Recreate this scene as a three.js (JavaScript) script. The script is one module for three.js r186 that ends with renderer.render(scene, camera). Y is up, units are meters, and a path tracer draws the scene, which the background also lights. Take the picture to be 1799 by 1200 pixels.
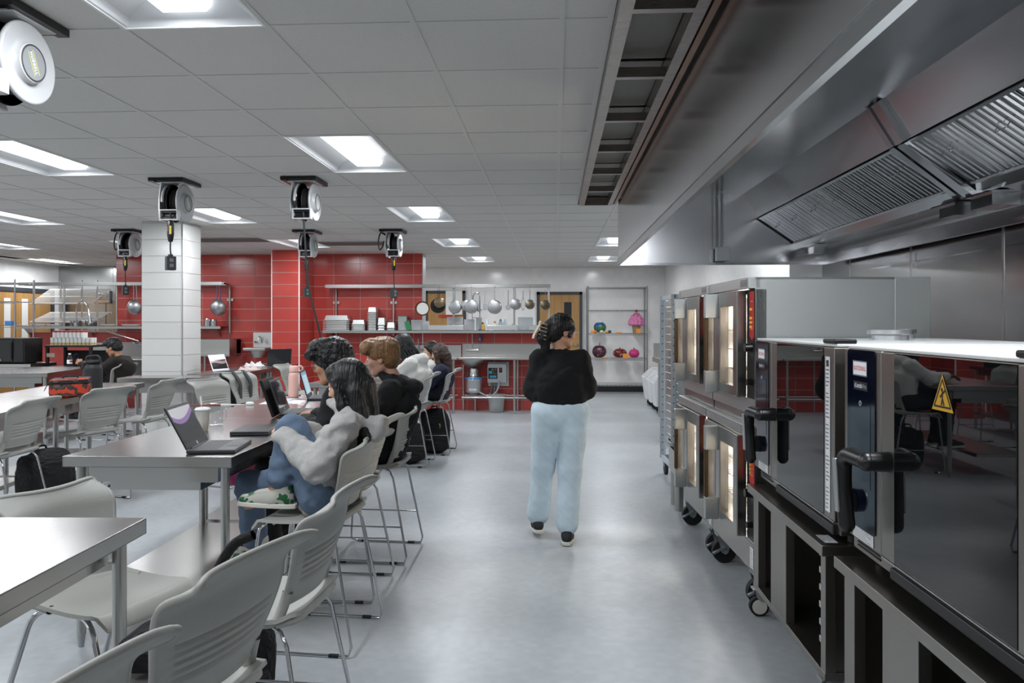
import * as THREE from 'three';
import { mergeGeometries, mergeVertices, toCreasedNormals } from 'three/addons/utils/BufferGeometryUtils.js';
import { RoundedBoxGeometry } from 'three/addons/geometries/RoundedBoxGeometry.js';
import { RectAreaLightUniformsLib } from 'three/addons/lights/RectAreaLightUniformsLib.js';

// ---------------------------------------------------------------- camera, exposure, light levels
const FW = 1799, FH = 1200, FOCAL = 1343, HORIZON = 567.5, YAW = 0.0562, EYE = 1.53;
const renderer = new THREE.WebGLRenderer({ antialias: true });
renderer.toneMapping = THREE.LinearToneMapping;
renderer.toneMappingExposure = 2.7;
renderer.shadowMap.enabled = true;
RectAreaLightUniformsLib.init();
const scene = new THREE.Scene();
scene.background = new THREE.Color(0x000000);
const camera = new THREE.PerspectiveCamera(2 * Math.atan(600 / FOCAL) * 180 / Math.PI, FW / FH, 0.05, 60);
camera.position.set(0, EYE, 0);
camera.rotation.y = YAW;
camera.setViewOffset(FW, FH, 0, 600 - HORIZON, FW, FH);
const LIGHT_LEVEL = 20, LENS_GLOW = 1.0;          // the ceiling lights
const HOOD_LEVEL = 32;                           // lamps under the hood
const OVEN_LAMP = 0.26;                          // lamps inside the convection ovens

// ---------------------------------------------------------------- helpers
let seed = 1234567;
const rnd = () => { seed = (seed * 1664525 + 1013904223) >>> 0; return seed / 4294967296; };
const rr = (a, b) => a + (b - a) * rnd();
const V = (x, y, d) => new THREE.Vector3(x, y, -d);           // right, up, depth
const cY = Math.cos(YAW), sY = Math.sin(YAW);
const ray = (u, v) => { const a = (u - FW / 2) / FOCAL; return [cY * a - sY, (HORIZON - v) / FOCAL, sY * a + cY]; };
const onY = (u, v, Y) => { const r = ray(u, v), k = (Y - EYE) / r[1]; return V(r[0] * k, Y, r[2] * k); };
const onD = (u, v, D) => { const r = ray(u, v), k = D / r[2]; return V(r[0] * k, EYE + r[1] * k, D); };
const onX = (u, v, X) => { const r = ray(u, v), k = X / r[0]; return V(X, EYE + r[1] * k, r[2] * k); };

const used = {};
function numbered(name) { if (!(name in used)) { used[name] = 0; return name; } used[name]++; return name + '_' + String(used[name]).padStart(3, '0'); }
function thing(name, label, category, pos = [0, 0, 0], turn = 0, group) {
  const o = new THREE.Group(); o.name = numbered(name); scene.add(o);
  if (pos.isVector3) o.position.copy(pos); else o.position.set(...pos);
  o.rotation.y = turn; o.userData = { label, category };
  if (group) o.userData.group = group;
  return o;
}
function tag(o, label, category, group) { o.userData.label = label; o.userData.category = category; if (group) o.userData.group = group; return o; }
function mesh(name, geo, mat, parent = scene, pos) {
  if (Array.isArray(geo)) geo = merge(geo);
  const m = new THREE.Mesh(geo, mat); m.name = parent === scene ? numbered(name) : name;
  m.castShadow = m.receiveShadow = true; parent.add(m);
  if (pos) { if (pos.isVector3) m.position.copy(pos); else m.position.set(...pos); }
  return m;
}
function struct(name, geo, mat, label, category) { const m = mesh(name, geo, mat); m.userData.kind = 'structure'; if (label) tag(m, label, category); return m; }
function structGroup(name, label, category) { const g = new THREE.Group(); g.name = numbered(name); g.userData = { kind: 'structure', label, category }; scene.add(g); return g; }
function dup(root, pos, turn, label) {
  const r = root.clone(); r.name = numbered(root.name.replace(/_\d{3}$/, '')); scene.add(r);
  if (pos.isVector3) r.position.copy(pos); else r.position.set(...pos);
  r.rotation.y = turn; r.userData = { ...root.userData }; if (label) r.userData.label = label;
  return r;
}
function clean(g) { g = g.index ? g.toNonIndexed() : g; for (const k of Object.keys(g.attributes)) if (!['position', 'normal', 'uv'].includes(k)) g.deleteAttribute(k); if (!g.attributes.uv) g.setAttribute('uv', new THREE.BufferAttribute(new Float32Array(g.attributes.position.count * 2), 2)); return g; }
function merge(list) { return list.length === 1 ? list[0] : mergeGeometries(list.map(clean), false); }
function uvm(g) {                                             // uv in metres from the face a vertex lies on
  const p = g.attributes.position, n = g.attributes.normal, uv = new Float32Array(p.count * 2);
  for (let i = 0; i < p.count; i++) {
    const ax = Math.abs(n.getX(i)), ay = Math.abs(n.getY(i)), az = Math.abs(n.getZ(i));
    if (ay >= ax && ay >= az) { uv[2 * i] = p.getX(i); uv[2 * i + 1] = p.getZ(i); }
    else if (ax >= az) { uv[2 * i] = p.getZ(i); uv[2 * i + 1] = p.getY(i); }
    else { uv[2 * i] = p.getX(i); uv[2 * i + 1] = p.getY(i); }
  }
  g.setAttribute('uv', new THREE.BufferAttribute(uv, 2)); return g;
}
function box(w, h, d, x = 0, y = 0, z = 0, r = 0) {           // centred box, r rounds the edges
  const g = r ? new RoundedBoxGeometry(w, h, d, 2, Math.min(r, w / 2.01, h / 2.01, d / 2.01)) : new THREE.BoxGeometry(w, h, d);
  g.translate(x, y, z); return uvm(g);
}
function span(x0, x1, y0, y1, z0, z1, r = 0) { return box(Math.abs(x1 - x0), Math.abs(y1 - y0), Math.abs(z1 - z0), (x0 + x1) / 2, (y0 + y1) / 2, (z0 + z1) / 2, r); }
function roomBox(x0, x1, y0, y1, d0, d1) { return span(x0, x1, y0, y1, -d1, -d0); }
function cyl(r0, r1, h, x = 0, y = 0, z = 0, axis = 'y', seg = 24) { const g = new THREE.CylinderGeometry(r1, r0, h, seg); if (axis === 'x') g.rotateZ(-Math.PI / 2); if (axis === 'z') g.rotateX(Math.PI / 2); g.translate(x, y, z); return g; }
function v3(a) { return a.isVector3 ? a : new THREE.Vector3(...a); }
function bar(a, b, r, r2 = r, seg = 12) {
  a = v3(a); b = v3(b); const d = b.clone().sub(a), g = new THREE.CylinderGeometry(r2, r, d.length(), seg);
  g.applyQuaternion(new THREE.Quaternion().setFromUnitVectors(new THREE.Vector3(0, 1, 0), d.normalize()));
  g.translate((a.x + b.x) / 2, (a.y + b.y) / 2, (a.z + b.z) / 2); return g;
}
function beam(a, b, w, h) {                                    // rectangular bar from a to b
  a = v3(a); b = v3(b); const d = b.clone().sub(a), g = new THREE.BoxGeometry(w, h, d.length()); uvm(g);
  const m = new THREE.Matrix4().lookAt(a, b, Math.abs(d.clone().normalize().y) > 0.98 ? new THREE.Vector3(1, 0, 0) : new THREE.Vector3(0, 1, 0)); m.setPosition((a.x + b.x) / 2, (a.y + b.y) / 2, (a.z + b.z) / 2);
  g.applyMatrix4(m); return g;
}
function pipe(pts, r, bend = 0.04, seg = 8, closed = false) {  // tube along a polyline with rounded corners
  pts = pts.map(v3); const path = new THREE.CurvePath(), n = pts.length; let prev = pts[0];
  for (let i = 1; i < n - 1; i++) {
    const a = pts[i - 1].clone().sub(pts[i]), b = pts[i + 1].clone().sub(pts[i]), k = Math.min(bend, a.length() * 0.48, b.length() * 0.48);
    const p = pts[i].clone().addScaledVector(a.normalize(), k), q = pts[i].clone().addScaledVector(b.normalize(), k);
    path.add(new THREE.LineCurve3(prev, p)); path.add(new THREE.QuadraticBezierCurve3(p, pts[i], q)); prev = q;
  }
  path.add(new THREE.LineCurve3(prev, pts[n - 1]));
  const len = path.getLength();
  return new THREE.TubeGeometry(path, Math.max(8, Math.min(90, Math.round((n - 1) * 7))), r, seg, closed);
}
function curve(pts, r, n = 32, seg = 8) { return new THREE.TubeGeometry(new THREE.CatmullRomCurve3(pts.map(v3)), n, r, seg, false); }
function lathe(profile, seg = 32) { return new THREE.LatheGeometry(profile.map(p => new THREE.Vector2(...p)), seg); }
function shapeOf(pts) { const s = new THREE.Shape(); pts.forEach((p, i) => i ? s.lineTo(p[0], p[1]) : s.moveTo(p[0], p[1])); return s; }
function extrude(pts, depth, bevel = 0, z = 0) { const g = new THREE.ExtrudeGeometry(Array.isArray(pts) ? shapeOf(pts) : pts, { depth, bevelEnabled: bevel > 0, bevelSize: bevel, bevelThickness: bevel, bevelSegments: 2, curveSegments: 12 }); g.translate(0, 0, z); g.computeVertexNormals(); return uvm(clean(g)); }
function roundRect(w, h, r, x = 0, y = 0) { const s = new THREE.Shape(), a = x - w / 2, b = x + w / 2, c = y - h / 2, d = y + h / 2; s.moveTo(a + r, c); s.lineTo(b - r, c); s.quadraticCurveTo(b, c, b, c + r); s.lineTo(b, d - r); s.quadraticCurveTo(b, d, b - r, d); s.lineTo(a + r, d); s.quadraticCurveTo(a, d, a, d - r); s.lineTo(a, c + r); s.quadraticCurveTo(a, c, a + r, c); return s; }
function xf(g, { p = [0, 0, 0], r = [0, 0, 0], s } = {}) { const m = new THREE.Matrix4().compose(v3(p), new THREE.Quaternion().setFromEuler(new THREE.Euler(...r)), s ? v3(s) : new THREE.Vector3(1, 1, 1)); g = g.clone(); g.applyMatrix4(m); return g; }

// ---------------------------------------------------------------- textures and materials
function hash2(x, y) { let h = (x * 374761393 + y * 668265263) | 0; h = Math.imul(h ^ (h >>> 13), 1274126177); return ((h ^ (h >>> 16)) >>> 0) / 4294967296; }
function vnoise(x, y, per) {
  const xi = Math.floor(x), yi = Math.floor(y), fx = x - xi, fy = y - yi, s = t => t * t * (3 - 2 * t), w = a => ((a % per) + per) % per;
  const a = hash2(w(xi), w(yi)), b = hash2(w(xi + 1), w(yi)), c = hash2(w(xi), w(yi + 1)), d = hash2(w(xi + 1), w(yi + 1));
  return (a + (b - a) * s(fx)) * (1 - s(fy)) + (c + (d - c) * s(fx)) * s(fy);
}
function tex(n, fn, repeat = 1, srgb = true) {
  const data = new Uint8Array(n * n * 4);
  for (let y = 0; y < n; y++) for (let x = 0; x < n; x++) { const c = fn(x / n, y / n, x, y), i = (y * n + x) * 4; data[i] = c[0] * 255; data[i + 1] = c[1] * 255; data[i + 2] = c[2] * 255; data[i + 3] = 255; }
  const t = new THREE.DataTexture(data, n, n); t.wrapS = t.wrapT = THREE.RepeatWrapping; t.magFilter = THREE.LinearFilter; t.minFilter = THREE.LinearMipmapLinearFilter; t.generateMipmaps = true;
  if (srgb) t.colorSpace = THREE.SRGBColorSpace; t.repeat.set(repeat, repeat); t.needsUpdate = true; return t;
}
const grey = g => [g, g, g];
const std = (color, roughness = 0.5, metalness = 0, extra = {}) => new THREE.MeshStandardMaterial({ color, roughness, metalness, ...extra });
const phys = (o) => new THREE.MeshPhysicalMaterial(o);
const brushH = tex(256, (u, v, x, y) => { const s = 0.5 * hash2(3, y) + 0.3 * vnoise(u * 8, v * 256, 256) + 0.2 * hash2(x, y); return [0, 0.88 + 0.12 * s, 0]; }, 2, false);
const brushV = tex(256, (u, v, x, y) => { const s = 0.5 * hash2(x, 7) + 0.3 * vnoise(u * 256, v * 8, 256) + 0.2 * hash2(x, y); return [0, 0.88 + 0.12 * s, 0]; }, 2, false);
const smudge = tex(256, (u, v) => { const s = 0.6 * vnoise(u * 6, v * 6, 6) + 0.4 * vnoise(u * 23, v * 23, 23); return [0, 0.86 + 0.14 * s, 0]; }, 1, false);
const waves = tex(256, (u, v) => grey(0.7 * vnoise(u * 3, v * 4, 12) + 0.3 * vnoise(u * 7, v * 9, 63)), 0.5, false);
const M = {};
M.steel = std(0xb4b3b0, 0.34, 1, { roughnessMap: brushH });
M.steelV = std(0xb4b3b0, 0.34, 1, { roughnessMap: brushV });
M.tableTop = std(0xb8b6b3, 0.25, 1, { roughnessMap: smudge });
M.hoodSteel = std(0xc2c2c4, 0.22, 1, { roughnessMap: smudge });
M.panelSteel = std(0xadafaf, 0.22, 1, { roughnessMap: smudge, bumpMap: waves, bumpScale: 0.004 });
M.chrome = std(0xc9c9cb, 0.12, 1);
M.galv = std(0xa7acb0, 0.42, 1);
M.alu = std(0xc4c6c8, 0.3, 1);
M.blackPlastic = std(0x0b0b0c, 0.35);
M.blackMatte = std(0x0a0a0b, 0.8);
M.rubber = std(0x101011, 0.75);
M.white = std(0xe4e4e2, 0.45);
M.whiteGloss = std(0xe6e6e5, 0.18);
M.darkGlass = phys({ color: 0x05070b, roughness: 0.04, metalness: 0, ior: 1.6 });
// ---------------------------------------------------------------- the room
const CEIL = 2.7585, CELL = 0.61, GX = 0.0292, GD = 3.108;
const BACK = 17.1, RED = 13.4, RIGHT = 2.42, ALCOVE = 2.75, ALCOVE_END = 8.05, LEFT = -10.75, REAR = -4.6, FARLEFT = 16.0;
const HOOD = { x0: 0.625, x1: 2.66, y0: 2.105, far: 7.65, near: 0.35, top: 2.80 };
const floorTex = tex(512, (u, v, x, y) => { const g = 0.86 + 0.07 * vnoise(u * 5, v * 5, 5) + 0.05 * vnoise(u * 60, v * 60, 60) + 0.02 * hash2(x, y); return [g * 0.985, g * 0.995, g]; }, 0.5);
const floorRough = tex(256, (u, v) => [0, 0.75 + 0.25 * (0.5 * vnoise(u * 7, v * 7, 7) + 0.5 * vnoise(u * 40, v * 40, 40)), 0], 0.4, false);
M.floor = std(0xb0b3b5, 0.40, 0, { map: floorTex, roughnessMap: floorRough });
const wallTex = tex(128, (u, v, x, y) => grey(0.97 + 0.03 * vnoise(u * 9, v * 9, 9)), 1);
M.wallWhite = std(0xf0efed, 0.16, 0, { map: wallTex });
M.wallMatte = std(0xd8d7d4, 0.5, 0, { map: wallTex });
const tileTex = tex(256, (u, v, x, y) => { const g = 0.965 + 0.025 * vnoise(u * 90, v * 90, 90) + 0.01 * hash2(x, y); return grey(g); }, 1.64);
M.tile = std(0xd0cecb, 0.85, 0, { map: tileTex });
M.tee = std(0xc9c8c5, 0.5);
M.slab = std(0x777777, 0.9);
M.grout = std(0xc9bdb6, 0.8);
const redTone = [0xb3413a, 0xb8453d, 0xad3e37].map(c => std(c, 0.22, 0, { map: tex(64, (u, v) => grey(0.94 + 0.06 * vnoise(u * 8, v * 8, 8)), 1) }));
const whiteTone = [0xd4d3d0, 0xd8d7d4, 0xd0cfcc].map(c => std(c, 0.14));

struct('floor', roomBox(LEFT - 0.2, ALCOVE + 0.3, -0.1, 0, REAR - 0.2, BACK + 0.2), M.floor, 'smooth grey resin floor running through the whole kitchen', 'floor');
struct('wall_back', roomBox(-8, RIGHT + 0.2, 0, CEIL + 0.3, BACK, BACK + 0.15), M.wallWhite, 'glossy white wall behind the wire shelf and wooden doors', 'wall');
struct('wall_right', roomBox(RIGHT, RIGHT + 0.6, 0, CEIL + 0.3, ALCOVE_END, BACK), M.wallWhite, 'glossy white wall beyond the double ovens', 'wall');
struct('wall_rear', roomBox(LEFT - 0.2, ALCOVE + 0.3, 0, CEIL + 0.3, REAR - 0.15, REAR), M.wallMatte, 'plain white wall closing the near end of the room', 'wall');
struct('wall_left', roomBox(LEFT - 0.15, LEFT, 0, CEIL + 0.3, REAR, FARLEFT), M.wallWhite, 'white side wall with the double wooden doors', 'wall');
{ // steel clad wall beside the red tiles
  const g = structGroup('wall_far', 'stainless steel panelled wall behind the dish racks', 'wall');
  mesh('wall_core', roomBox(LEFT - 0.15, -7.2, 0, CEIL + 0.3, FARLEFT + 0.006, FARLEFT + 0.15), M.wallMatte, g);
  for (let i = 0; i < 3; i++) mesh('steel_panel', roomBox(LEFT + 1.22 * i + 0.004, Math.min(-7.5, LEFT + 1.22 * (i + 1) - 0.004), 0.1, CEIL, FARLEFT, FARLEFT + 0.006), M.panelSteel, g);
}
{ // steel clad wall behind the cooking line
  const g = structGroup('wall_cooking', 'stainless steel panelled wall behind the cooking line', 'wall');
  mesh('wall_core', roomBox(ALCOVE + 0.006, ALCOVE + 0.2, 0, CEIL + 0.3, REAR, ALCOVE_END), M.wallMatte, g);
  for (let i = -2; i < 4; i++) { const a = 4.86 + 1.22 * (i - 1), b = Math.min(ALCOVE_END, a + 1.22); mesh('steel_panel', roomBox(ALCOVE, ALCOVE + 0.006, 0.1, CEIL, a + 0.004, b - 0.004), M.panelSteel, g); mesh('joint_strip', roomBox(ALCOVE - 0.003, ALCOVE + 0.002, 0.1, CEIL, a - 0.012, a + 0.012), M.steelV, g); }
}
{ // tiled red wall with its pier and the half wall under the pass-through
  const TH = 0.2, TW = 0.478, J = 0.004, X0 = -7.92, X1 = -2.34, HALF = 1.38, HX1 = 0.12;
  const wall = (name, label) => structGroup(name, label, 'wall');
  const lay = (g, x0, x1, d, top, jx) => {            // courses of stacked tiles on a face that looks at the room
    const cols = []; let x = jx; while (x > x0) x -= TW; for (; x < x1 - 0.001; x += TW) cols.push([Math.max(x, x0), Math.min(x + TW, x1)]);
    for (let y = -0.02; y < top; y += TH) for (const [a, b] of cols) if (b - a > 0.02)
      mesh('wall_tile', roomBox(a + J, b - J, Math.max(0, y) + J, Math.min(top, y + TH) - J, d - 0.006, d + 0.004), redTone[(rnd() * 3) | 0], g);
  };
  const g = wall('wall_red', 'red tiled wall carrying the pot rack and tray shelf');
  mesh('wall_core', roomBox(X0, X1, 0, CEIL + 0.3, RED, RED + 0.28), M.grout, g); lay(g, X0, X1, RED, CEIL, onD(633, 500, RED).x);
  mesh('end_trim', roomBox(X1, X1 + 0.012, 0, CEIL, RED - 0.01, RED + 0.285), M.alu, g);
  const h = wall('wall_half', 'low red tiled wall under the pass-through counter');
  mesh('wall_core', roomBox(X1 + 0.012, HX1, 0, HALF, RED, RED + 0.28), M.grout, h); lay(h, X1 + 0.012, HX1, RED, HALF, onD(633, 500, RED).x);
  const p = wall('wall_pier', 'red tiled pier standing forward of the red wall');
  const px0 = -4.76, px1 = -4.29, pd = 12.62;
  mesh('wall_core', roomBox(px0, px1, 0, CEIL + 0.3, pd, RED - 0.008), M.grout, p);
  for (let y = -0.02; y < CEIL; y += TH) {
    const a = Math.max(0, y) + J, b = Math.min(CEIL, y + TH) - J;
    mesh('wall_tile', roomBox(px0 + 0.008, px1 - 0.008, a, b, pd - 0.006, pd + 0.004), redTone[(rnd() * 3) | 0], p);
    mesh('wall_tile', roomBox(px1 - 0.004, px1 + 0.006, a, b, pd + 0.008, pd + 0.36), redTone[(rnd() * 3) | 0], p);
    mesh('wall_tile', roomBox(px1 - 0.004, px1 + 0.006, a, b, pd + 0.368, RED - 0.012), redTone[(rnd() * 3) | 0], p);
  }
  for (const x of [px0, px1]) mesh('corner_trim', roomBox(x - 0.008, x + 0.008, 0, CEIL, pd - 0.008, pd + 0.004), M.white, p);
}
{ // white tiled column
  const g = structGroup('wall_column', 'square white tiled column between the work tables', 'column');
  const x0 = -5.0, x1 = -4.5, d0 = 9.0, d1 = 9.48, TH = 0.2, J = 0.003;
  mesh('column_core', roomBox(x0, x1, 0, CEIL + 0.3, d0, d1), M.grout, g);
  for (let y = -0.06; y < CEIL; y += TH) {
    const a = Math.max(0, y) + J, b = Math.min(CEIL, y + TH) - J;
    mesh('column_tile', roomBox(x0 + 0.006, x1 - 0.006, a, b, d0 - 0.006, d0 + 0.004), whiteTone[(rnd() * 3) | 0], g);
    mesh('column_tile', roomBox(x1 - 0.004, x1 + 0.006, a, b, d0 + 0.006, d1 - 0.006), whiteTone[(rnd() * 3) | 0], g);
    mesh('column_tile', roomBox(x0 - 0.006, x0 + 0.004, a, b, d0 + 0.006, d1 - 0.006), whiteTone[(rnd() * 3) | 0], g);
  }
  mesh('corner_trim', roomBox(x1 - 0.008, x1 + 0.008, 0, CEIL, d0 - 0.008, d0 + 0.006), M.alu, g);
}
{ // black coved base along the back and the white end wall
  const m = std(0x17181a, 0.5);
  struct('baseboard_back', roomBox(-2, RIGHT - 0.01, 0, 0.14, BACK - 0.012, BACK), m, 'black coved base along the white wall', 'baseboard');
  struct('baseboard_right', roomBox(RIGHT - 0.012, RIGHT, 0, 0.14, ALCOVE_END, BACK - 0.012), m, 'black coved base beneath the white wall by the bins', 'baseboard');
}

// ---------------------------------------------------------------- ceiling: lay-in tiles, tees and lights
const lamps = [];                                             // [left grid column, first grid row] of each 2 x 4 light
for (const c of [-3, -7, -11, -15]) for (const j of [-7, -2, 3, 8, 13, 18]) if (!(c === -15 && j === 18)) lamps.push([c, j]);
lamps.push([-17, 18], [2, 8], [1, 13], [1, 18]);  // the second one is an added light, hidden by the hood, brightening the far end
const lampCell = new Set(); for (const [c, j] of lamps) { lampCell.add(c + ',' + j); lampCell.add(c + ',' + (j + 1)); }
{
  const g = structGroup('ceiling', 'suspended ceiling of grey-white lay-in tiles', 'ceiling');
  mesh('ceiling_slab', roomBox(LEFT - 0.2, ALCOVE + 0.3, CEIL + 0.18, CEIL + 0.28, REAR - 0.2, BACK + 0.2), M.slab, g);
  const far = [], plain = uvm(new THREE.BoxGeometry(CELL - 0.004, 0.014, CELL - 0.004));
  const uvs = [0, 1, 2, 3].map(k => { const q = plain.clone(), uv = q.attributes.uv; for (let i = 0; i < uv.count; i++) uv.setXY(i, uv.getX(i) + k * 0.31, uv.getY(i) + k * 0.17); return q; });
  for (let k = -18; k < 4; k++) for (let j = -13; j < 23; j++) {
    if (lampCell.has(k + ',' + j)) continue;
    const a = Math.max(GX + k * CELL, LEFT), b0 = GD + j * CELL, b1 = Math.min(b0 + CELL, BACK);
    let x1 = a + CELL; if (b0 + 0.1 < HOOD.far && b1 > HOOD.near + 0.02) x1 = Math.min(x1, 0.238); else x1 = Math.min(x1, b0 < ALCOVE_END ? ALCOVE : RIGHT);
    if (x1 - a < 0.02 || b1 - b0 < 0.02) continue;
    const full = x1 - a > CELL - 0.01 && b1 - b0 > CELL - 0.01, cx = (a + x1) / 2, cd = (b0 + b1) / 2, y = CEIL + 0.011;
    const near = b1 > 2.2 && b0 < 9.6 && cx > -0.82 * cd - 0.2;
    const q = full ? uvs[(rnd() * 4) | 0] : uvm(new THREE.BoxGeometry(x1 - a - 0.004, 0.014, b1 - b0 - 0.004));
    if (near) mesh('ceiling_tile', q, M.tile, g, [cx, y, -cd]); else { const c = q.clone(); c.translate(cx, y, -cd); far.push(c); }
  }
  mesh('ceiling_tiles_far', merge(far), M.tile, g).userData.kind = 'stuff';
  const T = 0.012, free = (k, j) => !lampCell.has(k + ',' + j);
  for (let k = -18; k < 5; k++) { const x = GX + k * CELL; if (x > RIGHT) continue; const d0 = x > 0.23 ? HOOD.far + 0.02 : REAR; if (x > 0.23) mesh('ceiling_tee', roomBox(x - T, x + T, CEIL, CEIL + 0.004, REAR, HOOD.near), M.tee, g); mesh('ceiling_tee', roomBox(x - T, x + T, CEIL, CEIL + 0.004, d0, x > RIGHT - 0.1 ? BACK : (x < -7.7 ? FARLEFT : BACK)), M.tee, g); }
  for (let j = -12; j < 23; j++) {
    const d = GD + j * CELL; if (d > BACK) continue; let k = -18, x1 = d < HOOD.far && d > HOOD.near ? 0.238 : RIGHT, start = null; const seg = [];
    for (; k <= 4; k++) { const blocked = lampCell.has(k + ',' + j) && lampCell.has(k + ',' + (j - 1)); const a = GX + k * CELL; if (!blocked && start === null) start = a; if ((blocked || k === 4) && start !== null) { seg.push([Math.max(start, LEFT), Math.min(a, x1)]); start = null; } }
    mesh('ceiling_tee', seg.filter(s => s[1] > s[0]).map(s => roomBox(s[0], s[1], CEIL + 0.0005, CEIL + 0.0045, d - T, d + T)), M.tee, g);
  }
  mesh('edge_angle', [roomBox(0.21, 0.236, CEIL - 0.002, CEIL + 0.004, REAR, HOOD.far), roomBox(LEFT, RIGHT, CEIL - 0.001, CEIL + 0.004, BACK - 0.025, BACK)], M.tee, g);
}
for (const [u, v, l] of [[610, 426, 'dark grey return air panel in the ceiling in front of the red wall'], [430, 421, 'dark grey return air panel in the ceiling beside the white column']]) { const p = onY(u, v, CEIL), x = GX + Math.round((p.x - GX) / CELL) * CELL, d = GD + Math.round((-p.z - GD) / CELL) * CELL, t = thing('return_air_panel', l, 'air vent', [x, CEIL, -d]); mesh('frame', [box(1.2, 0.008, 0.02, 0, -0.003, 0.295), box(1.2, 0.008, 0.02, 0, -0.003, -0.295), box(0.02, 0.008, 0.59, 0.6, -0.003, 0), box(0.02, 0.008, 0.59, -0.6, -0.003, 0)], M.tee, t); mesh('perforated_face', box(1.19, 0.004, 0.58, 0, -0.001, 0), std(0x5c5b59, 0.7), t); }
M.reflector = std(0xc9cbcd, 0.35);
M.lens = std(0xffffff, 0.5, 0, { emissive: 0xf7fbff, emissiveIntensity: LENS_GLOW });
{
  const W = CELL / 2 - 0.014, L = CELL - 0.014;
  const prof = [[-W, 0], [-W + 0.012, 0.004], [-0.26, 0.03], [-0.2, 0.062], [-0.16, 0.082], [-0.12, 0.092]];
  const side = (s) => { const pts = prof.map(p => [p[0] * s, p[1]]); const g = new THREE.BufferGeometry(), pos = []; for (let i = 0; i < pts.length - 1; i++) { const [a, b] = [pts[i], pts[i + 1]]; pos.push(a[0], a[1], -L, b[0], b[1], -L, b[0], b[1], L, a[0], a[1], -L, b[0], b[1], L, a[0], a[1], L); } g.setAttribute('position', new THREE.Float32BufferAttribute(pos, 3)); g.computeVertexNormals(); return uvm(g); };
  const endCap = (s) => { const pos = [], zz = y => s * (L - 0.09 * y / 0.092), pt = (p, m) => [p[0] * m, p[1], zz(p[1])]; for (let i = 0; i < prof.length - 1; i++) { const a = pt(prof[i], 1), b = pt(prof[i], -1), c = pt(prof[i + 1], -1), d = pt(prof[i + 1], 1); pos.push(...a, ...b, ...c, ...a, ...c, ...d); } const g = new THREE.BufferGeometry(); g.setAttribute('position', new THREE.Float32BufferAttribute(pos, 3)); g.computeVertexNormals(); return uvm(g); };
  const frame = [box(2 * W + 0.02, 0.006, 0.012, 0, 0.001, L + 0.004), box(2 * W + 0.02, 0.006, 0.012, 0, 0.001, -L - 0.004), box(0.012, 0.006, 2 * L, W + 0.004, 0.001, 0), box(0.012, 0.006, 2 * L, -W - 0.004, 0.001, 0)];
  const lensG = extrude([[-0.11, 0.09], [-0.11, 0.05], [-0.09, 0.03], [0.09, 0.03], [0.11, 0.05], [0.11, 0.09]], 2 * L - 0.16, 0, -L + 0.08);
  const housing = box(2 * W, 0.004, 2 * L, 0, 0.1, 0);
  const lightLabel = { '-3,3': 'recessed ceiling light over the table with the open laptops', '-3,-2': 'recessed ceiling light beside the cord reel with the large round badge', '-3,8': 'recessed ceiling light over the person in the white hoodie', '-3,13': 'recessed ceiling light in front of the hanging pans', '-3,18': 'recessed ceiling light close to the white wall above the pans', '1,13': 'recessed ceiling light just past the far end of the hood', '1,18': 'recessed ceiling light close to the wall above the wire shelf', '-7,3': 'recessed ceiling light over the table with the camouflage bag', '-7,8': 'recessed ceiling light beside the white column', '-7,13': 'recessed ceiling light in front of the red pier', '-11,8': 'recessed ceiling light over the person in the brown jacket', '-15,13': 'recessed ceiling light over the black microwave', '-17,18': 'recessed ceiling light in front of the steel panelled wall' };
  for (const [c, j] of lamps) {
    const at = V(GX + (c + 1) * CELL - CELL / 2, CEIL, GD + (j + 1) * CELL);
    const t = thing('ceiling_light', lightLabel[c + ',' + j] || 'recessed two by four ceiling light with a bright centre lens', 'ceiling light', at, 0, lightLabel[c + ',' + j] ? undefined : 'ceiling lights');
    mesh('frame', frame, M.white, t); mesh('reflector', [side(1), side(-1), endCap(1), endCap(-1), housing], M.reflector, t); mesh('lens', lensG, M.lens, t);
    const l = new THREE.RectAreaLight(0xf4f9ff, LIGHT_LEVEL * 1.15, 0.175, 2 * L - 0.2); l.position.set(at.x, at.y + 0.024, at.z); l.rotation.x = -Math.PI / 2; scene.add(l);
  }
}
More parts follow.
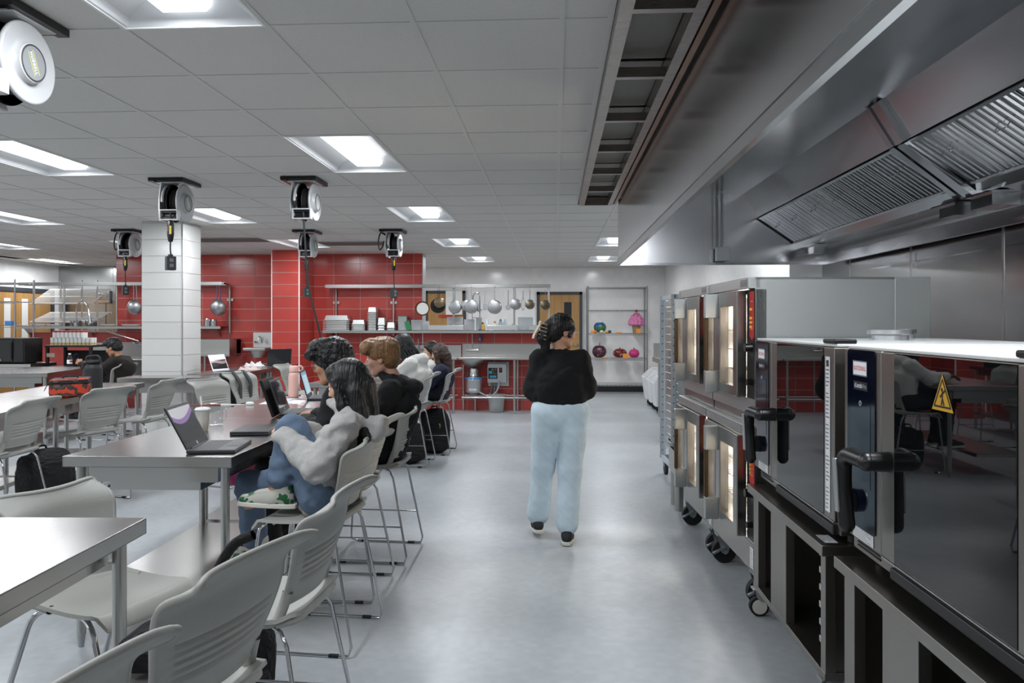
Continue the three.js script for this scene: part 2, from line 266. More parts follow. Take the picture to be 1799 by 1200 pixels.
// ---------------------------------------------------------------- exhaust hood and the air supply plenum beside it
M.filter = std(0xd2d3d5, 0.2, 1); M.lip = std(0xb9bbbd, 0.16, 1);
{
  const { x0, x1, y0, far, near, top } = HOOD;
  const t = thing('exhaust_hood', 'long stainless steel exhaust hood over the cooking line', 'exhaust hood');
  const plate = (a, b, d0, d1, th = 0.004) => {           // sheet between two points of the cross-section, swept along the hood
    const v = new THREE.Vector2(b[0] - a[0], b[1] - a[1]), n = new THREE.Vector2(-v.y, v.x).normalize().multiplyScalar(th);
    return extrude([[a[0], a[1]], [b[0], b[1]], [b[0] + n.x, b[1] + n.y], [a[0] + n.x, a[1] + n.y]], d1 - d0, 0, -d1);
  };
  mesh('front_panel', [roomBox(x0, x0 + 0.004, y0 + 0.05, CEIL - 0.058, near, far)], M.hoodSteel, t);
  mesh('front_lip', [roomBox(x0 - 0.006, x0 + 0.02, y0, y0 + 0.05, near, far)], M.lip, t); mesh('lip_edge', [roomBox(x0 - 0.01, x0 + 0.004, y0 + 0.05, y0 + 0.056, near, far)], M.chrome, t);
  mesh('end_panel', [roomBox(x0 + 0.004, x1, y0, top, far - 0.004, far)], M.hoodSteel, t);
  mesh('end_lip', [roomBox(x0, x1, y0 - 0.004, y0 + 0.02, far - 0.03, far)], M.lip, t);
  mesh('near_end_panel', [roomBox(x0 + 0.004, x1, y0, top, near, near + 0.004)], M.hoodSteel, t);
  mesh('top_panel', [roomBox(x0 + 0.004, 1.86, top, top + 0.004, near, far), roomBox(x0 + 0.004, x0 + 0.02, CEIL - 0.06, top, near, far)], M.hoodSteel, t);
  mesh('upper_slope', plate([1.85, top], [1.99, 2.57], near, far), M.hoodSteel, t);
  mesh('gutter', [plate([2.34, 2.32], [2.375, 2.255], near, far), plate([2.375, 2.255], [2.50, 2.24], near, far)], M.lip, t);
  mesh('back_panel', [roomBox(x1 - 0.004, x1, y0, 2.30, near, far), plate([2.50, 2.24], [x1, 2.20], near, far), roomBox(x1 - 0.03, x1, y0 - 0.004, y0 + 0.03, near, far)], M.hoodSteel, t);
  mesh('plenum_back', plate([2.1, 2.62], [2.45, 2.36], near, far), M.hoodSteel, t);
  // baffle filters in two banks
  const A = new THREE.Vector2(1.995, 2.565), B = new THREE.Vector2(2.345, 2.32), dir = B.clone().sub(A), len = dir.length(), ang = Math.atan2(dir.y, dir.x);
  const baffle = extrude([[-0.021, 0], [-0.0195, 0.011], [-0.009, 0.018], [0.009, 0.018], [0.0195, 0.011], [0.021, 0], [0.018, 0], [0.0165, 0.009], [0.008, 0.0155], [-0.008, 0.0155], [-0.0165, 0.009], [-0.018, 0]], len - 0.04, 0, 0.02);
  baffle.rotateY(Math.PI / 2); baffle.rotateX(Math.PI);   // runs down the slope, crown towards the room
  const frameG = [box(0.018, 0.025, 0.5, 0.009, -0.004, 0), box(0.018, 0.025, 0.5, len - 0.009, -0.004, 0), box(len, 0.02, 0.008, len / 2, -0.002, 0.246), box(len, 0.02, 0.008, len / 2, -0.002, -0.246)];
  const handle = pipe([[0.15, -0.02, -0.05], [0.15, -0.05, -0.05], [0.15, -0.05, 0.05], [0.15, -0.02, 0.05]], 0.003, 0.01, 6);
  const put = (d) => {
    const f = new THREE.Group(); f.name = 'baffle_filter'; t.add(f); f.position.set(A.x, A.y, -d); f.rotation.z = ang;
    mesh('filter_frame', frameG, M.filter, f); mesh('pull_handle', handle, M.chrome, f);
    for (let i = 0; i < 9; i++) mesh('baffle', baffle, M.filter, f, [0, 0.006 + (i % 2) * 0.003, -0.216 + i * 0.054]);
  };
  for (let d = far - 0.3; d > 4.75; d -= 0.5) put(d);
  for (let d = 4.22; d > 1.6; d -= 0.5) put(d);
  // divider between the banks, brackets, lamps and drip cups
  for (const [d0, d1, th] of [[4.44, 4.53, 0.03], [4.59, 4.65, 0.018]]) mesh('bank_divider', [plate([1.99, 2.57], [1.85, 2.798], d0, d1, th), plate([2.375, 2.265], [1.99, 2.57], d0, d1, th)], M.lip, t);
  mesh('conduit', [bar(V(1.62, 2.79, far - 0.12), V(1.62, 2.25, far - 0.12), 0.011), bar(V(1.57, 2.79, far - 0.1), V(1.57, 2.25, far - 0.1), 0.006)], M.galv, t);
  mesh('switch_box', roomBox(1.565, 1.68, y0 + 0.03, y0 + 0.16, far - 0.16, far - 0.06), M.galv, t);
  for (const [d, s] of [[7.2, 0.8], [4.75, 1], [4.38, 1.2]]) mesh('grease_cup', [roomBox(2.36, 2.36 + 0.12 * s, 2.17, 2.24, d - 0.09 * s, d + 0.09 * s), roomBox(2.33, 2.54, 2.238, 2.246, d - 0.14, d + 0.14)], M.lip, t);
  mesh('screw', cyl(0.007, 0.007, 0.012, 1.3, top - 0.006, -6.4), M.chrome, t);
  // hood lamps over the cooking line, near the camera end
  M.hoodLamp = std(0xffffff, 0.5, 0, { emissive: 0xf6faff, emissiveIntensity: 6 });
  for (const d of [0.9, 2.55]) { const l = mesh('hood_lamp', [roomBox(1.15, 1.35, top - 0.05, top - 0.004, d - 0.3, d + 0.3)], M.hoodLamp, t); const a = new THREE.RectAreaLight(0xf4f9ff, HOOD_LEVEL, 0.18, 0.58); a.position.set(1.25, top - 0.056, -d); a.rotation.x = -Math.PI / 2; scene.add(a); }
  // plenum
  const p = thing('air_supply_plenum', 'stainless steel air supply plenum set along the front of the hood', 'air plenum');
  const py = CEIL - 0.06;
  M.plenumDark = std(0x9a9893, 0.45, 1); M.perf = std(0x8a8782, 0.45, 1, { bumpMap: tex(64, (u, v) => { const a = (u * 8) % 1 - 0.5, b = (v * 8) % 1 - 0.5; return grey(a * a + b * b < 0.09 ? 0 : 1); }, 20, false), bumpScale: 0.002 });
  M.rail = std(0x9d958e, 0.3, 1, { roughnessMap: brushH });
  mesh('side_rail', roomBox(0.238, 0.292, py, CEIL + 0.02, near, far), M.rail, p); mesh('side_rail', roomBox(0.52, 0.566, py, CEIL + 0.02, near, far), M.rail, p);
  mesh('outer_rail', roomBox(0.582, 0.61, py + 0.01, py + 0.03, near, far), std(0x8f6f5c, 0.3, 1), p);
  mesh('gap_strip', roomBox(0.566, 0.624, CEIL + 0.01, CEIL + 0.02, near, far), M.plenumDark, p);
  mesh('end_rail', roomBox(0.238, 0.566, py, CEIL + 0.02, far - 0.03, far), M.rail, p);
  mesh('plenum_box', [roomBox(0.238, 0.242, CEIL, CEIL + 0.17, near, far), roomBox(0.562, 0.566, CEIL, CEIL + 0.17, near, far), roomBox(0.238, 0.566, CEIL + 0.168, CEIL + 0.172, near, far)], M.plenumDark, p);
  for (let d = far - 0.015; d > near; d -= 0.79) mesh('cross_bar', [roomBox(0.29, 0.522, py + 0.002, py + 0.05, d - 0.02, d + 0.02)], M.rail, p);
  for (let d = far - 0.015; d > 0.5; d -= 0.79) mesh('perforated_panel', roomBox(0.292, 0.52, CEIL + 0.03, CEIL + 0.034, d - 0.77, d - 0.02), M.perf, p);
}
// ---------------------------------------------------------------- printed things
function canvasTex(w, h, draw) { const c = document.createElement('canvas'); c.width = w; c.height = h; const x = c.getContext('2d'); draw(x, w, h); const t = new THREE.CanvasTexture(c); t.colorSpace = THREE.SRGBColorSpace; return t; }
function decal(name, w, h, map, parent, pos, rot = [0, 0, 0], rough = 0.35, extra = {}) {
  const m = mesh(name, new THREE.PlaneGeometry(w, h), new THREE.MeshStandardMaterial({ map, roughness: rough, ...extra }), parent, pos); m.rotation.set(...rot); return m;
}
const combiBadge = canvasTex(256, 112, (x, w, h) => { x.fillStyle = '#f2f2f2'; x.fillRect(0, 0, w, h); x.strokeStyle = '#20305a'; x.lineWidth = 6; x.strokeRect(4, 4, w - 8, h - 8); x.fillStyle = '#c8281e'; x.font = 'bold 46px sans-serif'; x.textAlign = 'center'; x.textBaseline = 'middle'; x.fillText('RATIONAL', w / 2, h / 2, w - 26); });
const combiName = canvasTex(256, 64, (x, w, h) => { x.fillStyle = '#050914'; x.fillRect(0, 0, w, h); x.fillStyle = '#e8ebf0'; x.textBaseline = 'middle'; x.font = 'bold 44px sans-serif'; x.fillText('iCombi', 20, h / 2, 140); x.font = '44px sans-serif'; x.fillStyle = '#b8bdc8'; x.fillText('Pro', 168, h / 2, 80); });
const warnSign = canvasTex(256, 256, (x, w, h) => { x.fillStyle = '#c99a1c'; x.fillRect(0, 0, w, h); x.strokeStyle = '#15120a'; x.lineWidth = 14; x.lineJoin = 'round'; x.beginPath(); x.moveTo(128, 36); x.lineTo(226, 228); x.lineTo(30, 228); x.closePath(); x.stroke(); x.fillStyle = '#15120a'; x.beginPath(); x.arc(122, 108, 13, 0, 7); x.fill(); x.lineWidth = 17; x.lineCap = 'round'; x.beginPath(); x.moveTo(128, 128); x.lineTo(128, 170); x.lineTo(116, 212); x.moveTo(128, 170); x.lineTo(146, 212); x.moveTo(128, 136); x.lineTo(158, 112); x.moveTo(128, 138); x.lineTo(104, 158); x.stroke(); });
const smallPrint = canvasTex(128, 512, (x, w, h) => { x.fillStyle = '#d9dadb'; x.fillRect(0, 0, w, h); x.fillStyle = '#55585c'; for (let y = 16; y < h - 14; y += 13) { if (y % 104 < 14) continue; x.fillRect(14, y, 60 + 40 * hash2(y, 5), 4); } x.fillStyle = '#2a2d33'; x.fillRect(24, 12, 70, 20); });
const smallPrintWide = canvasTex(256, 96, (x, w, h) => { x.fillStyle = '#d9dadb'; x.fillRect(0, 0, w, h); x.fillStyle = '#55585c'; for (let y = 12; y < h - 8; y += 12) x.fillRect(12, y, 150 + 80 * hash2(y, 9), 4); });
const vulcanBadge = canvasTex(256, 80, (x, w, h) => { x.fillStyle = '#8b8a88'; x.fillRect(0, 0, w, h); x.strokeStyle = '#2a2a2a'; x.lineWidth = 5; x.strokeRect(4, 4, w - 8, h - 8); x.fillStyle = '#1c1c1c'; x.font = 'bold 52px sans-serif'; x.textAlign = 'center'; x.textBaseline = 'middle'; x.fillText('VULCAN', w / 2, h / 2 + 2, w - 30); });
const blueSticker = canvasTex(96, 128, (x, w, h) => { x.fillStyle = '#d9d7d2'; x.fillRect(0, 0, w, h); x.fillStyle = '#2a6bc0'; x.fillRect(0, 0, 34, h); x.fillStyle = '#c98b45'; x.fillRect(44, 40, 40, 26); x.fillStyle = '#777'; x.fillRect(44, 84, 40, 6); x.fillRect(44, 98, 30, 6); });
const controlPrint = canvasTex(128, 512, (x, w, h) => { x.fillStyle = '#c3231d'; x.fillRect(0, 0, w, h * 0.72); x.fillStyle = '#141414'; x.fillRect(0, h * 0.72, w, h); x.beginPath(); x.moveTo(0, h * 0.66); x.lineTo(w / 2, h * 0.72); x.lineTo(w, h * 0.66); x.lineTo(w, h); x.lineTo(0, h); x.fill(); x.fillStyle = '#ddd'; for (const [a, b] of [[0.3, 0.14], [0.3, 0.45], [0.3, 0.55]]) x.fillRect(w * a, h * b, 50, 6); x.fillStyle = '#e8e8e8'; for (let i = 0; i < 14; i++) { const q = i / 14 * 6.28; x.fillRect(w / 2 + 42 * Math.cos(q), h * 0.86 + 42 * Math.sin(q), 5, 5); } });

// ---------------------------------------------------------------- combi ovens on stands
M.combiSteel = std(0x96918b, 0.36, 1, { roughnessMap: brushV });
M.panelGlass = phys({ color: 0x040a1c, roughness: 0.08, ior: 1.5 });
M.screen = phys({ color: 0x1a1e28, roughness: 0.06, ior: 1.5 });
M.doorGlass = phys({ color: 0x22252a, roughness: 0.015, ior: 1.5, transmission: 0.85, thickness: 0 });
M.cavity = std(0x96918b, 0.35, 1);
M.topWhite = std(0xdadcda, 0.35, 0.15);
function combi(label, standLabel, xFront, dNear, dFar, shelfX, warn, side) {
  const W = dFar - dNear, t = thing('combi_oven', label, 'oven', [xFront, 0, -(dNear + dFar) / 2], -Math.PI / 2), Y0 = 0.70, YB = 0.776, Y1 = 1.438, DEP = 0.95, L = -W / 2, R = W / 2;
  const p1 = L + 0.315, g0 = p1 + 0.095, g1 = g0 + 0.635;       // control panel, door glass limits
  mesh('body', [span(L, R, YB, Y1, -DEP, -0.22, 0.006), span(L + 0.315, R, Y1 - 0.05, Y1, -0.22, -0.06), span(R - 0.05, R, YB, Y1 - 0.05, -0.22, -0.06), span(p1 - 0.03, p1 + 0.02, YB, Y1 - 0.05, -0.22, -0.06), span(p1, R, YB, YB + 0.05, -0.22, -0.06), span(L, p1, YB, Y1, -0.22, -0.02)], M.combiSteel, t);
  mesh('top_cover', span(L, R, Y1, Y1 + 0.012, -DEP, -0.012, 0.004), M.topWhite, t);
  mesh('control_fascia', span(L, p1 - 0.004, YB, Y1 - 0.001, -0.02, 0, 0.004), M.combiSteel, t);
  const pg = mesh('control_panel', extrude(roundRect(0.235, 0.615, 0.02, L + 0.155, (YB + Y1) / 2 + 0.022), 0.004, 0, 0.0), M.panelGlass, t);
  mesh('screen', box(0.165, 0.28, 0.001, L + 0.155, 1.11, 0.0046), M.screen, pg);
  decal('badge', 0.12, 0.052, combiBadge, pg, [L + 0.15, Y1 - 0.065, 0.0048]); decal('name_print', 0.12, 0.03, combiName, pg, [L + 0.155, Y1 - 0.125, 0.0048]);
  mesh('power_mark', new THREE.TorusGeometry(0.008, 0.0016, 6, 20), std(0xaab0bb, 0.4), pg, [L + 0.155, Y1 - 0.185, 0.005]);
  const dial = mesh('dial', [cyl(0.042, 0.04, 0.03, L + 0.09, 0.905, 0.02, 'z')], M.blackPlastic, t);
  mesh('dial_ring', [new THREE.TorusGeometry(0.036, 0.005, 10, 28).translate(L + 0.09, 0.905, 0.036), cyl(0.026, 0.026, 0.006, L + 0.09, 0.905, 0.034, 'z')], M.chrome, dial);
  decal('rating_label', 0.17, 0.05, smallPrintWide, t, [L + 0.17, YB + 0.03, 0.0015]);
  mesh('fold_mark', [box(0.03, 0.035, 0.001, L + 0.14, YB + 0.075, 0.001)], std(0x3a3a3a, 0.5), t);
  const door = mesh('door', [span(p1, g0, YB, Y1 - 0.002, -0.06, 0, 0.004), span(g1, R, YB, Y1 - 0.002, -0.06, 0, 0.004), span(g0, g1, Y1 - 0.02, Y1 - 0.002, -0.06, -0.002), span(g0, g1, YB, YB + 0.02, -0.06, -0.004)], M.combiSteel, t);
  mesh('glass', span(g0, g1, YB + 0.004, Y1 - 0.004, -0.006, 0.001), M.doorGlass, door);
  mesh('lower_band', span(g0, g1, YB + 0.004, YB + 0.14, -0.04, -0.008), std(0x0d1016, 0.25), door);
  mesh('edge_strip', span(p1, R, YB - 0.004, YB, -0.03, 0.002), M.alu, door);
  const hx = p1 - 0.02, hy = 1.09;                            // lever handle: arm from the door stile, grip hanging in front of the fascia
  const hd = mesh('handle', [cyl(0.033, 0.03, 0.07, p1 + 0.055, hy, 0.03, 'z', 20), pipe([[p1 + 0.055, hy, 0.07], [hx - 0.03, hy + 0.005, 0.085], [hx - 0.075, hy - 0.02, 0.085], [hx - 0.08, hy - 0.10, 0.085], [hx - 0.06, hy - 0.235, 0.08]], 0.027, 0.05, 12), new THREE.SphereGeometry(0.027, 14, 10).translate(hx - 0.06, hy - 0.235, 0.08), new THREE.SphereGeometry(0.031, 14, 10).translate(p1 + 0.055, hy, 0.068)], M.blackPlastic, door);
  mesh('grip_insert', [xf(box(0.03, 0.18, 0.01, 0, 0, 0, 0.004), { p: [hx - 0.074, hy - 0.105, 0.1095], r: [0.02, 0, 0.09] })], M.alu, hd);
  if (side) decal('instruction_label', 0.05, 0.6, smallPrint, door, [g1 + 0.045, 1.1, 0.0015]);
  if (warn) { const g = new THREE.ShapeGeometry(shapeOf([[0, 0.055], [0.058, -0.045], [-0.058, -0.045]])); const uv = g.attributes.uv, pp = g.attributes.position; for (let i = 0; i < uv.count; i++) uv.setXY(i, 0.5 + pp.getX(i) / 0.116, 0.5 + (pp.getY(i) - 0.005) / 0.1); mesh('warning_sticker', g, new THREE.MeshStandardMaterial({ map: warnSign, roughness: 0.4 }), door, [g0 + 0.30, 1.335, 0.0025]); }
  mesh('cavity', [span(g0 - 0.02, g1 + 0.02, YB + 0.06, YB + 0.066, -0.75, -0.06), span(g0 - 0.02, g1 + 0.02, Y1 - 0.06, Y1 - 0.054, -0.75, -0.06), span(g0 - 0.02, g1 + 0.02, YB + 0.06, Y1 - 0.06, -0.75, -0.744), span(g0 - 0.026, g0 - 0.02, YB + 0.06, Y1 - 0.06, -0.75, -0.06), span(g1 + 0.02, g1 + 0.026, YB + 0.06, Y1 - 0.06, -0.75, -0.06)], M.cavity, t);
  for (let i = 0; i < 6; i++) mesh('rack_rail', [bar([g0 + 0.05, YB + 0.17 + i * 0.075, -0.65], [g0 + 0.05, YB + 0.17 + i * 0.075, -0.1], 0.004, 0.004, 6), bar([g1 - 0.05, YB + 0.17 + i * 0.075, -0.65], [g1 - 0.05, YB + 0.17 + i * 0.075, -0.1], 0.004, 0.004, 6)], M.chrome, t);
  const plinth = mesh('plinth', span(L + 0.01, R - 0.01, Y0 + 0.02, YB, -DEP, -0.03), M.combiSteel, t);
  mesh('vent_slots', [0, 1, 2, 3].map(i => span(L + 0.05, L + 0.05 + 0.19, Y0 + 0.035 + i * 0.012, Y0 + 0.04 + i * 0.012, -0.031, -0.027)), M.blackMatte, plinth);
  mesh('drip_tray', span(p1 + 0.03, R - 0.05, Y0 + 0.012, Y0 + 0.05, -0.06, -0.012, 0.006), std(0x232221, 0.4, 0.3), t);
  mesh('foot', [cyl(0.02, 0.02, 0.04, L + 0.08, Y0, -0.1), cyl(0.02, 0.02, 0.04, R - 0.08, Y0, -0.1), cyl(0.02, 0.02, 0.04, L + 0.08, Y0, -0.8), cyl(0.02, 0.02, 0.04, R - 0.08, Y0, -0.8)], M.blackPlastic, t);
  for (const [x, z, r] of [[L + 0.42, -0.52, 0.10], [L + 0.14, -0.72, 0.045]]) mesh('vent_cap', [cyl(r, r, 0.02, x, Y1 + 0.05, z), cyl(r * 0.8, r * 0.8, 0.03, x, Y1 + 0.02, z)], M.alu, t);
  mesh('door_stop', span(R - 0.14, R - 0.01, Y1 + 0.012, Y1 + 0.03, -0.09, -0.005, 0.006), M.blackPlastic, t);
  // stand
  const s = thing('oven_stand', standLabel, 'oven stand', [shelfX, 0, -(dNear + dFar) / 2], -Math.PI / 2), T = 0.677, B = 0.175, zb = -0.85;
  mesh('top_frame', [span(L - 0.01, R - 0.03, T - 0.042, T, zb, 0, 0.003)], M.combiSteel, s);
  mesh('bottom_shelf', [span(L + 0.03, R - 0.06, B - 0.03, B, zb, -0.02, 0.003)], M.combiSteel, s);
  for (const [a, b] of [[L + 0.04, L + 0.13], [L + 0.36, L + 0.60], [R - 0.10, R - 0.05]]) mesh('upright', [span(a, b, B, T - 0.04, -0.06, -0.02, 0.002), span(a, a + 0.03, B, T - 0.04, zb, -0.06)], M.combiSteel, s);
  mesh('back_sheet', span(L + 0.04, R - 0.06, B, T - 0.04, zb - 0.004, zb), M.combiSteel, s);
  for (let i = 0; i < 6; i++) mesh('tray_runner', [span(R - 0.22, R - 0.10, B + 0.07 + i * 0.07, B + 0.074 + i * 0.07, -0.6, -0.06), span(R - 0.225, R - 0.205, B + 0.058 + i * 0.07, B + 0.086 + i * 0.07, -0.6, -0.055, 0.004)], M.alu, s);
  for (const [x, z] of [[L + 0.05, -0.05], [R - 0.09, -0.05], [L + 0.05, zb + 0.07], [R - 0.09, zb + 0.07]]) {
    const c = mesh('caster', [box(0.06, 0.008, 0.08, x, B - 0.034, z), xf(extrude([[-0.03, 0.0], [0.03, 0.0], [0.022, -0.05], [0.0, -0.06], [-0.02, -0.04]], 0.004, 0), { p: [x - 0.024, B - 0.036, z], r: [0, Math.PI / 2, 0] }), xf(extrude([[-0.03, 0.0], [0.03, 0.0], [0.022, -0.05], [0.0, -0.06], [-0.02, -0.04]], 0.004, 0), { p: [x + 0.02, B - 0.036, z], r: [0, Math.PI / 2, 0] })], M.chrome, s);
    mesh('caster_wheel', [cyl(0.05, 0.05, 0.03, x, 0.05, z + 0.005, 'x', 28)], M.rubber, c); mesh('wheel_disc', cyl(0.038, 0.038, 0.036, x, 0.05, z + 0.005, 'x', 24), std(0xc9c5bb, 0.4), c);
  }
  decal('data_plate', 0.11, 0.05, smallPrintWide, s, [R - 0.12, T + 0.0015, -0.05], [-Math.PI / 2, 0, 0]);
}
combi('combi oven with a yellow warning triangle on its dark glass door', 'open steel stand under the combi oven with the warning triangle', 1.056, 1.69, 2.855, 1.02, true, false);
combi('combi oven with a long white label on its door frame, beside the double ovens', 'open steel stand next to the double ovens', 1.056, 2.96, 4.115, 1.02, false, true);

// ---------------------------------------------------------------- convection ovens, two double stacks on casters
M.ovenSteel = std(0x9d9a96, 0.27, 1, { roughnessMap: brushV });
M.ovenSide = std(0xb9bcba, 0.4, 1, { roughnessMap: brushV });
M.ovenCavity = std(0xc9c8c5, 0.28, 0.85);
M.bronze = std(0x5b4a36, 0.35, 1);
M.clearGlass = phys({ color: 0xffffff, roughness: 0.02, transmission: 1, thickness: 0, ior: 1.5 });
M.bulb = std(0xffffff, 0.4, 0, { emissive: 0xffeed6, emissiveIntensity: 12 });
function ovenStack(label, x, d, turn) {
  const W = 0.9, t = thing('convection_oven_stack', label, 'oven', [x, 0, -d], turn, undefined), L = -W / 2, R = W / 2, DEP = 0.93;
  const part = (n, g, m, p = t) => mesh(n, g, m, p);
  part('base', [span(L, R, 0.185, 0.34, -DEP, 0.0, 0.006)], M.ovenSteel);
  decal('serial_plate', 0.06, 0.11, smallPrintWide, t, [R - 0.06, 0.26, 0.0015]);
  for (const [cx, cz] of [[L + 0.08, -0.05], [R - 0.07, -0.05], [L + 0.08, -0.8], [R - 0.07, -0.8]]) {
    const c = part('caster', [box(0.09, 0.012, 0.1, cx, 0.18, cz), xf(extrude([[-0.05, 0.0], [0.05, 0.0], [0.02, -0.11], [-0.02, -0.11]], 0.005, 0), { p: [cx - 0.035, 0.178, cz], r: [0, Math.PI / 2, 0] }), xf(extrude([[-0.05, 0.0], [0.05, 0.0], [0.02, -0.11], [-0.02, -0.11]], 0.005, 0), { p: [cx + 0.03, 0.178, cz], r: [0, Math.PI / 2, 0] }), cyl(0.014, 0.014, 0.09, cx, 0.075, cz, 'x', 12), xf(box(0.02, 0.012, 0.09), { p: [cx + 0.045, 0.09, cz + 0.04], r: [0.5, 0, 0] })], M.galv);
    part('caster_wheel', [cyl(0.075, 0.075, 0.042, cx, 0.075, cz, 'x', 28)], M.rubber, c);
  }
  for (const [y0, y1, low] of [[0.34, 0.975, true], [1.035, 1.775, false]]) {
    const dt = y1 - 0.065, db = low ? y0 + 0.01 : y0 + 0.085;   // door top and bottom
    const o = part(low ? 'lower_oven' : 'upper_oven', [span(L, R, y0, y1, -DEP, -0.74, 0.004), span(L, L + 0.012, y0, y1, -0.74, -0.0), span(R - 0.012, R, y0, y1, -0.74, -0.0), span(L, R, y1 - 0.012, y1, -0.74, 0), span(L, R, y0, db, -0.74, 0), span(L, R, y1 - 0.06, y1, -0.03, 0.035, 0.004)], M.ovenSide);
    const px = R - 0.15;                                         // control panel edge
    part('cavity', [span(L + 0.02, px, db, db + 0.006, -0.7, -0.03), span(L + 0.02, px, dt - 0.02, dt - 0.014, -0.7, -0.03), span(L + 0.02, px, db, dt - 0.02, -0.706, -0.7), span(L + 0.014, L + 0.02, db, dt - 0.02, -0.7, -0.03), span(px - 0.03, px - 0.024, db, dt - 0.02, -0.7, -0.03)], M.ovenCavity, o);
    part('control_panel', [span(px, R, db, dt, -0.06, 0.0)], std(0x1a1817, 0.4, 0.4), o);
    const ph = dt - db; decal('control_print', 0.085, ph * 0.62, controlPrint, o, [R - 0.055, dt - ph * 0.31 - 0.01, 0.0015]);
    part('knob', cyl(0.026, 0.022, 0.04, R - 0.055, dt - ph * 0.53, 0.02, 'z', 20), M.blackPlastic, o); part('knob', cyl(0.02, 0.017, 0.03, R - 0.055, db + 0.09, 0.015, 'z', 16), M.blackPlastic, o);
    part('switch', [0.18, 0.26, 0.30, 0.34].map((k, i) => box(0.016, 0.014, 0.014, R - 0.055, dt - ph * k, 0.006)), std(0xd2a94a, 0.4), o);
    part('rack', [0.22, 0.42, 0.62].flatMap(k => { const y = db + ph * k, a = []; for (let i = 0; i < 12; i++) a.push(bar([L + 0.05 + i * 0.057, y, -0.66], [L + 0.05 + i * 0.057, y, -0.06], 0.003, 0.003, 5)); a.push(bar([L + 0.03, y, -0.06], [px - 0.04, y, -0.06], 0.005, 0.005, 6)); return a; }), M.chrome, o);
    const mid = px - 0.47;                                       // right door from mid to px, left door from L to mid
    const doorOf = (a, b, w0, w1) => {
      const dr = part('door', [span(a, w0, db, dt, 0.0, 0.055, 0.006), span(w1, b, db, dt, 0.0, 0.055, 0.006), span(w0, w1, dt - 0.085, dt, 0.0, 0.053, 0.003), span(w0, w1, db, db + 0.055, 0.0, 0.053, 0.003)], M.ovenSteel, o);
      part('window_pane', span(w0, w1, db + 0.055, dt - 0.085, 0.018, 0.022), M.clearGlass, dr); return dr;
    };
    const dr = doorOf(mid + 0.004, px - 0.004, mid + 0.1, px - 0.085); doorOf(L + 0.006, mid - 0.004, L + 0.06, mid - 0.05);
    const hx = mid + 0.03;
    part('handle_bracket', [span(hx - 0.02, hx + 0.03, dt - 0.15, dt - 0.005, 0.05, 0.13, 0.004)], M.ovenSide, dr); part('handle_bracket', [span(hx - 0.02, hx + 0.03, db - 0.01, db + 0.12, 0.05, 0.13, 0.004)], M.ovenSide, dr);
    part('handle', [span(hx - 0.018, hx + 0.006, db + 0.12, dt - 0.15, 0.105, 0.13, 0.006)], M.bronze, dr);
    decal('badge', 0.12, 0.038, vulcanBadge, o, [R - 0.09, y1 - 0.03, 0.0365]);
    if (!low) decal('energy_sticker', 0.035, 0.05, blueSticker, o, [L + 0.04, y1 - 0.03, 0.0365]);
    for (const [bx, k] of [[L + 0.05, 0.78], [L + 0.05, 0.33]]) {
      const at = [bx, db + ph * k, -0.17]; part('lamp', new THREE.SphereGeometry(0.024, 14, 10).translate(...at), M.bulb, o);
      const l = new THREE.PointLight(0xfff0dc, OVEN_LAMP); l.position.set(...at); l.castShadow = true; t.add(l);
    }
  }
  part('spacer', span(L + 0.01, R - 0.01, 0.975, 1.035, -DEP, -0.01), M.ovenSteel);
  part('vent_cover', [span(L + 0.1, L + 0.3, 1.775, 1.79, -0.3, -0.1, 0.004)], M.alu);
  return t;
}
{
  const t0 = -Math.PI / 2 + 0.044, ax = [0.044, 0.999];
  ovenStack('double-stacked convection oven with lit windows, next to the combi oven', 1.065 - 0.45 * 0.044, 4.14 + 0.45, t0);
  ovenStack('double-stacked convection oven with lit windows, beside the tall tray rack', 1.065 - 1.355 * 0.044, 4.14 + 1.357, t0);
}
// ---------------------------------------------------------------- stainless work tables
const TOP = 0.91;
// corner = near right corner of the top on the plan [x, depth], turned by a (the far end swings to the left for a > 0)
function workTable(label, corner, w, len, a, { shelf = true, apron = true, inset = 0.03, ends = [0.06, 0.06] } = {}) {
  const t = thing('work_table', label, 'table', [corner[0], 0, -corner[1]], a);     // local: x to the left is negative, z towards the camera; the top spans x -w..0, z -len..0
  mesh('table_top', [span(-w, 0, TOP - 0.004, TOP, -len, 0, 0.0019), span(-w, 0, TOP - 0.05, TOP - 0.004, -0.004, 0), span(-w, 0, TOP - 0.05, TOP - 0.004, -len, -len + 0.004), span(-0.004, 0, TOP - 0.05, TOP - 0.004, -len, 0), span(-w, -w + 0.004, TOP - 0.05, TOP - 0.004, -len, 0), span(-w, 0, TOP - 0.05, TOP - 0.047, -len, 0)], M.tableTop, t);
  if (apron) mesh('apron', [span(-w + 0.09, -0.09, TOP - 0.13, TOP - 0.05, -len + 0.06, -0.06), span(-w + 0.16, -0.2, TOP - 0.18, TOP - 0.13, -len + 0.2, -0.12)], M.tableTop, t);
  const lx = [-w + 0.055, -0.055], lz = [-ends[0], -len + ends[1]];
  for (const x of lx) for (const z of lz) { const l = mesh('leg', [cyl(0.0205, 0.0205, TOP - 0.11, x, (TOP - 0.05 + 0.06) / 2, z, 'y', 18)], M.steelV, t); mesh('foot', [cyl(0.012, 0.019, 0.06, x, 0.03, z, 'y', 14)], M.galv, l); }
  if (shelf) mesh('undershelf', [span(-w + 0.03, -inset, 0.236, 0.24, -len + 0.035, -0.035), span(-w + 0.03, -inset, 0.205, 0.238, -0.039, -0.035), span(-w + 0.03, -w + 0.034, 0.205, 0.238, -len + 0.035, -0.035), span(-inset - 0.004, -inset, 0.205, 0.238, -len + 0.035, -0.035)], M.tableTop, t);
  return t;
}
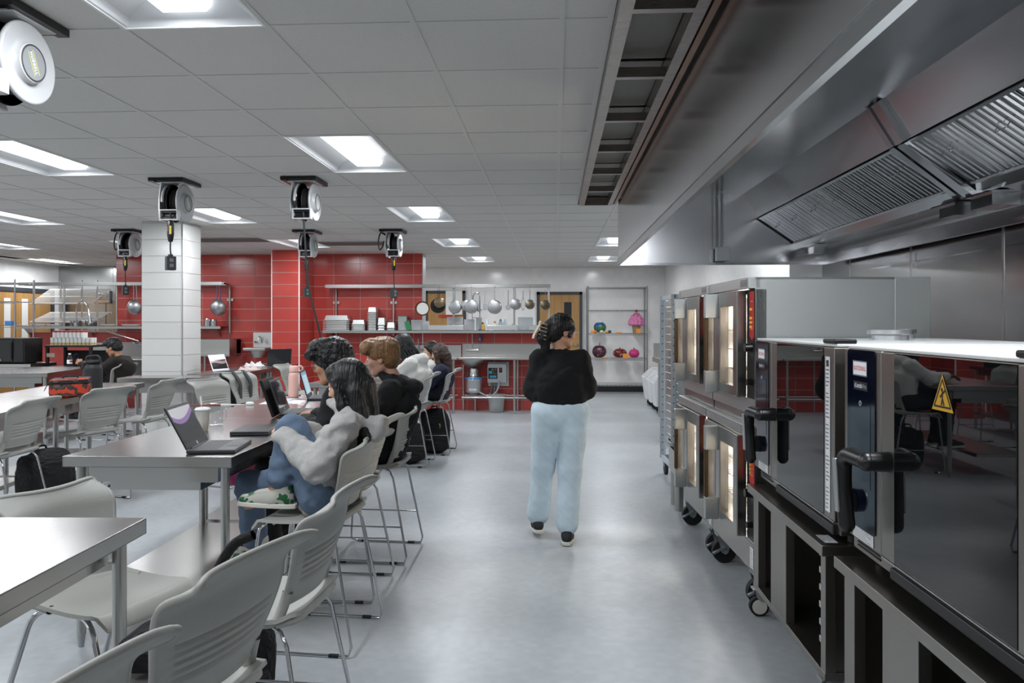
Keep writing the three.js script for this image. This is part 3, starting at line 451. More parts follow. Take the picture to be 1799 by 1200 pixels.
const at2 = (c, a, x, z) => [c[0] + x * Math.cos(a) + z * Math.sin(a), c[1] + x * Math.sin(a) - z * Math.cos(a)];     // local (x, z) of a table to plan
const T0 = at2([-1.30, 2.367], 0.05, 0, 1.5);
workTable('stainless work table with the grey caster chair pushed at its end', T0, 0.81, 1.5, 0.05, { inset: 0.34 });
const C1 = [-1.49, 3.45]; workTable('stainless work table holding the open and the closed dark laptop', C1, 0.80, 1.42, 0.02, { inset: 0.16 });
workTable('stainless work table holding the pink bottle and the cased laptop', [-1.56, 4.885], 0.80, 1.62, 0.03);
workTable('stainless work table where the person with the white hoodie leans', [-1.74, 7.75], 0.80, 1.75, 0.0, { inset: 0.3 });
const A3 = 0.17; const C3 = at2([-3.97, 5.95], A3, 0, 1.1);
workTable('stainless work table between the chairs with the black bag hanging under it', C3, 0.8, 1.42, A3, { inset: 0.42, ends: [0.06, 0.30] });
workTable('stainless work table carrying the camouflage lunch bag and big black jug', at2(C3, A3, 0, -1.435), 0.8, 1.5, A3, { inset: 0.42, ends: [0.30, 0.06] });
workTable('stainless work table carrying the clear water bottle', [-6.27, 9.12], 0.85, 1.5, 0.2);
workTable('stainless work table standing against the white tiled column', [-3.80, 8.47], 1.13, 0.46, 0.12);
workTable('stainless work table with the silver laptop beside the column', [-3.86, 9.06], 0.60, 1.3, 0.03);
workTable('stainless work table with the dark laptop near the red pier', [-3.9, 10.37], 0.60, 1.15, 0.03);

// ---------------------------------------------------------------- chairs: ribbed grey shells
const shellTex = tex(128, (u, v, x, y) => grey(0.95 + 0.05 * hash2(x, y)), 6);
M.shell = std(0x9f9f99, 0.48, 0, { map: shellTex });
function sheet(nu, nv, f, th) {                                  // closed thin shell over a parametric surface
  const P = [], N = [], e = 1e-3, q = (u, v) => f(u, v);
  for (let j = 0; j <= nv; j++) for (let i = 0; i <= nu; i++) {
    const u = i / nu * 2 - 1, v = j / nv, p = q(u, v), a = q(u + e, v).sub(q(u - e, v)), b = q(u, v + e).sub(q(u, v - e)), n = a.cross(b).normalize();
    P.push(p); N.push(n);
  }
  const pos = [], id = (i, j) => j * (nu + 1) + i, F = k => P[k].clone().addScaledVector(N[k], th / 2), B = k => P[k].clone().addScaledVector(N[k], -th / 2);
  const tri = (a, b, c) => pos.push(a.x, a.y, a.z, b.x, b.y, b.z, c.x, c.y, c.z), quad = (a, b, c, d) => { tri(a, b, c); tri(a, c, d); };
  for (let j = 0; j < nv; j++) for (let i = 0; i < nu; i++) { const a = id(i, j), b = id(i + 1, j), c = id(i + 1, j + 1), d = id(i, j + 1); quad(F(a), F(b), F(c), F(d)); quad(B(a), B(d), B(c), B(b)); }
  const edge = (k, l) => quad(F(l), F(k), B(k), B(l));
  for (let i = 0; i < nu; i++) { edge(id(i, 0), id(i + 1, 0)); edge(id(i + 1, nv), id(i, nv)); }
  for (let j = 0; j < nv; j++) { edge(id(0, j + 1), id(0, j)); edge(id(nu, j), id(nu, j + 1)); }
  const g = new THREE.BufferGeometry(); g.setAttribute('position', new THREE.Float32BufferAttribute(pos, 3)); g.computeVertexNormals();
  return uvm(toCreasedNormals(g, 0.7));
}
const smooth = (a, b, x) => { const t = Math.min(1, Math.max(0, (x - a) / (b - a))); return t * t * (3 - 2 * t); };
function shellParts(dy) {
  const bf = (u, v) => {
    const hw = 0.18 + 0.045 * smooth(0, 0.7, v) - 0.006 * smooth(0.85, 1, v), x = u * hw;
    const curl = smooth(0.72, 1, v), rib = smooth(0.86, 0.7, Math.abs(u)) * smooth(0.16, 0.2, v) * smooth(0.55, 0.51, v), k = ((v - 0.18) / 0.07) % 1;
    const z = -0.182 - 0.07 * v - 0.06 * curl * curl * (0.45 + 0.75 * u * u) + 0.035 * u * u * (1 - 0.9 * curl) - 0.018 * Math.sin(v * 3) + rib * 0.011 * (k < 0.75 ? k / 0.75 : (1 - k) / 0.25);
    return new THREE.Vector3(x, 0.662 + dy + 0.318 * v - 0.014 * u ** 8 * smooth(0.8, 1, v) + 0.012 * u * u * smooth(0.7, 1, v), z);
  };
  const rimPts = []; for (let i = 0; i <= 24; i++) rimPts.push(bf(-1, i / 24)); for (let i = 1; i <= 12; i++) rimPts.push(bf(-1 + i / 6, 1)); for (let i = 1; i <= 24; i++) rimPts.push(bf(1, 1 - i / 24)); for (let i = 1; i < 12; i++) rimPts.push(bf(1 - i / 6, 0));
  const rim = new THREE.TubeGeometry(new THREE.CatmullRomCurve3(rimPts, true), 110, 0.0095, 8, true);
  const back = merge([clean(sheet(22, 70, bf, 0.013)), clean(rim)]);
  const arm = s => { const g = pipe([[s * 0.176, 0.70 + dy, -0.163], [s * 0.177, 0.662 + dy, -0.152], [s * 0.19, 0.61 + dy, -0.135], [s * 0.2, 0.604 + dy, -0.04]], 0.0165, 0.05, 10); return g; };
  const rail = pipe([[-0.19, 0.604 + dy, -0.13], [-0.17, 0.614 + dy, -0.188], [0, 0.616 + dy, -0.196], [0.17, 0.614 + dy, -0.188], [0.19, 0.604 + dy, -0.13]], 0.0135, 0.05, 10);
  const seat = sheet(20, 24, (u, v) => {
    const round = 1 - 0.10 * smooth(0.8, 1, v) ** 2 - 0.12 * smooth(0.14, 0, v), x = u * 0.225 * round * (0.94 + 0.06 * v);
    return new THREE.Vector3(x, 0.602 + dy + 0.012 * u ** 4 + 0.008 * Math.cos(v * 5) - 0.05 * smooth(0.86, 1, v) ** 2 + 0.014 * smooth(0.15, 0, v), 0.235 - 0.43 * (1 - v));
  }, 0.014);
  return { back, armL: arm(-1), armR: arm(1), seat: merge([clean(seat), clean(rail)]) };
}
const SH = shellParts(0), SL = shellParts(-0.11);
function stool(label, x, d, turn, group) {
  const t = thing('stool_chair', label, 'chair', [x, 0, -d], turn, group);
  mesh('seat', SH.seat, M.shell, t); const b = mesh('backrest', SH.back, M.shell, t); mesh('back_arm', SH.armL, M.shell, t); mesh('back_arm', SH.armR, M.shell, t);
  for (const s of [-1, 1]) {
    mesh('leg_frame', pipe([[s * 0.17, 0.592, 0.17], [s * 0.2, 0.57, 0.2], [s * 0.235, 0.008, 0.25], [s * 0.235, 0.008, -0.27], [s * 0.19, 0.57, -0.16], [s * 0.16, 0.592, -0.1]], 0.0075, 0.03, 8), M.chrome, t);
    mesh('side_rail', bar([s * 0.216, 0.23, 0.236], [s * 0.216, 0.23, -0.222], 0.005, 0.005, 8), M.chrome, t);
    mesh('glide', box(0.016, 0.016, 0.05, s * 0.235, 0.009, 0.15, 0.004), M.blackPlastic, t); mesh('glide', box(0.016, 0.016, 0.05, s * 0.235, 0.009, -0.18, 0.004), M.blackPlastic, t);
  }
  mesh('foot_rail', bar([-0.216, 0.23, 0.236], [0.216, 0.23, 0.236], 0.006, 0.006, 8), M.chrome, t);
  mesh('cross_rail', [bar([-0.17, 0.585, 0.14], [0.17, 0.585, 0.14], 0.007, 0.007, 8), bar([-0.17, 0.585, -0.12], [0.17, 0.585, -0.12], 0.007, 0.007, 8)], M.chrome, t);
  return t;
}
const faceLeft = (a = 0) => -Math.PI / 2 - a, faceRight = (a = 0) => Math.PI / 2 - a;
const stools = {
  Y: stool('grey ribbed stool chair partly cut off at the table end, without a strap', -1.03, 1.17, faceLeft(0.15)),
  Z: stool('grey ribbed stool chair with the black backpack strap on it', -0.996, 1.85, faceLeft(0.26)),
  A: stool('empty grey ribbed stool chair behind the person in the grey hoodie', -0.975, 2.5, faceLeft(0.06)),
  B: stool('grey ribbed stool chair under the person in the grey hoodie', -1.17, 3.69, faceLeft(0.08)),
  C: stool('grey ribbed stool chair under the person with glasses', -1.24, 4.35, faceLeft(0.02)),
  D: stool('grey ribbed stool chair under the person in the black hoodie', -1.19, 5.04, faceLeft(0.05)),
  E1: stool('grey ribbed stool chair under the person in the white hoodie', -1.60, 8.24, faceLeft(0.02)),
  E2: stool('grey ribbed stool chair under the person in the navy sweater', -1.46, 9.0, faceLeft(0.03)),
  G: stool('grey ribbed stool chair with a large black bag below its seat', -3.98, 5.25, faceLeft(-0.06)),
  F: stool('grey ribbed stool chair tucked beside the camouflage lunch bag', -4.0, 6.31, faceLeft(0.3)),
  H: stool('grey ribbed stool chair facing the column, back to the clear jar', -3.98, 7.15, faceLeft(0.05)),
  J: stool('grey stool chair with its slotted front face turned to the red brush', -3.11, 7.18, faceRight(0.3)),
  J2: stool('grey stool chair with the backpack slung over its back', -3.22, 8.2, faceRight(0.25)),
  K: stool('grey ribbed stool chair under the person in the dark brown jacket', -5.98, 9.86, faceLeft(-0.02)),
  L: stool('grey ribbed stool chair standing against the white column', -5.86, 10.7, faceLeft(0.0)),
  N: stool('grey stool chair standing behind the laptop with the lit page', -2.9, 10.7, faceLeft(0.1)),
  N2: stool('pale grey stool chair standing behind the pink bottle', -3.3, 9.9, faceRight(0.1)),
};
{ // low chair on casters at the end of the near table
  const t = thing('caster_chair', 'low grey plastic chair on casters at the end of the table', 'chair', [-1.72, 0, -2.84], faceRight(0.3));
  mesh('seat', SL.seat, M.shell, t); mesh('backrest', SL.back, M.shell, t); mesh('back_arm', SL.armL, M.shell, t); mesh('back_arm', SL.armR, M.shell, t);
  for (const s of [-1, 1]) {
    mesh('leg_frame', pipe([[s * 0.2, 0.11, 0.25], [s * 0.2, 0.45, 0.16], [s * 0.18, 0.482, 0.1], [s * 0.18, 0.482, -0.1], [s * 0.2, 0.45, -0.14], [s * 0.22, 0.11, -0.26]], 0.011, 0.04, 10), M.chrome, t);
    for (const z of [0.25, -0.26]) mesh('caster', [cyl(0.028, 0.028, 0.018, s * 0.21 - 0.014, 0.028, z, 'x', 20), cyl(0.028, 0.028, 0.018, s * 0.21 + 0.014, 0.028, z, 'x', 20), cyl(0.012, 0.012, 0.06, s * 0.21, 0.08, z), box(0.02, 0.03, 0.05, s * 0.21, 0.05, z, 0.008)], M.blackPlastic, t);
  }
}
// ---------------------------------------------------------------- things on the tables
M.lapBlack = std(0x17181a, 0.45); M.lapDeck = std(0x4b4d50, 0.45); M.lapGrey = std(0x2c2e31, 0.4, 0.3); M.lapSilver = std(0xb9bbbd, 0.35, 0.7);
const keysTex = canvasTex(512, 256, (x, w, h) => { x.fillStyle = '#5b5d60'; x.fillRect(0, 0, w, h); for (let r = 0; r < 5; r++) for (let c = 0; c < 13; c++) { x.fillStyle = '#0c0d0e'; x.fillRect(10 + c * 38, 10 + r * 48, 33, 41); } });
const scrDark = canvasTex(512, 320, (x, w, h) => { const g = x.createLinearGradient(0, 0, w, h); x.fillStyle = '#20242f'; x.fillRect(0, 0, w, h); x.fillStyle = '#b58fd0'; x.beginPath(); x.moveTo(0, 60); x.bezierCurveTo(150, 150, 350, 90, 512, 20); x.lineTo(512, 60); x.bezierCurveTo(350, 140, 150, 190, 0, 110); x.fill(); x.fillStyle = '#f4f2f7'; x.beginPath(); x.moveTo(0, 0); x.lineTo(512, 0); x.lineTo(512, 22); x.bezierCurveTo(350, 90, 150, 150, 0, 60); x.fill(); });  // purple band is wallpaper, the white top a painted reflection of a ceiling light
const scrLock = canvasTex(512, 320, (x, w, h) => { x.fillStyle = '#15161a'; x.fillRect(0, 0, w, h); x.fillStyle = '#3b4f9a'; for (const [a, b] of [[140, 210], [150, 260], [240, 255], [330, 90]]) x.fillRect(a, b, 34, 9); });
const scrDoc = canvasTex(512, 320, (x, w, h) => { x.fillStyle = '#7f9cad'; x.fillRect(0, 0, w, h); x.fillStyle = '#5d7f93'; x.fillRect(0, 0, w, 40); x.fillStyle = '#9db4c0'; x.fillRect(120, 56, 280, 250); x.fillStyle = '#4d6b7d'; for (let i = 0; i < 12; i++) x.fillRect(140, 74 + i * 18, 160 + 80 * hash2(i, 3), 5); });
function laptop(label, pos, turn, { open = 1.9, w = 0.32, d = 0.215, body = M.lapBlack, screen, glow = 0, deckMat, keys = true } = {}) {
  const t = thing('laptop', label, 'laptop', pos, turn);          // local: hinge along x at z = -d/2, user at +z
  mesh('base', [box(w, 0.016, d, 0, 0.009, 0, 0.006)], body, t); if (keys) mesh('deck', box(w * 0.96, 0.001, d * 0.92, 0, 0.0168, 0.002), deckMat || M.lapDeck, t);
  if (keys) { const k = mesh('keyboard', new THREE.PlaneGeometry(w * 0.88, d * 0.5), new THREE.MeshStandardMaterial({ map: keysTex, roughness: 0.5 }), t, [0, 0.0182, -d * 0.12]); k.rotation.x = -Math.PI / 2; mesh('touchpad', box(w * 0.3, 0.001, d * 0.26, 0, 0.0178, d * 0.31), M.lapGrey, t); }
  const lid = new THREE.Group(); lid.name = 'lid'; t.add(lid); lid.position.set(0, 0.018, -d / 2 + 0.004); lid.rotation.x = -(open - Math.PI / 2);
  mesh('lid_shell', [box(w, d, 0.008, 0, d / 2, 0, 0.004)], body, lid);
  if (screen) { const m = mesh('screen', new THREE.PlaneGeometry(w * 0.9, d * 0.8), phys(glow ? { color: 0x000000, emissive: 0xffffff, emissiveMap: screen, emissiveIntensity: glow, roughness: 0.25 } : { map: screen, roughness: 0.06, clearcoat: 1, clearcoatRoughness: 0.03 }), lid, [0, d * 0.53, 0.0045]); }
  mesh('logo', cyl(0.009, 0.009, 0.001, 0, d * 0.06, 0.0045, 'z', 16), M.alu, lid);
  mesh('hinge', [cyl(0.006, 0.006, w * 0.6, 0, 0.016, -d / 2 + 0.004, 'x', 10)], M.blackPlastic, t);
  return t;
}
laptop('open black laptop with a purple wallpaper and a painted white reflection on its dark screen', [-1.655, TOP, -3.70], Math.PI / 2 + 0.15, { open: 2.05, w: 0.335, d: 0.225, screen: scrDark });
laptop('open laptop in a black zip case with a nearly black screen', [-1.71, TOP + 0.012, -5.07], Math.PI / 2 + 0.16, { open: 1.9, w: 0.33, d: 0.225, screen: scrLock });
{ const t = thing('laptop_case', 'black padded zip case folded open under the laptop', 'case', [-1.71, TOP, -5.07], Math.PI / 2 + 0.16); mesh('case_base', box(0.36, 0.011, 0.26, 0, 0.006, 0, 0.004), M.blackMatte, t); const l = mesh('case_lid', box(0.36, 0.255, 0.02, 0, 0.128, -0.014, 0.008), M.blackMatte, t, [0, 0.01, -0.135]); l.rotation.x = -(1.9 - Math.PI / 2); }
laptop('open dark laptop showing a lit blue-grey page', [-1.90, TOP, -6.18], Math.PI / 2 + 0.2, { open: 1.85, w: 0.33, d: 0.225, screen: scrDoc, glow: 0.55 });
laptop('open silver laptop with a glossy screen on the table beside the column', [-4.08, TOP, -9.35], Math.PI / 2 - 0.25, { open: 1.95, w: 0.31, d: 0.22, body: M.lapSilver, screen: canvasTex(256, 160, (x, w, h) => { x.fillStyle = '#1a1112'; x.fillRect(0, 0, w, h); x.fillStyle = '#a98d8d'; x.beginPath(); x.moveTo(0, 90); x.bezierCurveTo(80, 60, 160, 130, 256, 90); x.lineTo(256, 60); x.bezierCurveTo(160, 90, 80, 30, 0, 60); x.fill(); x.fillStyle = '#e9e4e4'; x.fillRect(0, 0, w, 50); }) });  // pale areas of the screen picture are a painted reflection
laptop('open dark laptop seen from behind near the red pier', [-4.10, TOP, -11.08], Math.PI + 0.6, { open: 1.85, w: 0.34, d: 0.235, body: M.lapGrey });
{ const t = thing('closed_laptop', 'closed dark grey laptop lying near the knee of the person in grey', 'laptop', [-1.70, TOP, -4.27], Math.PI / 2 + 0.12); mesh('base', box(0.31, 0.012, 0.21, 0, 0.007, 0, 0.005), M.lapBlack, t); mesh('lid', box(0.31, 0.008, 0.21, 0, 0.018, 0, 0.004), M.lapGrey, t); }
{ const t = thing('water_bottle', 'pale pink drinking bottle with a carry loop lid', 'bottle', [-2.19, TOP, -6.30], 0.5); M.pink = std(0xe2b3a8, 0.4); mesh('body', lathe([[0.0, 0], [0.04, 0], [0.042, 0.006], [0.042, 0.17], [0.036, 0.2], [0.03, 0.21], [0, 0.21]]), M.pink, t); const l = mesh('lid', lathe([[0, 0.205], [0.034, 0.205], [0.036, 0.215], [0.036, 0.25], [0.026, 0.262], [0, 0.264]]), M.pink, t); mesh('carry_loop', new THREE.TorusGeometry(0.022, 0.008, 10, 24).translate(0.052, 0.235, 0), M.pink, l); }
{ const t = thing('drink_jug', 'large black drink jug with a loop handle', 'jug', [-4.18, TOP, -6.70], 0.2); const m = std(0x1a1b1d, 0.55); mesh('body', lathe([[0, 0], [0.076, 0], [0.08, 0.008], [0.08, 0.055], [0.0775, 0.06], [0.08, 0.065], [0.08, 0.2], [0.07, 0.235], [0.055, 0.25], [0, 0.25]]), m, t); mesh('lid', lathe([[0, 0.248], [0.05, 0.248], [0.052, 0.27], [0.045, 0.285], [0, 0.287]]), m, t); mesh('handle', pipe([[-0.05, 0.26, 0], [-0.055, 0.315, 0], [0.055, 0.325, 0], [0.066, 0.25, 0]], 0.011, 0.03, 10), m, t); mesh('spout', cyl(0.016, 0.02, 0.05, -0.065, 0.235, 0.03, 'y', 14), m, t); }
{ const t = thing('lunch_bag', 'orange and grey camouflage lunch bag with a black zip', 'bag', onY(124, 697, TOP).setY(TOP), 0.4);
  const camo = tex(256, (u, v) => { const n = vnoise(u * 5, v * 5, 5) + 0.4 * vnoise(u * 14, v * 14, 14); return n > 0.86 ? [0.70, 0.22, 0.12] : n > 0.62 ? [0.20, 0.17, 0.16] : n > 0.45 ? [0.36, 0.30, 0.27] : [0.11, 0.10, 0.10]; }, 4);
  const m = std(0xffffff, 0.8, 0, { map: camo }); mesh('body', [box(0.30, 0.12, 0.17, 0, 0.063, 0, 0.03)], m, t); const l = mesh('lid', [xf(box(0.29, 0.035, 0.17, 0, 0, 0, 0.016), { p: [0, 0.14, -0.005], r: [0.06, 0, 0.03] })], m, t); mesh('zip', [box(0.306, 0.012, 0.176, 0, 0.123, 0, 0.005)], M.blackMatte, t); mesh('carry_handle', pipe([[-0.06, 0.155, 0], [-0.05, 0.172, 0], [0.05, 0.172, 0], [0.06, 0.155, 0]], 0.006, 0.02, 8), M.blackMatte, l); mesh('zip_pull', bar([-0.15, 0.12, 0.07], [-0.175, 0.06, 0.09], 0.004, 0.003, 6), M.blackMatte, t); }
{ const t = thing('plastic_bottle', 'clear water bottle with a white cap', 'bottle', onY(122.5, 651, TOP).setY(TOP), 0); const gl = phys({ color: 0xf2f6f8, roughness: 0.08, transmission: 1, thickness: 0, ior: 1.4 }); mesh('body', lathe([[0, 0.002], [0.028, 0.002], [0.032, 0.01], [0.031, 0.05], [0.033, 0.06], [0.031, 0.075], [0.033, 0.15], [0.028, 0.175], [0.013, 0.2], [0.012, 0.208]], 24), gl, t); mesh('label', cyl(0.0335, 0.0335, 0.05, 0, 0.115, 0, 'y', 24), new THREE.MeshStandardMaterial({ map: canvasTex(128, 64, (x, w, h) => { x.fillStyle = '#e8e8e8'; x.fillRect(0, 0, w, h); x.fillStyle = '#c03030'; x.fillRect(10, 10, 34, 30); x.fillStyle = '#456'; x.fillRect(60, 20, 50, 8); x.fillRect(60, 36, 40, 6); }), roughness: 0.5 }), t); mesh('cap', cyl(0.016, 0.016, 0.018, 0, 0.216, 0), M.white, t); }
{ const t = thing('iced_cup', 'white lidded plastic cup with a straw behind the open laptop', 'cup', onY(356, 757, TOP).setY(TOP), 0); mesh('body', lathe([[0, 0.001], [0.03, 0.001], [0.042, 0.12], [0.0405, 0.12], [0.029, 0.004]], 28), phys({ color: 0xf0efec, roughness: 0.2, transmission: 0.75, thickness: 0 }), t); mesh('drink', lathe([[0, 0.006], [0.028, 0.006], [0.0318, 0.045], [0, 0.045]], 24), std(0xb08458, 0.4), t); mesh('lid', lathe([[0, 0.125], [0.036, 0.125], [0.044, 0.118], [0.044, 0.126], [0.036, 0.134], [0, 0.134]], 28), std(0xe9e9e6, 0.3), t); mesh('straw', bar([0.008, 0.03, 0], [-0.012, 0.2, 0.0], 0.005), M.white, t); }
{ const t = thing('measuring_jug', 'clear measuring jug with red marks beside the lidded cup', 'jug', onY(377, 748, TOP).setY(TOP), -0.3); const gl = phys({ color: 0xf6f8f8, roughness: 0.03, transmission: 1, thickness: 0, ior: 1.5 }); mesh('body', lathe([[0, 0.002], [0.042, 0.002], [0.048, 0.01], [0.053, 0.125], [0.056, 0.13], [0.051, 0.128], [0.045, 0.012], [0, 0.008]], 32), gl, t); mesh('handle', pipe([[0.05, 0.11, 0], [0.088, 0.105, 0], [0.085, 0.04, 0], [0.049, 0.03, 0]], 0.006, 0.02, 8), gl, t); mesh('red_marks', [0.06, 0.08, 0.1].map(y => xf(box(0.026, 0.004, 0.001), { p: [-0.02, y, 0.0485], r: [0, -0.35, 0] })), std(0xb3362c, 0.5), t); }
{ const a = onY(312, 712, TOP), b = onY(416, 709, TOP); const t = thing('paint_brush', 'red and white handled brush resting across the cup and jug', 'brush', onY(356, 757, TOP).setY(TOP + 0.142), 0.22); mesh('handle', bar([-0.12, 0.004, 0], [0.1, 0.004, 0], 0.003, 0.0055, 8), std(0x8a2320, 0.4), t); mesh('bristles', bar([0.1, 0.004, 0], [0.23, 0.004, 0], 0.0075, 0.003, 8), M.white, t); }
// papers, cloths and small things on the far tables
{ const m = std(0xd7c3bf, 0.9), w = std(0xdedddb, 0.9); const cloth = (name, label, pos, sx, sz, mat, h = 0.03) => { const g = new THREE.PlaneGeometry(sx, sz, 24, 18); g.rotateX(-Math.PI / 2); const p = g.attributes.position; for (let i = 0; i < p.count; i++) { const x = p.getX(i) / sx, z = p.getZ(i) / sz, f = 1 - smooth(0.3, 0.5, Math.max(Math.abs(x), Math.abs(z))); p.setY(i, 0.004 + f * h * (0.5 + 0.5 * Math.sin(x * 17 + 3 * Math.sin(z * 9))) * (0.4 + vnoise(x * 5 + 9, z * 5 + 9, 99))); } g.computeVertexNormals(); const o = mesh(name, g, new THREE.MeshStandardMaterial({ color: mat.color, roughness: 0.9, side: THREE.DoubleSide }), scene, pos); return tag(o, label, 'cloth'); };
  cloth('folded_cloth', 'crumpled pinkish cloth beside the silver laptop', [-4.02, TOP, -9.85], 0.26, 0.2, m, 0.05); cloth('folded_cloth', 'crumpled white cloth in front of the dark laptop', [-4.30, TOP, -10.72], 0.26, 0.22, w, 0.06);
  const pt = canvasTex(256, 256, (x, w2, h) => { x.fillStyle = '#e6e5e6'; x.fillRect(0, 0, w2, h); x.fillStyle = '#5a5fa0'; for (let i = 0; i < 7; i++) for (let j = 0; j < 6; j++) if (hash2(i, j) > 0.35) x.fillRect(14 + j * 40, 16 + i * 33, 30, 18); x.fillStyle = '#c0607a'; x.fillRect(170, 180, 60, 30); });
  const o = mesh('printed_sheet', box(0.30, 0.002, 0.42), new THREE.MeshStandardMaterial({ map: pt, roughness: 0.6 }), scene, [-2.13, TOP + 0.001, -5.95]); const uv = o.geometry.attributes.uv; for (let i = 0; i < uv.count; i++) uv.setXY(i, uv.getX(i) / 0.3 + 0.5, uv.getY(i) / 0.42 + 0.5); o.rotation.y = 0.1; tag(o, 'white sheet printed with purple blocks under the pink bottle', 'paper');
  tag(mesh('phone', box(0.075, 0.009, 0.15, 0, 0.005, 0, 0.004), M.blackPlastic, scene, [-2.24, TOP, -6.42]), 'black phone lying behind the pink bottle', 'phone').rotation.y = 0.9;
  const tb = thing('ear_buds_case', 'small white case near the edge of the table by the cased laptop', 'case', [-2.3, TOP, -5.65]); mesh('body', box(0.055, 0.025, 0.04, 0, 0.0125, 0, 0.011), M.white, tb);
}
// ---------------------------------------------------------------- cord reels under the ceiling
M.reelWhite = std(0xb9babb, 0.28); M.reelGrey = std(0x8f9192, 0.4); M.cord = std(0x1d1d1e, 0.6);
const hubPrint = canvasTex(256, 256, (x, w, h) => { x.fillStyle = '#8c8f91'; x.fillRect(0, 0, w, h); x.translate(w / 2, h / 2); x.rotate(1.15); x.fillStyle = '#d8d24a'; x.fillRect(-96, -32, 192, 6); x.fillRect(-96, 26, 192, 6); x.fillStyle = '#e9eaeb'; x.font = 'bold 40px sans-serif'; x.textAlign = 'center'; x.textBaseline = 'middle'; x.fillText('HUBBELL', 0, 0, 188); });
function reel(label, x, d, { drop = 0.0, tail = 0, long = null, turn = 0 } = {}) {
  const t = thing('cord_reel', label, 'cord reel', [x, CEIL, -d], turn);          // local: spool axis along x, badge looks to +x
  mesh('mount_plate', [box(0.30, 0.022, 0.05, -0.03, -0.012, 0.14), box(0.30, 0.022, 0.05, -0.03, -0.012, -0.14), box(0.05, 0.03, 0.34, 0.1, -0.016, 0), box(0.05, 0.03, 0.34, -0.15, -0.016, 0)], M.blackPlastic, t);
  const arch = s => sheet(4, 14, (u, v) => new THREE.Vector3(-0.085 - 0.025 * Math.sin(v * 3.1), -0.03 - v * 0.33, u * (0.13 - 0.03 * Math.sin(v * 2.6)) + 0.03 * v), 0.012);
  mesh('bracket', [arch(1), box(0.24, 0.012, 0.25, -0.02, -0.03, 0, 0.005), cyl(0.045, 0.045, 0.05, -0.115, -0.19, 0, 'x', 20), new THREE.TorusGeometry(0.155, 0.012, 8, 40, 2.6).rotateY(Math.PI / 2).rotateX(0.6).translate(-0.062, -0.195, 0)], M.reelWhite, t);
  const disc = xf(lathe([[0, 0.035], [0.072, 0.035], [0.078, 0.03], [0.08, 0.012], [0.1, 0.008], [0.15, 0.018], [0.158, 0.016], [0.162, 0.008], [0.158, 0.0], [0.15, 0.002], [0.09, -0.006], [0, -0.006]], 48), { r: [0, 0, -Math.PI / 2] });
  const face = mesh('spool_disc', disc, M.reelWhite, t, [0.055, -0.195, 0]);
  mesh('spool_disc', xf(disc, { s: [-1, 1, 1] }).scale(1, 1, 1), M.reelWhite, t, [-0.025, -0.195, 0]);
  const b = mesh('badge', new THREE.CircleGeometry(0.066, 36), new THREE.MeshStandardMaterial({ map: hubPrint, roughness: 0.4 }), face, [0.0355, 0, 0]); b.rotation.y = Math.PI / 2; mesh('badge_rim', new THREE.TorusGeometry(0.069, 0.0035, 8, 40).rotateY(Math.PI / 2), std(0x3a3b3c, 0.5), face, [0.0345, 0, 0]);
  mesh('cord_coil', [0, 1, 2, 3, 4].map(i => new THREE.TorusGeometry(0.112 - 0.004 * (i % 2), 0.0085, 8, 40).rotateY(Math.PI / 2).translate(-0.016 + i * 0.0155, -0.195, 0)), M.cord, t);
  mesh('spool_core', cyl(0.1, 0.1, 0.07, 0.015, -0.195, 0, 'x', 30), M.cord, t);
  mesh('cord_guide', [box(0.15, 0.012, 0.05, 0.005, -0.275, 0.155, 0.004), box(0.15, 0.012, 0.05, 0.005, -0.355, 0.155, 0.004), box(0.012, 0.09, 0.05, -0.07, -0.315, 0.155, 0.004), box(0.012, 0.09, 0.05, 0.08, -0.315, 0.155, 0.004)], M.reelWhite, t);
  mesh('guide_roller', [cyl(0.011, 0.011, 0.13, 0.005, -0.292, 0.155, 'x', 14), cyl(0.011, 0.011, 0.13, 0.005, -0.338, 0.155, 'x', 14), box(0.13, 0.08, 0.006, 0.005, -0.315, 0.136)], M.blackPlastic, t);
  const cx = 0.02, cz = 0.17;
  if (long) mesh('cord', curve([[cx, -0.3, cz], [cx + 0.012, -0.5, cz], ...long], 0.0085, 60, 8), M.cord, t);
  else if (drop) {
    const y = -0.36; mesh('cord', [bar([cx, -0.3, cz], [cx, y, cz], 0.008), curve([[cx, y - 0.17, cz], [cx - 0.002, y - 0.24, cz], [cx + 0.004, y - drop, cz]], 0.0065, 12)], M.cord, t);
    const g = mesh('shock_guard', lathe([[0, -0.01], [0.018, -0.008], [0.024, 0.02], [0.03, 0.05], [0.03, 0.13], [0.022, 0.165], [0.012, 0.178], [0, 0.18]], 20).scale(1, 1, 0.7), M.blackPlastic, t, [cx, y - 0.175, cz]);
    mesh('guard_label', [box(0.018, 0.07, 0.002, 0.009, 0.09, 0.0205)], std(0xc9b52c, 0.5), g); mesh('guard_button', [box(0.01, 0.012, 0.004, -0.012, 0.11, 0.0195), box(0.01, 0.012, 0.004, -0.012, 0.09, 0.0195)], std(0xa03a36, 0.5), g);
    const o = mesh('outlet_box', [box(0.075, 0.115, 0.075, 0, -0.065, 0, 0.004), cyl(0.02, 0.02, 0.02, 0, 0.0, 0, 'y', 14)], std(0x2c2d2f, 0.6), t, [cx, y - drop, cz]); o.rotation.y = turn ? -0.6 : 0.7;
    mesh('socket', [box(0.032, 0.03, 0.002, 0, -0.04, 0.0385, 0.001), box(0.032, 0.03, 0.002, 0, -0.085, 0.0385, 0.001)], std(0x6c6e70, 0.5), o);
  }
  if (tail) mesh('supply_cord', curve([[-0.13, -0.06, 0], [-0.19, -0.03, 0], [-0.22, -0.16, 0.02], [-0.2, -0.26, 0.02], [-0.16, -0.2, 0.01], [-0.15, -0.14, 0]], 0.009, 40), M.cord, t);
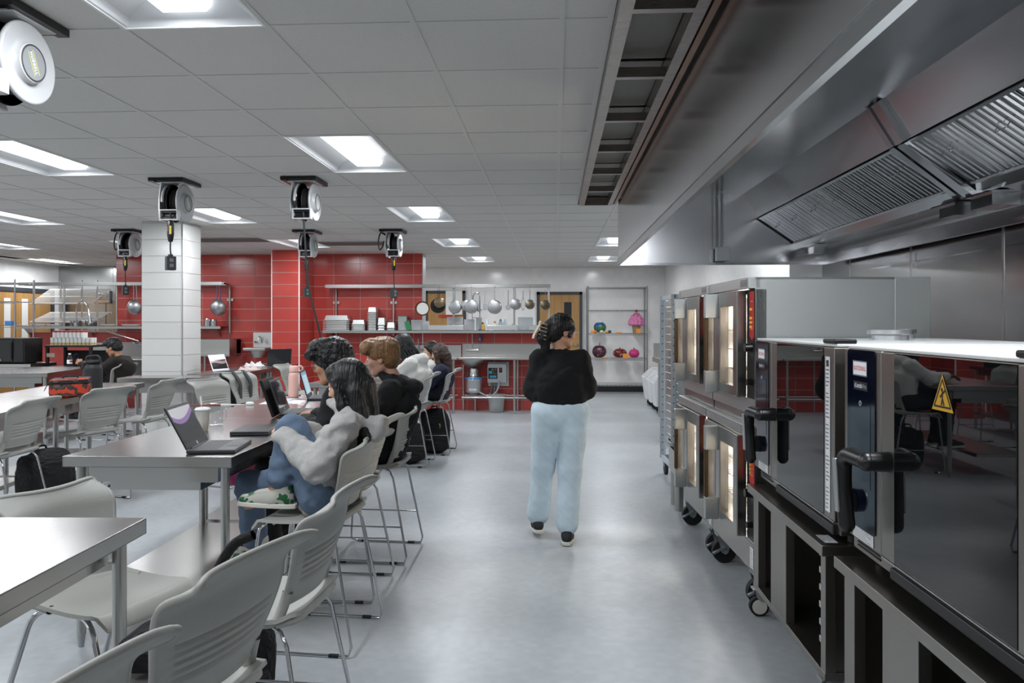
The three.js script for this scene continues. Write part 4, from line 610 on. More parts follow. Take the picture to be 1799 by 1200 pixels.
  return t;
}
reel('white cord reel with a large round badge beside the near ceiling light', -2.16, 2.93);
reel('white cord reel hanging in front of the white column', -3.26, 6.45, { drop: 0.30 });
reel('white cord reel whose long cord runs down to the table', -2.12, 6.45, { long: [[0.06, -0.9, 0.16], [0.15, -1.3, 0.15], [0.22, -1.7, 0.1]] });
reel('white cord reel half hidden by the white column', -5.62, 9.85, { drop: 0.38, tail: 1 });
reel('white cord reel in front of the red pier', -3.28, 10.05, { drop: 0.40 });
reel('white cord reel with a looped supply cord in front of the red wall', -2.12, 10.05, { drop: 0.42, tail: 1 });
// ---------------------------------------------------------------- doors
M.wood = std(0xb58a52, 0.45, 0, { map: tex(256, (u, v) => { const n = vnoise(u * 40, v * 3, 120) * 0.6 + vnoise(u * 90, v * 6, 540) * 0.4; return [0.86 + 0.14 * n, 0.84 + 0.16 * n, 0.8 + 0.2 * n]; }, 0.8) });
M.doorFrame = std(0x33363a, 0.5);
function doorOnBack(name, label, u0, u1, topV, win, handleU) {
  const a = onD(u0, topV, BACK), b = onD(u1, topV, BACK), g = structGroup(name, label, 'door'), z = -BACK + 0.001, H = a.y, f = 0.06;
  mesh('door_frame', [span(a.x, a.x + f, 0, H, z, z + 0.06), span(b.x - f, b.x, 0, H, z, z + 0.06), span(a.x, b.x, H - f, H, z, z + 0.06)], M.doorFrame, g);
  mesh('door_leaf', [span(a.x + f, b.x - f, 0.01, H - f, z, z + 0.03)], M.wood, g);
  if (win) { const p = onD(win[0], win[1], BACK), q = onD(win[2], win[3], BACK); mesh('vision_panel', span(p.x, q.x, q.y, p.y, z + 0.028, z + 0.034), std(0x34373a, 0.1), g); }
  const h = onD(handleU, 605, BACK); mesh('door_handle', [cyl(0.03, 0.03, 0.02, h.x, 1.04, z + 0.04, 'z'), pipe([[h.x, 1.04, z + 0.045], [h.x, 1.04, z + 0.075], [h.x - 0.12, 1.04, z + 0.075]], 0.009, 0.02)], M.chrome, g);
}
doorOnBack('door_2', 'wooden door with a dark frame beside the wire shelf', 943, 1023, 513, [991, 531, 1004, 600], 1014);
doorOnBack('door_3', 'wooden door with a dark frame behind the hanging pans', 747, 819, 511, null, 806);
{
  const g = structGroup('door_1', 'pair of wooden doors with narrow white panes in the side wall', 'door'), x = LEFT + 0.001;
  mesh('door_frame', [roomBox(x, x + 0.06, 2.16, 2.24, 12.4, 15.78), roomBox(x, x + 0.06, 0, 2.2, 15.7, 15.78), roomBox(x, x + 0.06, 0, 2.2, 12.4, 12.48)], M.doorFrame, g);
  for (const [a, b, w] of [[12.5, 13.55, 13.3], [13.58, 14.62, 14.4], [14.65, 15.69, 14.9]]) { const l = mesh('door_leaf', roomBox(x, x + 0.03, 0.01, 2.15, a, b), M.wood, g); mesh('pane', roomBox(x + 0.028, x + 0.034, 1.2, 2.02, w - 0.09, w + 0.09), std(0xd9d8d4, 0.2), l); }
  mesh('door_handle', bar(V(x + 0.08, 1.0, 14.66), V(x + 0.08, 1.25, 14.66), 0.012), M.chrome, g);
}
// ---------------------------------------------------------------- wall racks and shelves at the red wall
const WR = RED - 0.3;
function rackRail(label, u0, u1, v0, posts, vShelf, kind) {
  const a = onD(u0, v0, WR), b = onD(u1, v0, WR), y = a.y, t = thing('pot_rack', label, 'pot rack');
  mesh('rail', [span(a.x, b.x, y - 0.028, y + 0.028, a.z - 0.006, a.z + 0.006, 0.002)], M.steel, t);
  mesh('rail_back', [span(a.x, b.x, y - 0.028, y + 0.028, a.z - 0.16, a.z - 0.15, 0.002)], M.steel, t);
  for (const [u, wall] of posts) { const p = onD(u, vShelf, WR); mesh('post', [pipe(wall ? [[p.x, y + 0.0, a.z - 0.03], [p.x, y + 0.0, -RED + 0.05], [p.x, p.y - 0.1, -RED + 0.05]] : [[p.x, y + 0.01, a.z - 0.09], [p.x, p.y - 0.05, a.z - 0.09]], 0.017, 0.12, 12), ...(wall ? [box(0.12, 0.05, 0.02, p.x, y - 0.28, -RED + 0.03, 0.004)] : [])], M.steelV, t); }
  return { y, z: a.z, x0: a.x, x1: b.x };
}
function wallShelf(label, u0, u1, v) { const a = onD(u0, v, WR), b = onD(u1, v, WR), t = thing('wall_shelf', label, 'shelf'); mesh('shelf_board', [span(a.x, b.x, a.y - 0.004, a.y, -RED + 0.01, a.z + 0.02), span(a.x, b.x, a.y - 0.045, a.y, a.z + 0.016, a.z + 0.02)], M.steel, t); const n = Math.max(2, Math.round((b.x - a.x) / 1.2)); for (let i = 0; i <= n; i++) { const x = a.x + 0.12 + (b.x - a.x - 0.24) * i / n; mesh('shelf_bracket', xf(extrude([[0, 0], [0.26, 0], [0, -0.2]], 0.004, 0), { p: [x, a.y - 0.006, -RED + 0.01], r: [0, -Math.PI / 2, 0] }), M.steel, t); } return a.y; }
const rk1 = rackRail('steel pot rack on the red wall holding pans over the pass-through', 571, 967, 503, [[583, true], [686, true], [796, false], [903, false], [964, false]], 580);
const rk2 = rackRail('steel pot rack on the red wall beside the white column', 32, 390, 499, [[53, false], [107, false], [200, false], [397 - 4, true]], 576);
const sh1 = wallShelf('steel shelf stacked with white trays under the pan rack', 567, 990, 580.5);
const sh2 = wallShelf('steel shelf above the dish sinks beside the column', 25, 388, 573);
struct('wall_half_low', [roomBox(onD(52, 580, RED).x, -7.93, 0, 1.36, RED, RED + 0.25)], redTone[0], 'low red wall section left of the tall red tiles', 'wall');
// hanging pans
M.pan = std(0xb9babb, 0.25, 1); M.panDark = std(0x141312, 0.5, 0.3); M.panBrown = std(0x6a4a38, 0.4, 0.8); M.panInner = std(0xd8d6d2, 0.35);
function hangPan(name, label, u, v, rpx, { dep = 0.05, mat = M.pan, hand = M.pan, top, group, front = 0.03, inside = false, flip = false } = {}) {
  const c = onD(u, v, WR - front), r = rpx * WR / FOCAL * 1.01, t = thing(name, label, 'pan', [c.x, c.y, c.z], 0, group);
  mesh('bowl', xf(lathe([[0, -dep], [r * 0.86, -dep], [r * 0.93, -dep * 0.85], [r, 0], [r * 0.985, 0], [r * 0.9, -dep * 0.8], [r * 0.84, -dep * 0.92], [0, -dep * 0.92]], 36), { r: [flip ? Math.PI / 2 : -Math.PI / 2, 0, 0] }), mat, t);
  const hy = rk1.y - 0.03 - c.y; mesh('handle', [beam([0, r * 0.9, 0], [0, Math.max(r + 0.06, hy - 0.05), 0.012], 0.018, 0.008)], hand, t); mesh('hook', pipe([[0, hy - 0.07, 0.008], [0, hy - 0.02, 0.02], [0, hy + 0.03, 0.0]], 0.003, 0.01, 6), M.chrome, t);
  if (inside) mesh('inner_face', xf(cyl(r * 0.8, r * 0.8, 0.002, 0, 0, 0, 'z', 32), { p: [0, 0, flip ? -dep * 0.86 : dep * 0.6] }), M.panInner, t);
  return t;
}
hangPan('frying_pan', 'pale pan with a brown rim beside the end of the red wall', 742, 542, 13, { mat: M.panBrown, inside: true, dep: 0.03, flip: true });
hangPan('frying_pan', 'black frying pan hanging behind a small brass-toned pot', 769.5, 537, 13.5, { mat: M.panDark, hand: M.panDark, dep: 0.045, front: -0.02 });
hangPan('saucepan', 'small brass-toned pot hanging in front of the black pan', 772, 532, 9.5, { mat: std(0x8f7f66, 0.25, 1), hand: M.panDark, front: 0.05, dep: 0.08 });
hangPan('saucepan', 'wide silver pan hanging next to the black pan', 799.5, 540, 11.5, { dep: 0.07 });
hangPan('saucepan', 'silver pan overlapping the wide pan beside it', 818, 537, 9.5, { dep: 0.07, front: -0.06 });
hangPan('saucepan', 'large silver pan overlapping the smaller silver pan', 828.5, 539, 12, { dep: 0.07 });
hangPan('saucepan', 'silver pan with a long V-shaped handle, hanging midway on the rack', 869, 539.5, 12.5, { dep: 0.06 });
hangPan('saucepan', 'silver pan hanging right before the rack post', 906, 535, 9.8, { dep: 0.07 });
hangPan('saucepan', 'dull brass-toned pan with a dark handle', 931, 535, 8.6, { mat: std(0x8c8470, 0.25, 1), hand: M.panDark, dep: 0.08 });
hangPan('saucepan', 'brass-toned pan hanging last on the rack, before the door', 958, 536, 9.2, { mat: std(0x867a66, 0.2, 1), dep: 0.06 });
const utensil = (name, label, u, vTop, vBot, build) => { const a = onD(u, vTop, WR), b = onD(u, vBot, WR), t = thing(name, label, 'utensil', [b.x, b.y, b.z + 0.01]); build(t, a.y - b.y); return t; };
utensil('ladle', 'steel ladle hanging between the silver pans', 842, 512, 548, (t, h) => { mesh('handle', bar([0, 0.04, 0], [0, h, 0], 0.006), M.pan, t); mesh('cup', new THREE.SphereGeometry(0.045, 18, 10, 0, 6.3, Math.PI / 2, Math.PI / 2).translate(0, 0.045, 0), M.pan, t); });
utensil('spatula', 'slotted steel spatula hanging beside the ladle', 852, 512, 545, (t, h) => { mesh('handle', bar([0, 0.09, 0], [0, h, 0], 0.005), M.pan, t); mesh('blade', box(0.07, 0.11, 0.003, 0, 0.06, 0, 0.001), M.pan, t); });
utensil('tongs', 'steel tongs hanging next to the pan with the V-shaped handle', 884, 510, 545, (t, h) => { mesh('arm', beam([0.02, 0, 0], [0, h, 0], 0.012, 0.004), M.pan, t); mesh('arm', beam([-0.02, 0, 0], [0, h, 0], 0.012, 0.004), M.pan, t); });
utensil('skimmer', 'round steel skimmer hanging behind the rack post', 893, 510, 545, (t, h) => { mesh('handle', bar([0, 0.09, 0], [0, h, 0], 0.005), M.panDark, t); mesh('disc', cyl(0.05, 0.05, 0.004, 0, 0.05, 0, 'z'), M.pan, t); });
utensil('whisk', 'wire whisk hanging between the two pans', 919, 511, 545, (t, h) => { mesh('handle', bar([0, h * 0.6, 0], [0, h, 0], 0.011), M.pan, t); mesh('wires', [0, 1, 2, 3].map(i => new THREE.TorusGeometry(0.04, 0.002, 5, 24).scale(0.9, h * 7.5, 0.9).rotateY(i * 0.8).translate(0, h * 0.3, 0)), M.chrome, t); });
for (const [u, v, r, l] of [[237, 540, 14, 'round aluminium colander hanging beside the white column, under the outlet box'], [383.5, 540, 15, 'round aluminium colander with blue handles']]) {
  const c = onD(u, v, WR), R = r * WR / FOCAL, t = thing('colander', l, 'colander', [c.x, c.y, c.z]);
  mesh('bowl', xf(lathe([[0, -R * 0.75], [R * 0.45, -R * 0.7], [R * 0.8, -R * 0.42], [R * 0.97, 0], [R, 0], [R * 0.83, -R * 0.45], [R * 0.47, -R * 0.74], [0, -R * 0.79]], 40), { r: [-1.25, 0.25, 0] }), std(0xb4b5b6, 0.4, 1), t);
  const hy = rk2.y - c.y; for (const s of [-0.03, 0.03]) mesh('handle', [bar([s, R * 0.85, -0.02], [s * 0.8, hy - 0.03, 0], 0.008)], r > 14 ? std(0x4a5a80, 0.5) : M.pan, t);
  mesh('foot_hooks', [-1, 0, 1].map(k => bar([k * 0.05, -R * 0.95, 0], [k * 0.05, -R * 1.12, 0.03], 0.006)), M.pan, t);
}
// things on the shelves
const onShelf = (u, v = 580.5) => onD(u, v, RED - 0.16);
function trayStack(u0, u1, vTop, n, what, mat, group) {
  const a = onShelf(u0), b = onShelf(u1), h = (onShelf(u0, vTop).y - sh1) , w = b.x - a.x, th = h / (n + 2.2);
  for (let i = 0; i < n; i++) { const last = i === n - 1, hh = last ? th * 3 : th * 0.9, y = sh1 + i * th; const t = thing('serving_pan', (last ? 'topmost ' : '') + what, 'tray', [(a.x + b.x) / 2, y, a.z - 0.02], 0, group);
    mesh('rim', box(w, Math.min(0.012, th * 0.5), 0.22, 0, 0.007, 0, 0.002), mat, t); mesh('basin', [xf(new THREE.CylinderGeometry(0.5 * 1.414 * 0.86, 0.5 * 1.414, 1, 4, 1), { r: [0, Math.PI / 4, 0] }).scale(w * (last ? 0.92 : 0.84), hh, 0.2).translate(0, hh / 2 + 0.004, 0)].map(g => { g = g.toNonIndexed(); g.computeVertexNormals(); return uvm(g); }), mat, t); }
}
M.trayMat = std(0xc9cac8, 0.3, 0.75);
trayStack(570, 616, 554, 7, 'large white-grey serving pan in the widest stack on the shelf', M.trayMat, 'large pans in the widest stack');
trayStack(620, 643, 562, 5, 'serving pan in the low stack beside the widest one', M.trayMat, 'pans in the low stack');
trayStack(648, 663, 540, 12, 'small serving pan in the tallest stack on the shelf', M.trayMat, 'pans in the tallest stack');
trayStack(665, 678, 558, 3, 'small deep pan next to the tallest stack', M.trayMat, 'deep pans next to the tallest stack');
trayStack(681, 695, 566, 2, 'small square pan at the post of the rack', M.trayMat, 'square pans at the post');
M.clearTub = phys({ color: 0xe6e9ea, roughness: 0.15, transmission: 0.7, thickness: 0, ior: 1.45 });
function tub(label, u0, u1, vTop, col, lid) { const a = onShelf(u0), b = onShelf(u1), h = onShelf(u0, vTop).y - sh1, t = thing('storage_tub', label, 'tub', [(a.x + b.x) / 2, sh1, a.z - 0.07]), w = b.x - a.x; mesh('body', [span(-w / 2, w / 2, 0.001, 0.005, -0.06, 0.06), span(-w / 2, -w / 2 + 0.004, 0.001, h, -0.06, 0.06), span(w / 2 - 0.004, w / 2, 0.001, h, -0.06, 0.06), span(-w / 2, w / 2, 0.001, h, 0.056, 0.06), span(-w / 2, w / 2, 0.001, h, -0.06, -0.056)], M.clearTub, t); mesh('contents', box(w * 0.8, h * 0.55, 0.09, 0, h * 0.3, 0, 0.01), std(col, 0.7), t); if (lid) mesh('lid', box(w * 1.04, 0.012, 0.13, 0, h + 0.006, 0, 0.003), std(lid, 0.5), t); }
tub('clear tub with a green lid beside the white pans', 699, 714, 556, 0xb9bdbd, 0x2f7a55); tub('clear tub with the red of the wall behind painted into it', 722, 740, 562, 0xc9a09c, 0); tub('clear tub of small blue and black pieces at the wall end', 742, 752, 564, 0x566579, 0);  // pinkish contents colour of the middle tub stands in for wall red showing through
tub('clear tub with dark contents behind the long white pan', 785, 812, 557, 0x8a8d90, 0); tub('clear tub of pink and blue packets', 815, 833, 561, 0xa8768f, 0); tub('wide clear tub near the rack end', 910, 936, 558, 0xc3ccd2, 0xdfe3e5); tub('tall clear tub with dark handles on the shelf', 836, 846, 558, 0x77736c, 0);
tag(mesh('green_packet', box(0.09, 0.16, 0.02, 0, 0.085, 0, 0.006), std(0x2d7a4e, 0.5), scene, [onShelf(719).x, sh1, onShelf(719).z]), 'green packet leaning between the clear tubs', 'packet').rotation.z = 0.25;
for (const [u0, u1, l] of [[753, 818, 'long white hotel pan on the shelf below the silver pans'], [855, 911, 'long pale hotel pan on the shelf below the whisk'], [928, 984, 'long pale hotel pan at the end of the shelf']]) { const a = onShelf(u0), b = onShelf(u1), w = b.x - a.x, t = thing('hotel_pan', l, 'tray', [(a.x + b.x) / 2, sh1, a.z + 0.08]); mesh('rim', box(w, 0.008, 0.16, 0, 0.01, 0, 0.003), M.trayMat, t); mesh('basin', box(w * 0.95, 0.085, 0.145, 0, 0.05, 0, 0.012), M.trayMat, t); }
for (const [u, v, c, cap, l] of [[847.5, 566, 0xd2a33a, 0x333333, 'yellow labelled squeeze bottle on the shelf'], [855, 558, 0xd7d9da, 0xe8e8e8, 'tall white squeeze bottle on the shelf'], [869, 564, 0xe3e2df, 0xd28b2a, 'white bottle with an orange cap'], [879, 560, 0xb5c4cc, 0x6b8a96, 'pale blue bottle beside the orange-capped one'], [887, 560, 0xc3d2d8, 0xdddddd, 'clear tall bottle beside the pale blue one'], [901, 568, 0x2b2a2a, 0xa9a9a9, 'small dark jar at the foot of the rack post']]) { const a = onShelf(u), h = onShelf(u, v).y - sh1, t = thing('squeeze_bottle', l, 'bottle', [a.x, sh1, a.z - 0.06]); mesh('body', lathe([[0, 0], [0.034, 0], [0.036, 0.01], [0.035, h * 0.65], [0.02, h * 0.8], [0, h * 0.8]], 20), std(c, 0.4), t); mesh('cap', lathe([[0.021, h * 0.78], [0.021, h * 0.87], [0.006, h], [0, h]], 16), std(cap, 0.4), t); }
// ---------------------------------------------------------------- sinks against the red wall
const SKF = RED - 0.62;
function sinkRun(label, u0, u1, vTop, { legs = [], faucetU = null, bowls = [] } = {}) {
  const a = onD(u0, 628, SKF), b = onD(u1, 628, SKF), t = thing('sink_counter', label, 'sink'), y = a.y, x0 = a.x, x1 = b.x, z0 = -RED + 0.01, z1 = -SKF, yt = onD(u0, vTop, RED - 0.05).y;
  mesh('counter', [span(x0, x1, y - 0.04, y, z1 - 0.05, z1, 0.01), span(x0, x1, y - 0.03, y - 0.026, z0, z1 - 0.03), span(x0, x1, y - 0.04, y, z0, z0 + 0.06)], M.steel, t);
  mesh('backsplash', [span(x0, x1, y, yt, z0, z0 + 0.03, 0.004), span(x0, x0 + 0.006, y, yt, z0, z0 + 0.05)], M.steel, t);
  for (const [u, front] of legs) { const p = onD(u, 700, front ? SKF - 0.06 : RED - 0.12); mesh('leg', [bar([p.x, 0, front ? z1 - 0.06 : z0 + 0.1], [p.x, y - 0.04, front ? z1 - 0.06 : z0 + 0.1], 0.02)], M.steelV, t); }
  mesh('lower_rail', [bar([x0 + 0.05, 0.27, z1 - 0.06], [x1 - 0.05, 0.27, z1 - 0.06], 0.018), bar([x0 + 0.05, 0.27, z0 + 0.1], [x1 - 0.05, 0.27, z0 + 0.1], 0.018)], M.steelV, t);
  for (const [u, r] of bowls) { const p = onD(u, 640, (RED + SKF) / 2); mesh('bowl', lathe([[0, -0.17], [0.06, -0.17], [r * 0.8, -0.1], [r, -0.03], [r, 0], [r * 0.97, 0], [r * 0.78, -0.09], [0.05, -0.16], [0, -0.16]], 36), M.steel, t, [p.x, y - 0.02, p.z]); }
  if (faucetU !== null) { const p = onD(faucetU, 610, RED - 0.08), fy = y + 0.11; mesh('faucet', [bar([p.x - 0.1, fy, z0 + 0.07], [p.x + 0.1, fy, z0 + 0.07], 0.016), bar([p.x - 0.1, fy, z0 + 0.02], [p.x - 0.1, fy, z0 + 0.08], 0.014), bar([p.x + 0.1, fy, z0 + 0.02], [p.x + 0.1, fy, z0 + 0.08], 0.014), bar([p.x - 0.1, fy, z0 + 0.07], [p.x - 0.12, fy + 0.07, z0 + 0.09], 0.007), bar([p.x + 0.1, fy, z0 + 0.07], [p.x + 0.12, fy + 0.07, z0 + 0.09], 0.007), bar([p.x, fy, z0 + 0.07], [p.x, fy + 0.2, z0 + 0.09], 0.01)], M.chrome, t); return { t, x: p.x, y: fy, z: z0 + 0.07 }; }
  return { t, x: (x0 + x1) / 2, y, z: z1 };
}
const sk = sinkRun('long steel sink counter with the silver disposer below', 805, 1000, 604, { legs: [[903, true], [990, true], [814, false], [835, false], [909, false]], faucetU: 830, bowls: [[829, 0.21]] });
sinkRun('steel sink counter behind the people with white tops', 655, 803, 606, { legs: [[664, true], [795, true]], faucetU: 735 });
{ // pre-rinse spray
  const t = thing('spray_tap', 'tall spring spray tap with a blue trigger handle', 'tap', [0, 0, 0]), x = sk.x, hx = onD(844, 600, RED - 0.1).x;
  mesh('riser', [bar([x, sk.y + 0.2, sk.z + 0.02], [x, 1.85, sk.z + 0.02], 0.008)], M.chrome, t);
  mesh('hose', [pipe([[x, 1.85, sk.z + 0.02], [x + 0.02, 2.05, sk.z + 0.06], [hx, 2.05, sk.z + 0.12], [hx, 1.42, sk.z + 0.12]], 0.012, 0.12)], M.chrome, t);
  mesh('spray_handle', [bar([hx, 1.42, sk.z + 0.12], [hx, 1.26, sk.z + 0.13], 0.022, 0.018), bar([hx, 1.27, sk.z + 0.13], [hx, 1.22, sk.z + 0.14], 0.03, 0.036)], std(0x26365f, 0.5), t);
  mesh('hook', [bar([x, 1.62, sk.z + 0.02], [hx, 1.62, sk.z + 0.1], 0.005)], M.chrome, t);
}
{ // disposer
  const p = onD(832, 690, RED - 0.34), t = thing('food_disposer', 'silver food waste disposer with a blue band under the sink', 'disposer', [p.x, 0.3, p.z]);
  mesh('body', lathe([[0, 0], [0.07, 0], [0.085, 0.03], [0.13, 0.04], [0.14, 0.06], [0.148, 0.26], [0.15, 0.28], [0, 0.28]], 36), M.alu, t); mesh('band', cyl(0.1515, 0.1515, 0.022, 0, 0.285, 0, 'y', 36), std(0x2f78b8, 0.4), t); mesh('neck', lathe([[0.15, 0.296], [0.15, 0.306], [0.1, 0.33], [0.085, 0.42], [0.075, 0.44], [0.075, 0.465], [0, 0.465]], 32), M.steel, t);
  mesh('cable', curve([[0.1, 0.05, 0.08], [0.3, -0.02, 0.1], [0.42, 0.1, 0.05], [0.44, 0.24, 0.0]], 0.014, 30), std(0x8b8d8f, 0.5), t); decal('print', 0.12, 0.03, smallPrintWide, t, [0, 0.1, 0.1462]);
}
{ // control box
  const p = onD(874, 655, RED - 0.05), t = thing('control_box', 'square steel control box with a dark panel under the sink', 'control box', [p.x, p.y, p.z]);
  mesh('back_plate', box(0.36, 0.42, 0.01, 0.02, -0.02, 0.005), M.steel, t); mesh('housing', box(0.33, 0.33, 0.13, 0, 0, 0.075, 0.006), M.alu, t);
  decal('control_panel', 0.16, 0.19, canvasTex(128, 160, (x, w, h) => { x.fillStyle = '#101418'; x.fillRect(0, 0, w, h); x.fillStyle = '#5a8a60'; x.beginPath(); x.arc(60, 26, 14, 0, 7); x.fill(); x.fillStyle = '#b03a34'; x.beginPath(); x.arc(102, 24, 14, 0, 7); x.fill(); x.fillStyle = '#4fa0c8'; x.fillRect(8, 46, 46, 40); x.fillRect(20, 112, 92, 34); x.strokeStyle = '#6fb06a'; x.lineWidth = 5; x.beginPath(); x.arc(88, 70, 20, 0, 5); x.stroke(); }), t, [-0.07, 0.0, 0.1415]); decal('switch_plate', 0.055, 0.085, canvasTex(64, 96, (x, w, h) => { x.fillStyle = '#14161a'; x.fillRect(0, 0, w, h); x.fillStyle = '#b5342e'; x.fillRect(24, 14, 16, 40); }), t, [0.065, 0.055, 0.1415]);
  for (let i = 0; i < 3; i++) mesh('conduit', [curve([[-0.1 + i * 0.05, -0.16, 0.06], [-0.1 + i * 0.05, -0.3, 0.06], [-0.16 + i * 0.06, -0.44, 0.04]], 0.015, 20)], std(0x85878a, 0.5), t);
}
{ const p = onD(872, 712, RED - 0.3), t = thing('floor_bucket', 'pale grey bucket standing under the sink', 'bucket', [p.x, 0, p.z]); mesh('body', lathe([[0, 0.004], [0.12, 0.004], [0.145, 0.3], [0.14, 0.3], [0.115, 0.012], [0, 0.012]], 30), std(0x9d9f9e, 0.6), t); mesh('rim', new THREE.TorusGeometry(0.144, 0.007, 8, 36).rotateX(Math.PI / 2).translate(0, 0.3, 0), std(0x9d9f9e, 0.6), t); }
// small wall sinks by the pier and the column
{ const a = onD(357, 597, RED - 0.5), b = onD(403, 622, RED - 0.5), t = thing('wall_sink', 'steel splash sink on the red wall just past the column', 'sink'); mesh('basin', [span(a.x - 0.5, b.x, b.y, a.y, -RED + 0.02, a.z - 0.3), span(a.x - 0.5, b.x, b.y - 0.04, b.y, -RED + 0.02, a.z)], M.steel, t); mesh('side_splash', [span(b.x - 0.006, b.x, b.y, a.y + 0.02, -RED + 0.02, a.z)], M.steel, t); for (const x of [a.x, b.x - 0.1]) mesh('leg', bar([x, 0, a.z - 0.06], [x, b.y - 0.04, a.z - 0.06], 0.02), M.steelV, t); mesh('lower_rail', bar([a.x - 0.4, 0.3, a.z - 0.06], [b.x - 0.1, 0.3, a.z - 0.06], 0.015), M.steelV, t); }
{ const a = onD(434, 600, RED - 0.05), b = onD(470, 612, RED - 0.4), t = thing('hand_sink', 'small steel hand sink with a white splash plate on the red wall', 'sink', [(a.x + b.x) / 2, 0, -RED + 0.01]), y = b.y, w = 0.4; mesh('splash_plate', box(w * 0.86, 0.26, 0.012, 0.02, y + 0.14, 0.006), std(0xcfd0ce, 0.35, 0.5), t); mesh('basin', [box(w, 0.05, 0.36, 0, y - 0.02, 0.19, 0.012), xf(new THREE.CylinderGeometry(0.17, 0.1, 0.14, 24), { p: [0, y - 0.1, 0.18] })], M.steel, t); mesh('faucet', [pipe([[-0.0, y + 0.08, 0.02], [-0.0, y + 0.2, 0.05], [-0.0, y + 0.2, 0.14], [0, y + 0.14, 0.15]], 0.011, 0.05), bar([-0.09, y + 0.1, 0.0], [-0.09, y + 0.1, 0.06], 0.018), bar([0.09, y + 0.1, 0.0], [0.09, y + 0.1, 0.06], 0.018)], M.chrome, t); mesh('tap_cap', [bar([-0.09, y + 0.1, 0.06], [-0.09, y + 0.1, 0.075], 0.02)], std(0xa2332d, 0.4), t); mesh('lever', bar([0.09, y + 0.1, 0.06], [0.13, y + 0.15, 0.08], 0.006), M.chrome, t); }

{ const a = onD(783, 511, BACK - 0.08), b = onD(812, 553, BACK - 0.08), t = thing('wall_poster', 'plain white sheet hanging over the wooden door behind the pans', 'poster'); mesh('sheet', span(a.x, b.x, b.y, a.y, a.z - 0.002, a.z + 0.002), M.white, t); const c = onD(771, 553, BACK - 0.08), d = onD(801, 557, BACK - 0.08); mesh('red_strip', span(c.x, d.x, d.y, c.y, a.z + 0.002, a.z + 0.004), std(0xb0302c, 0.6), t); }
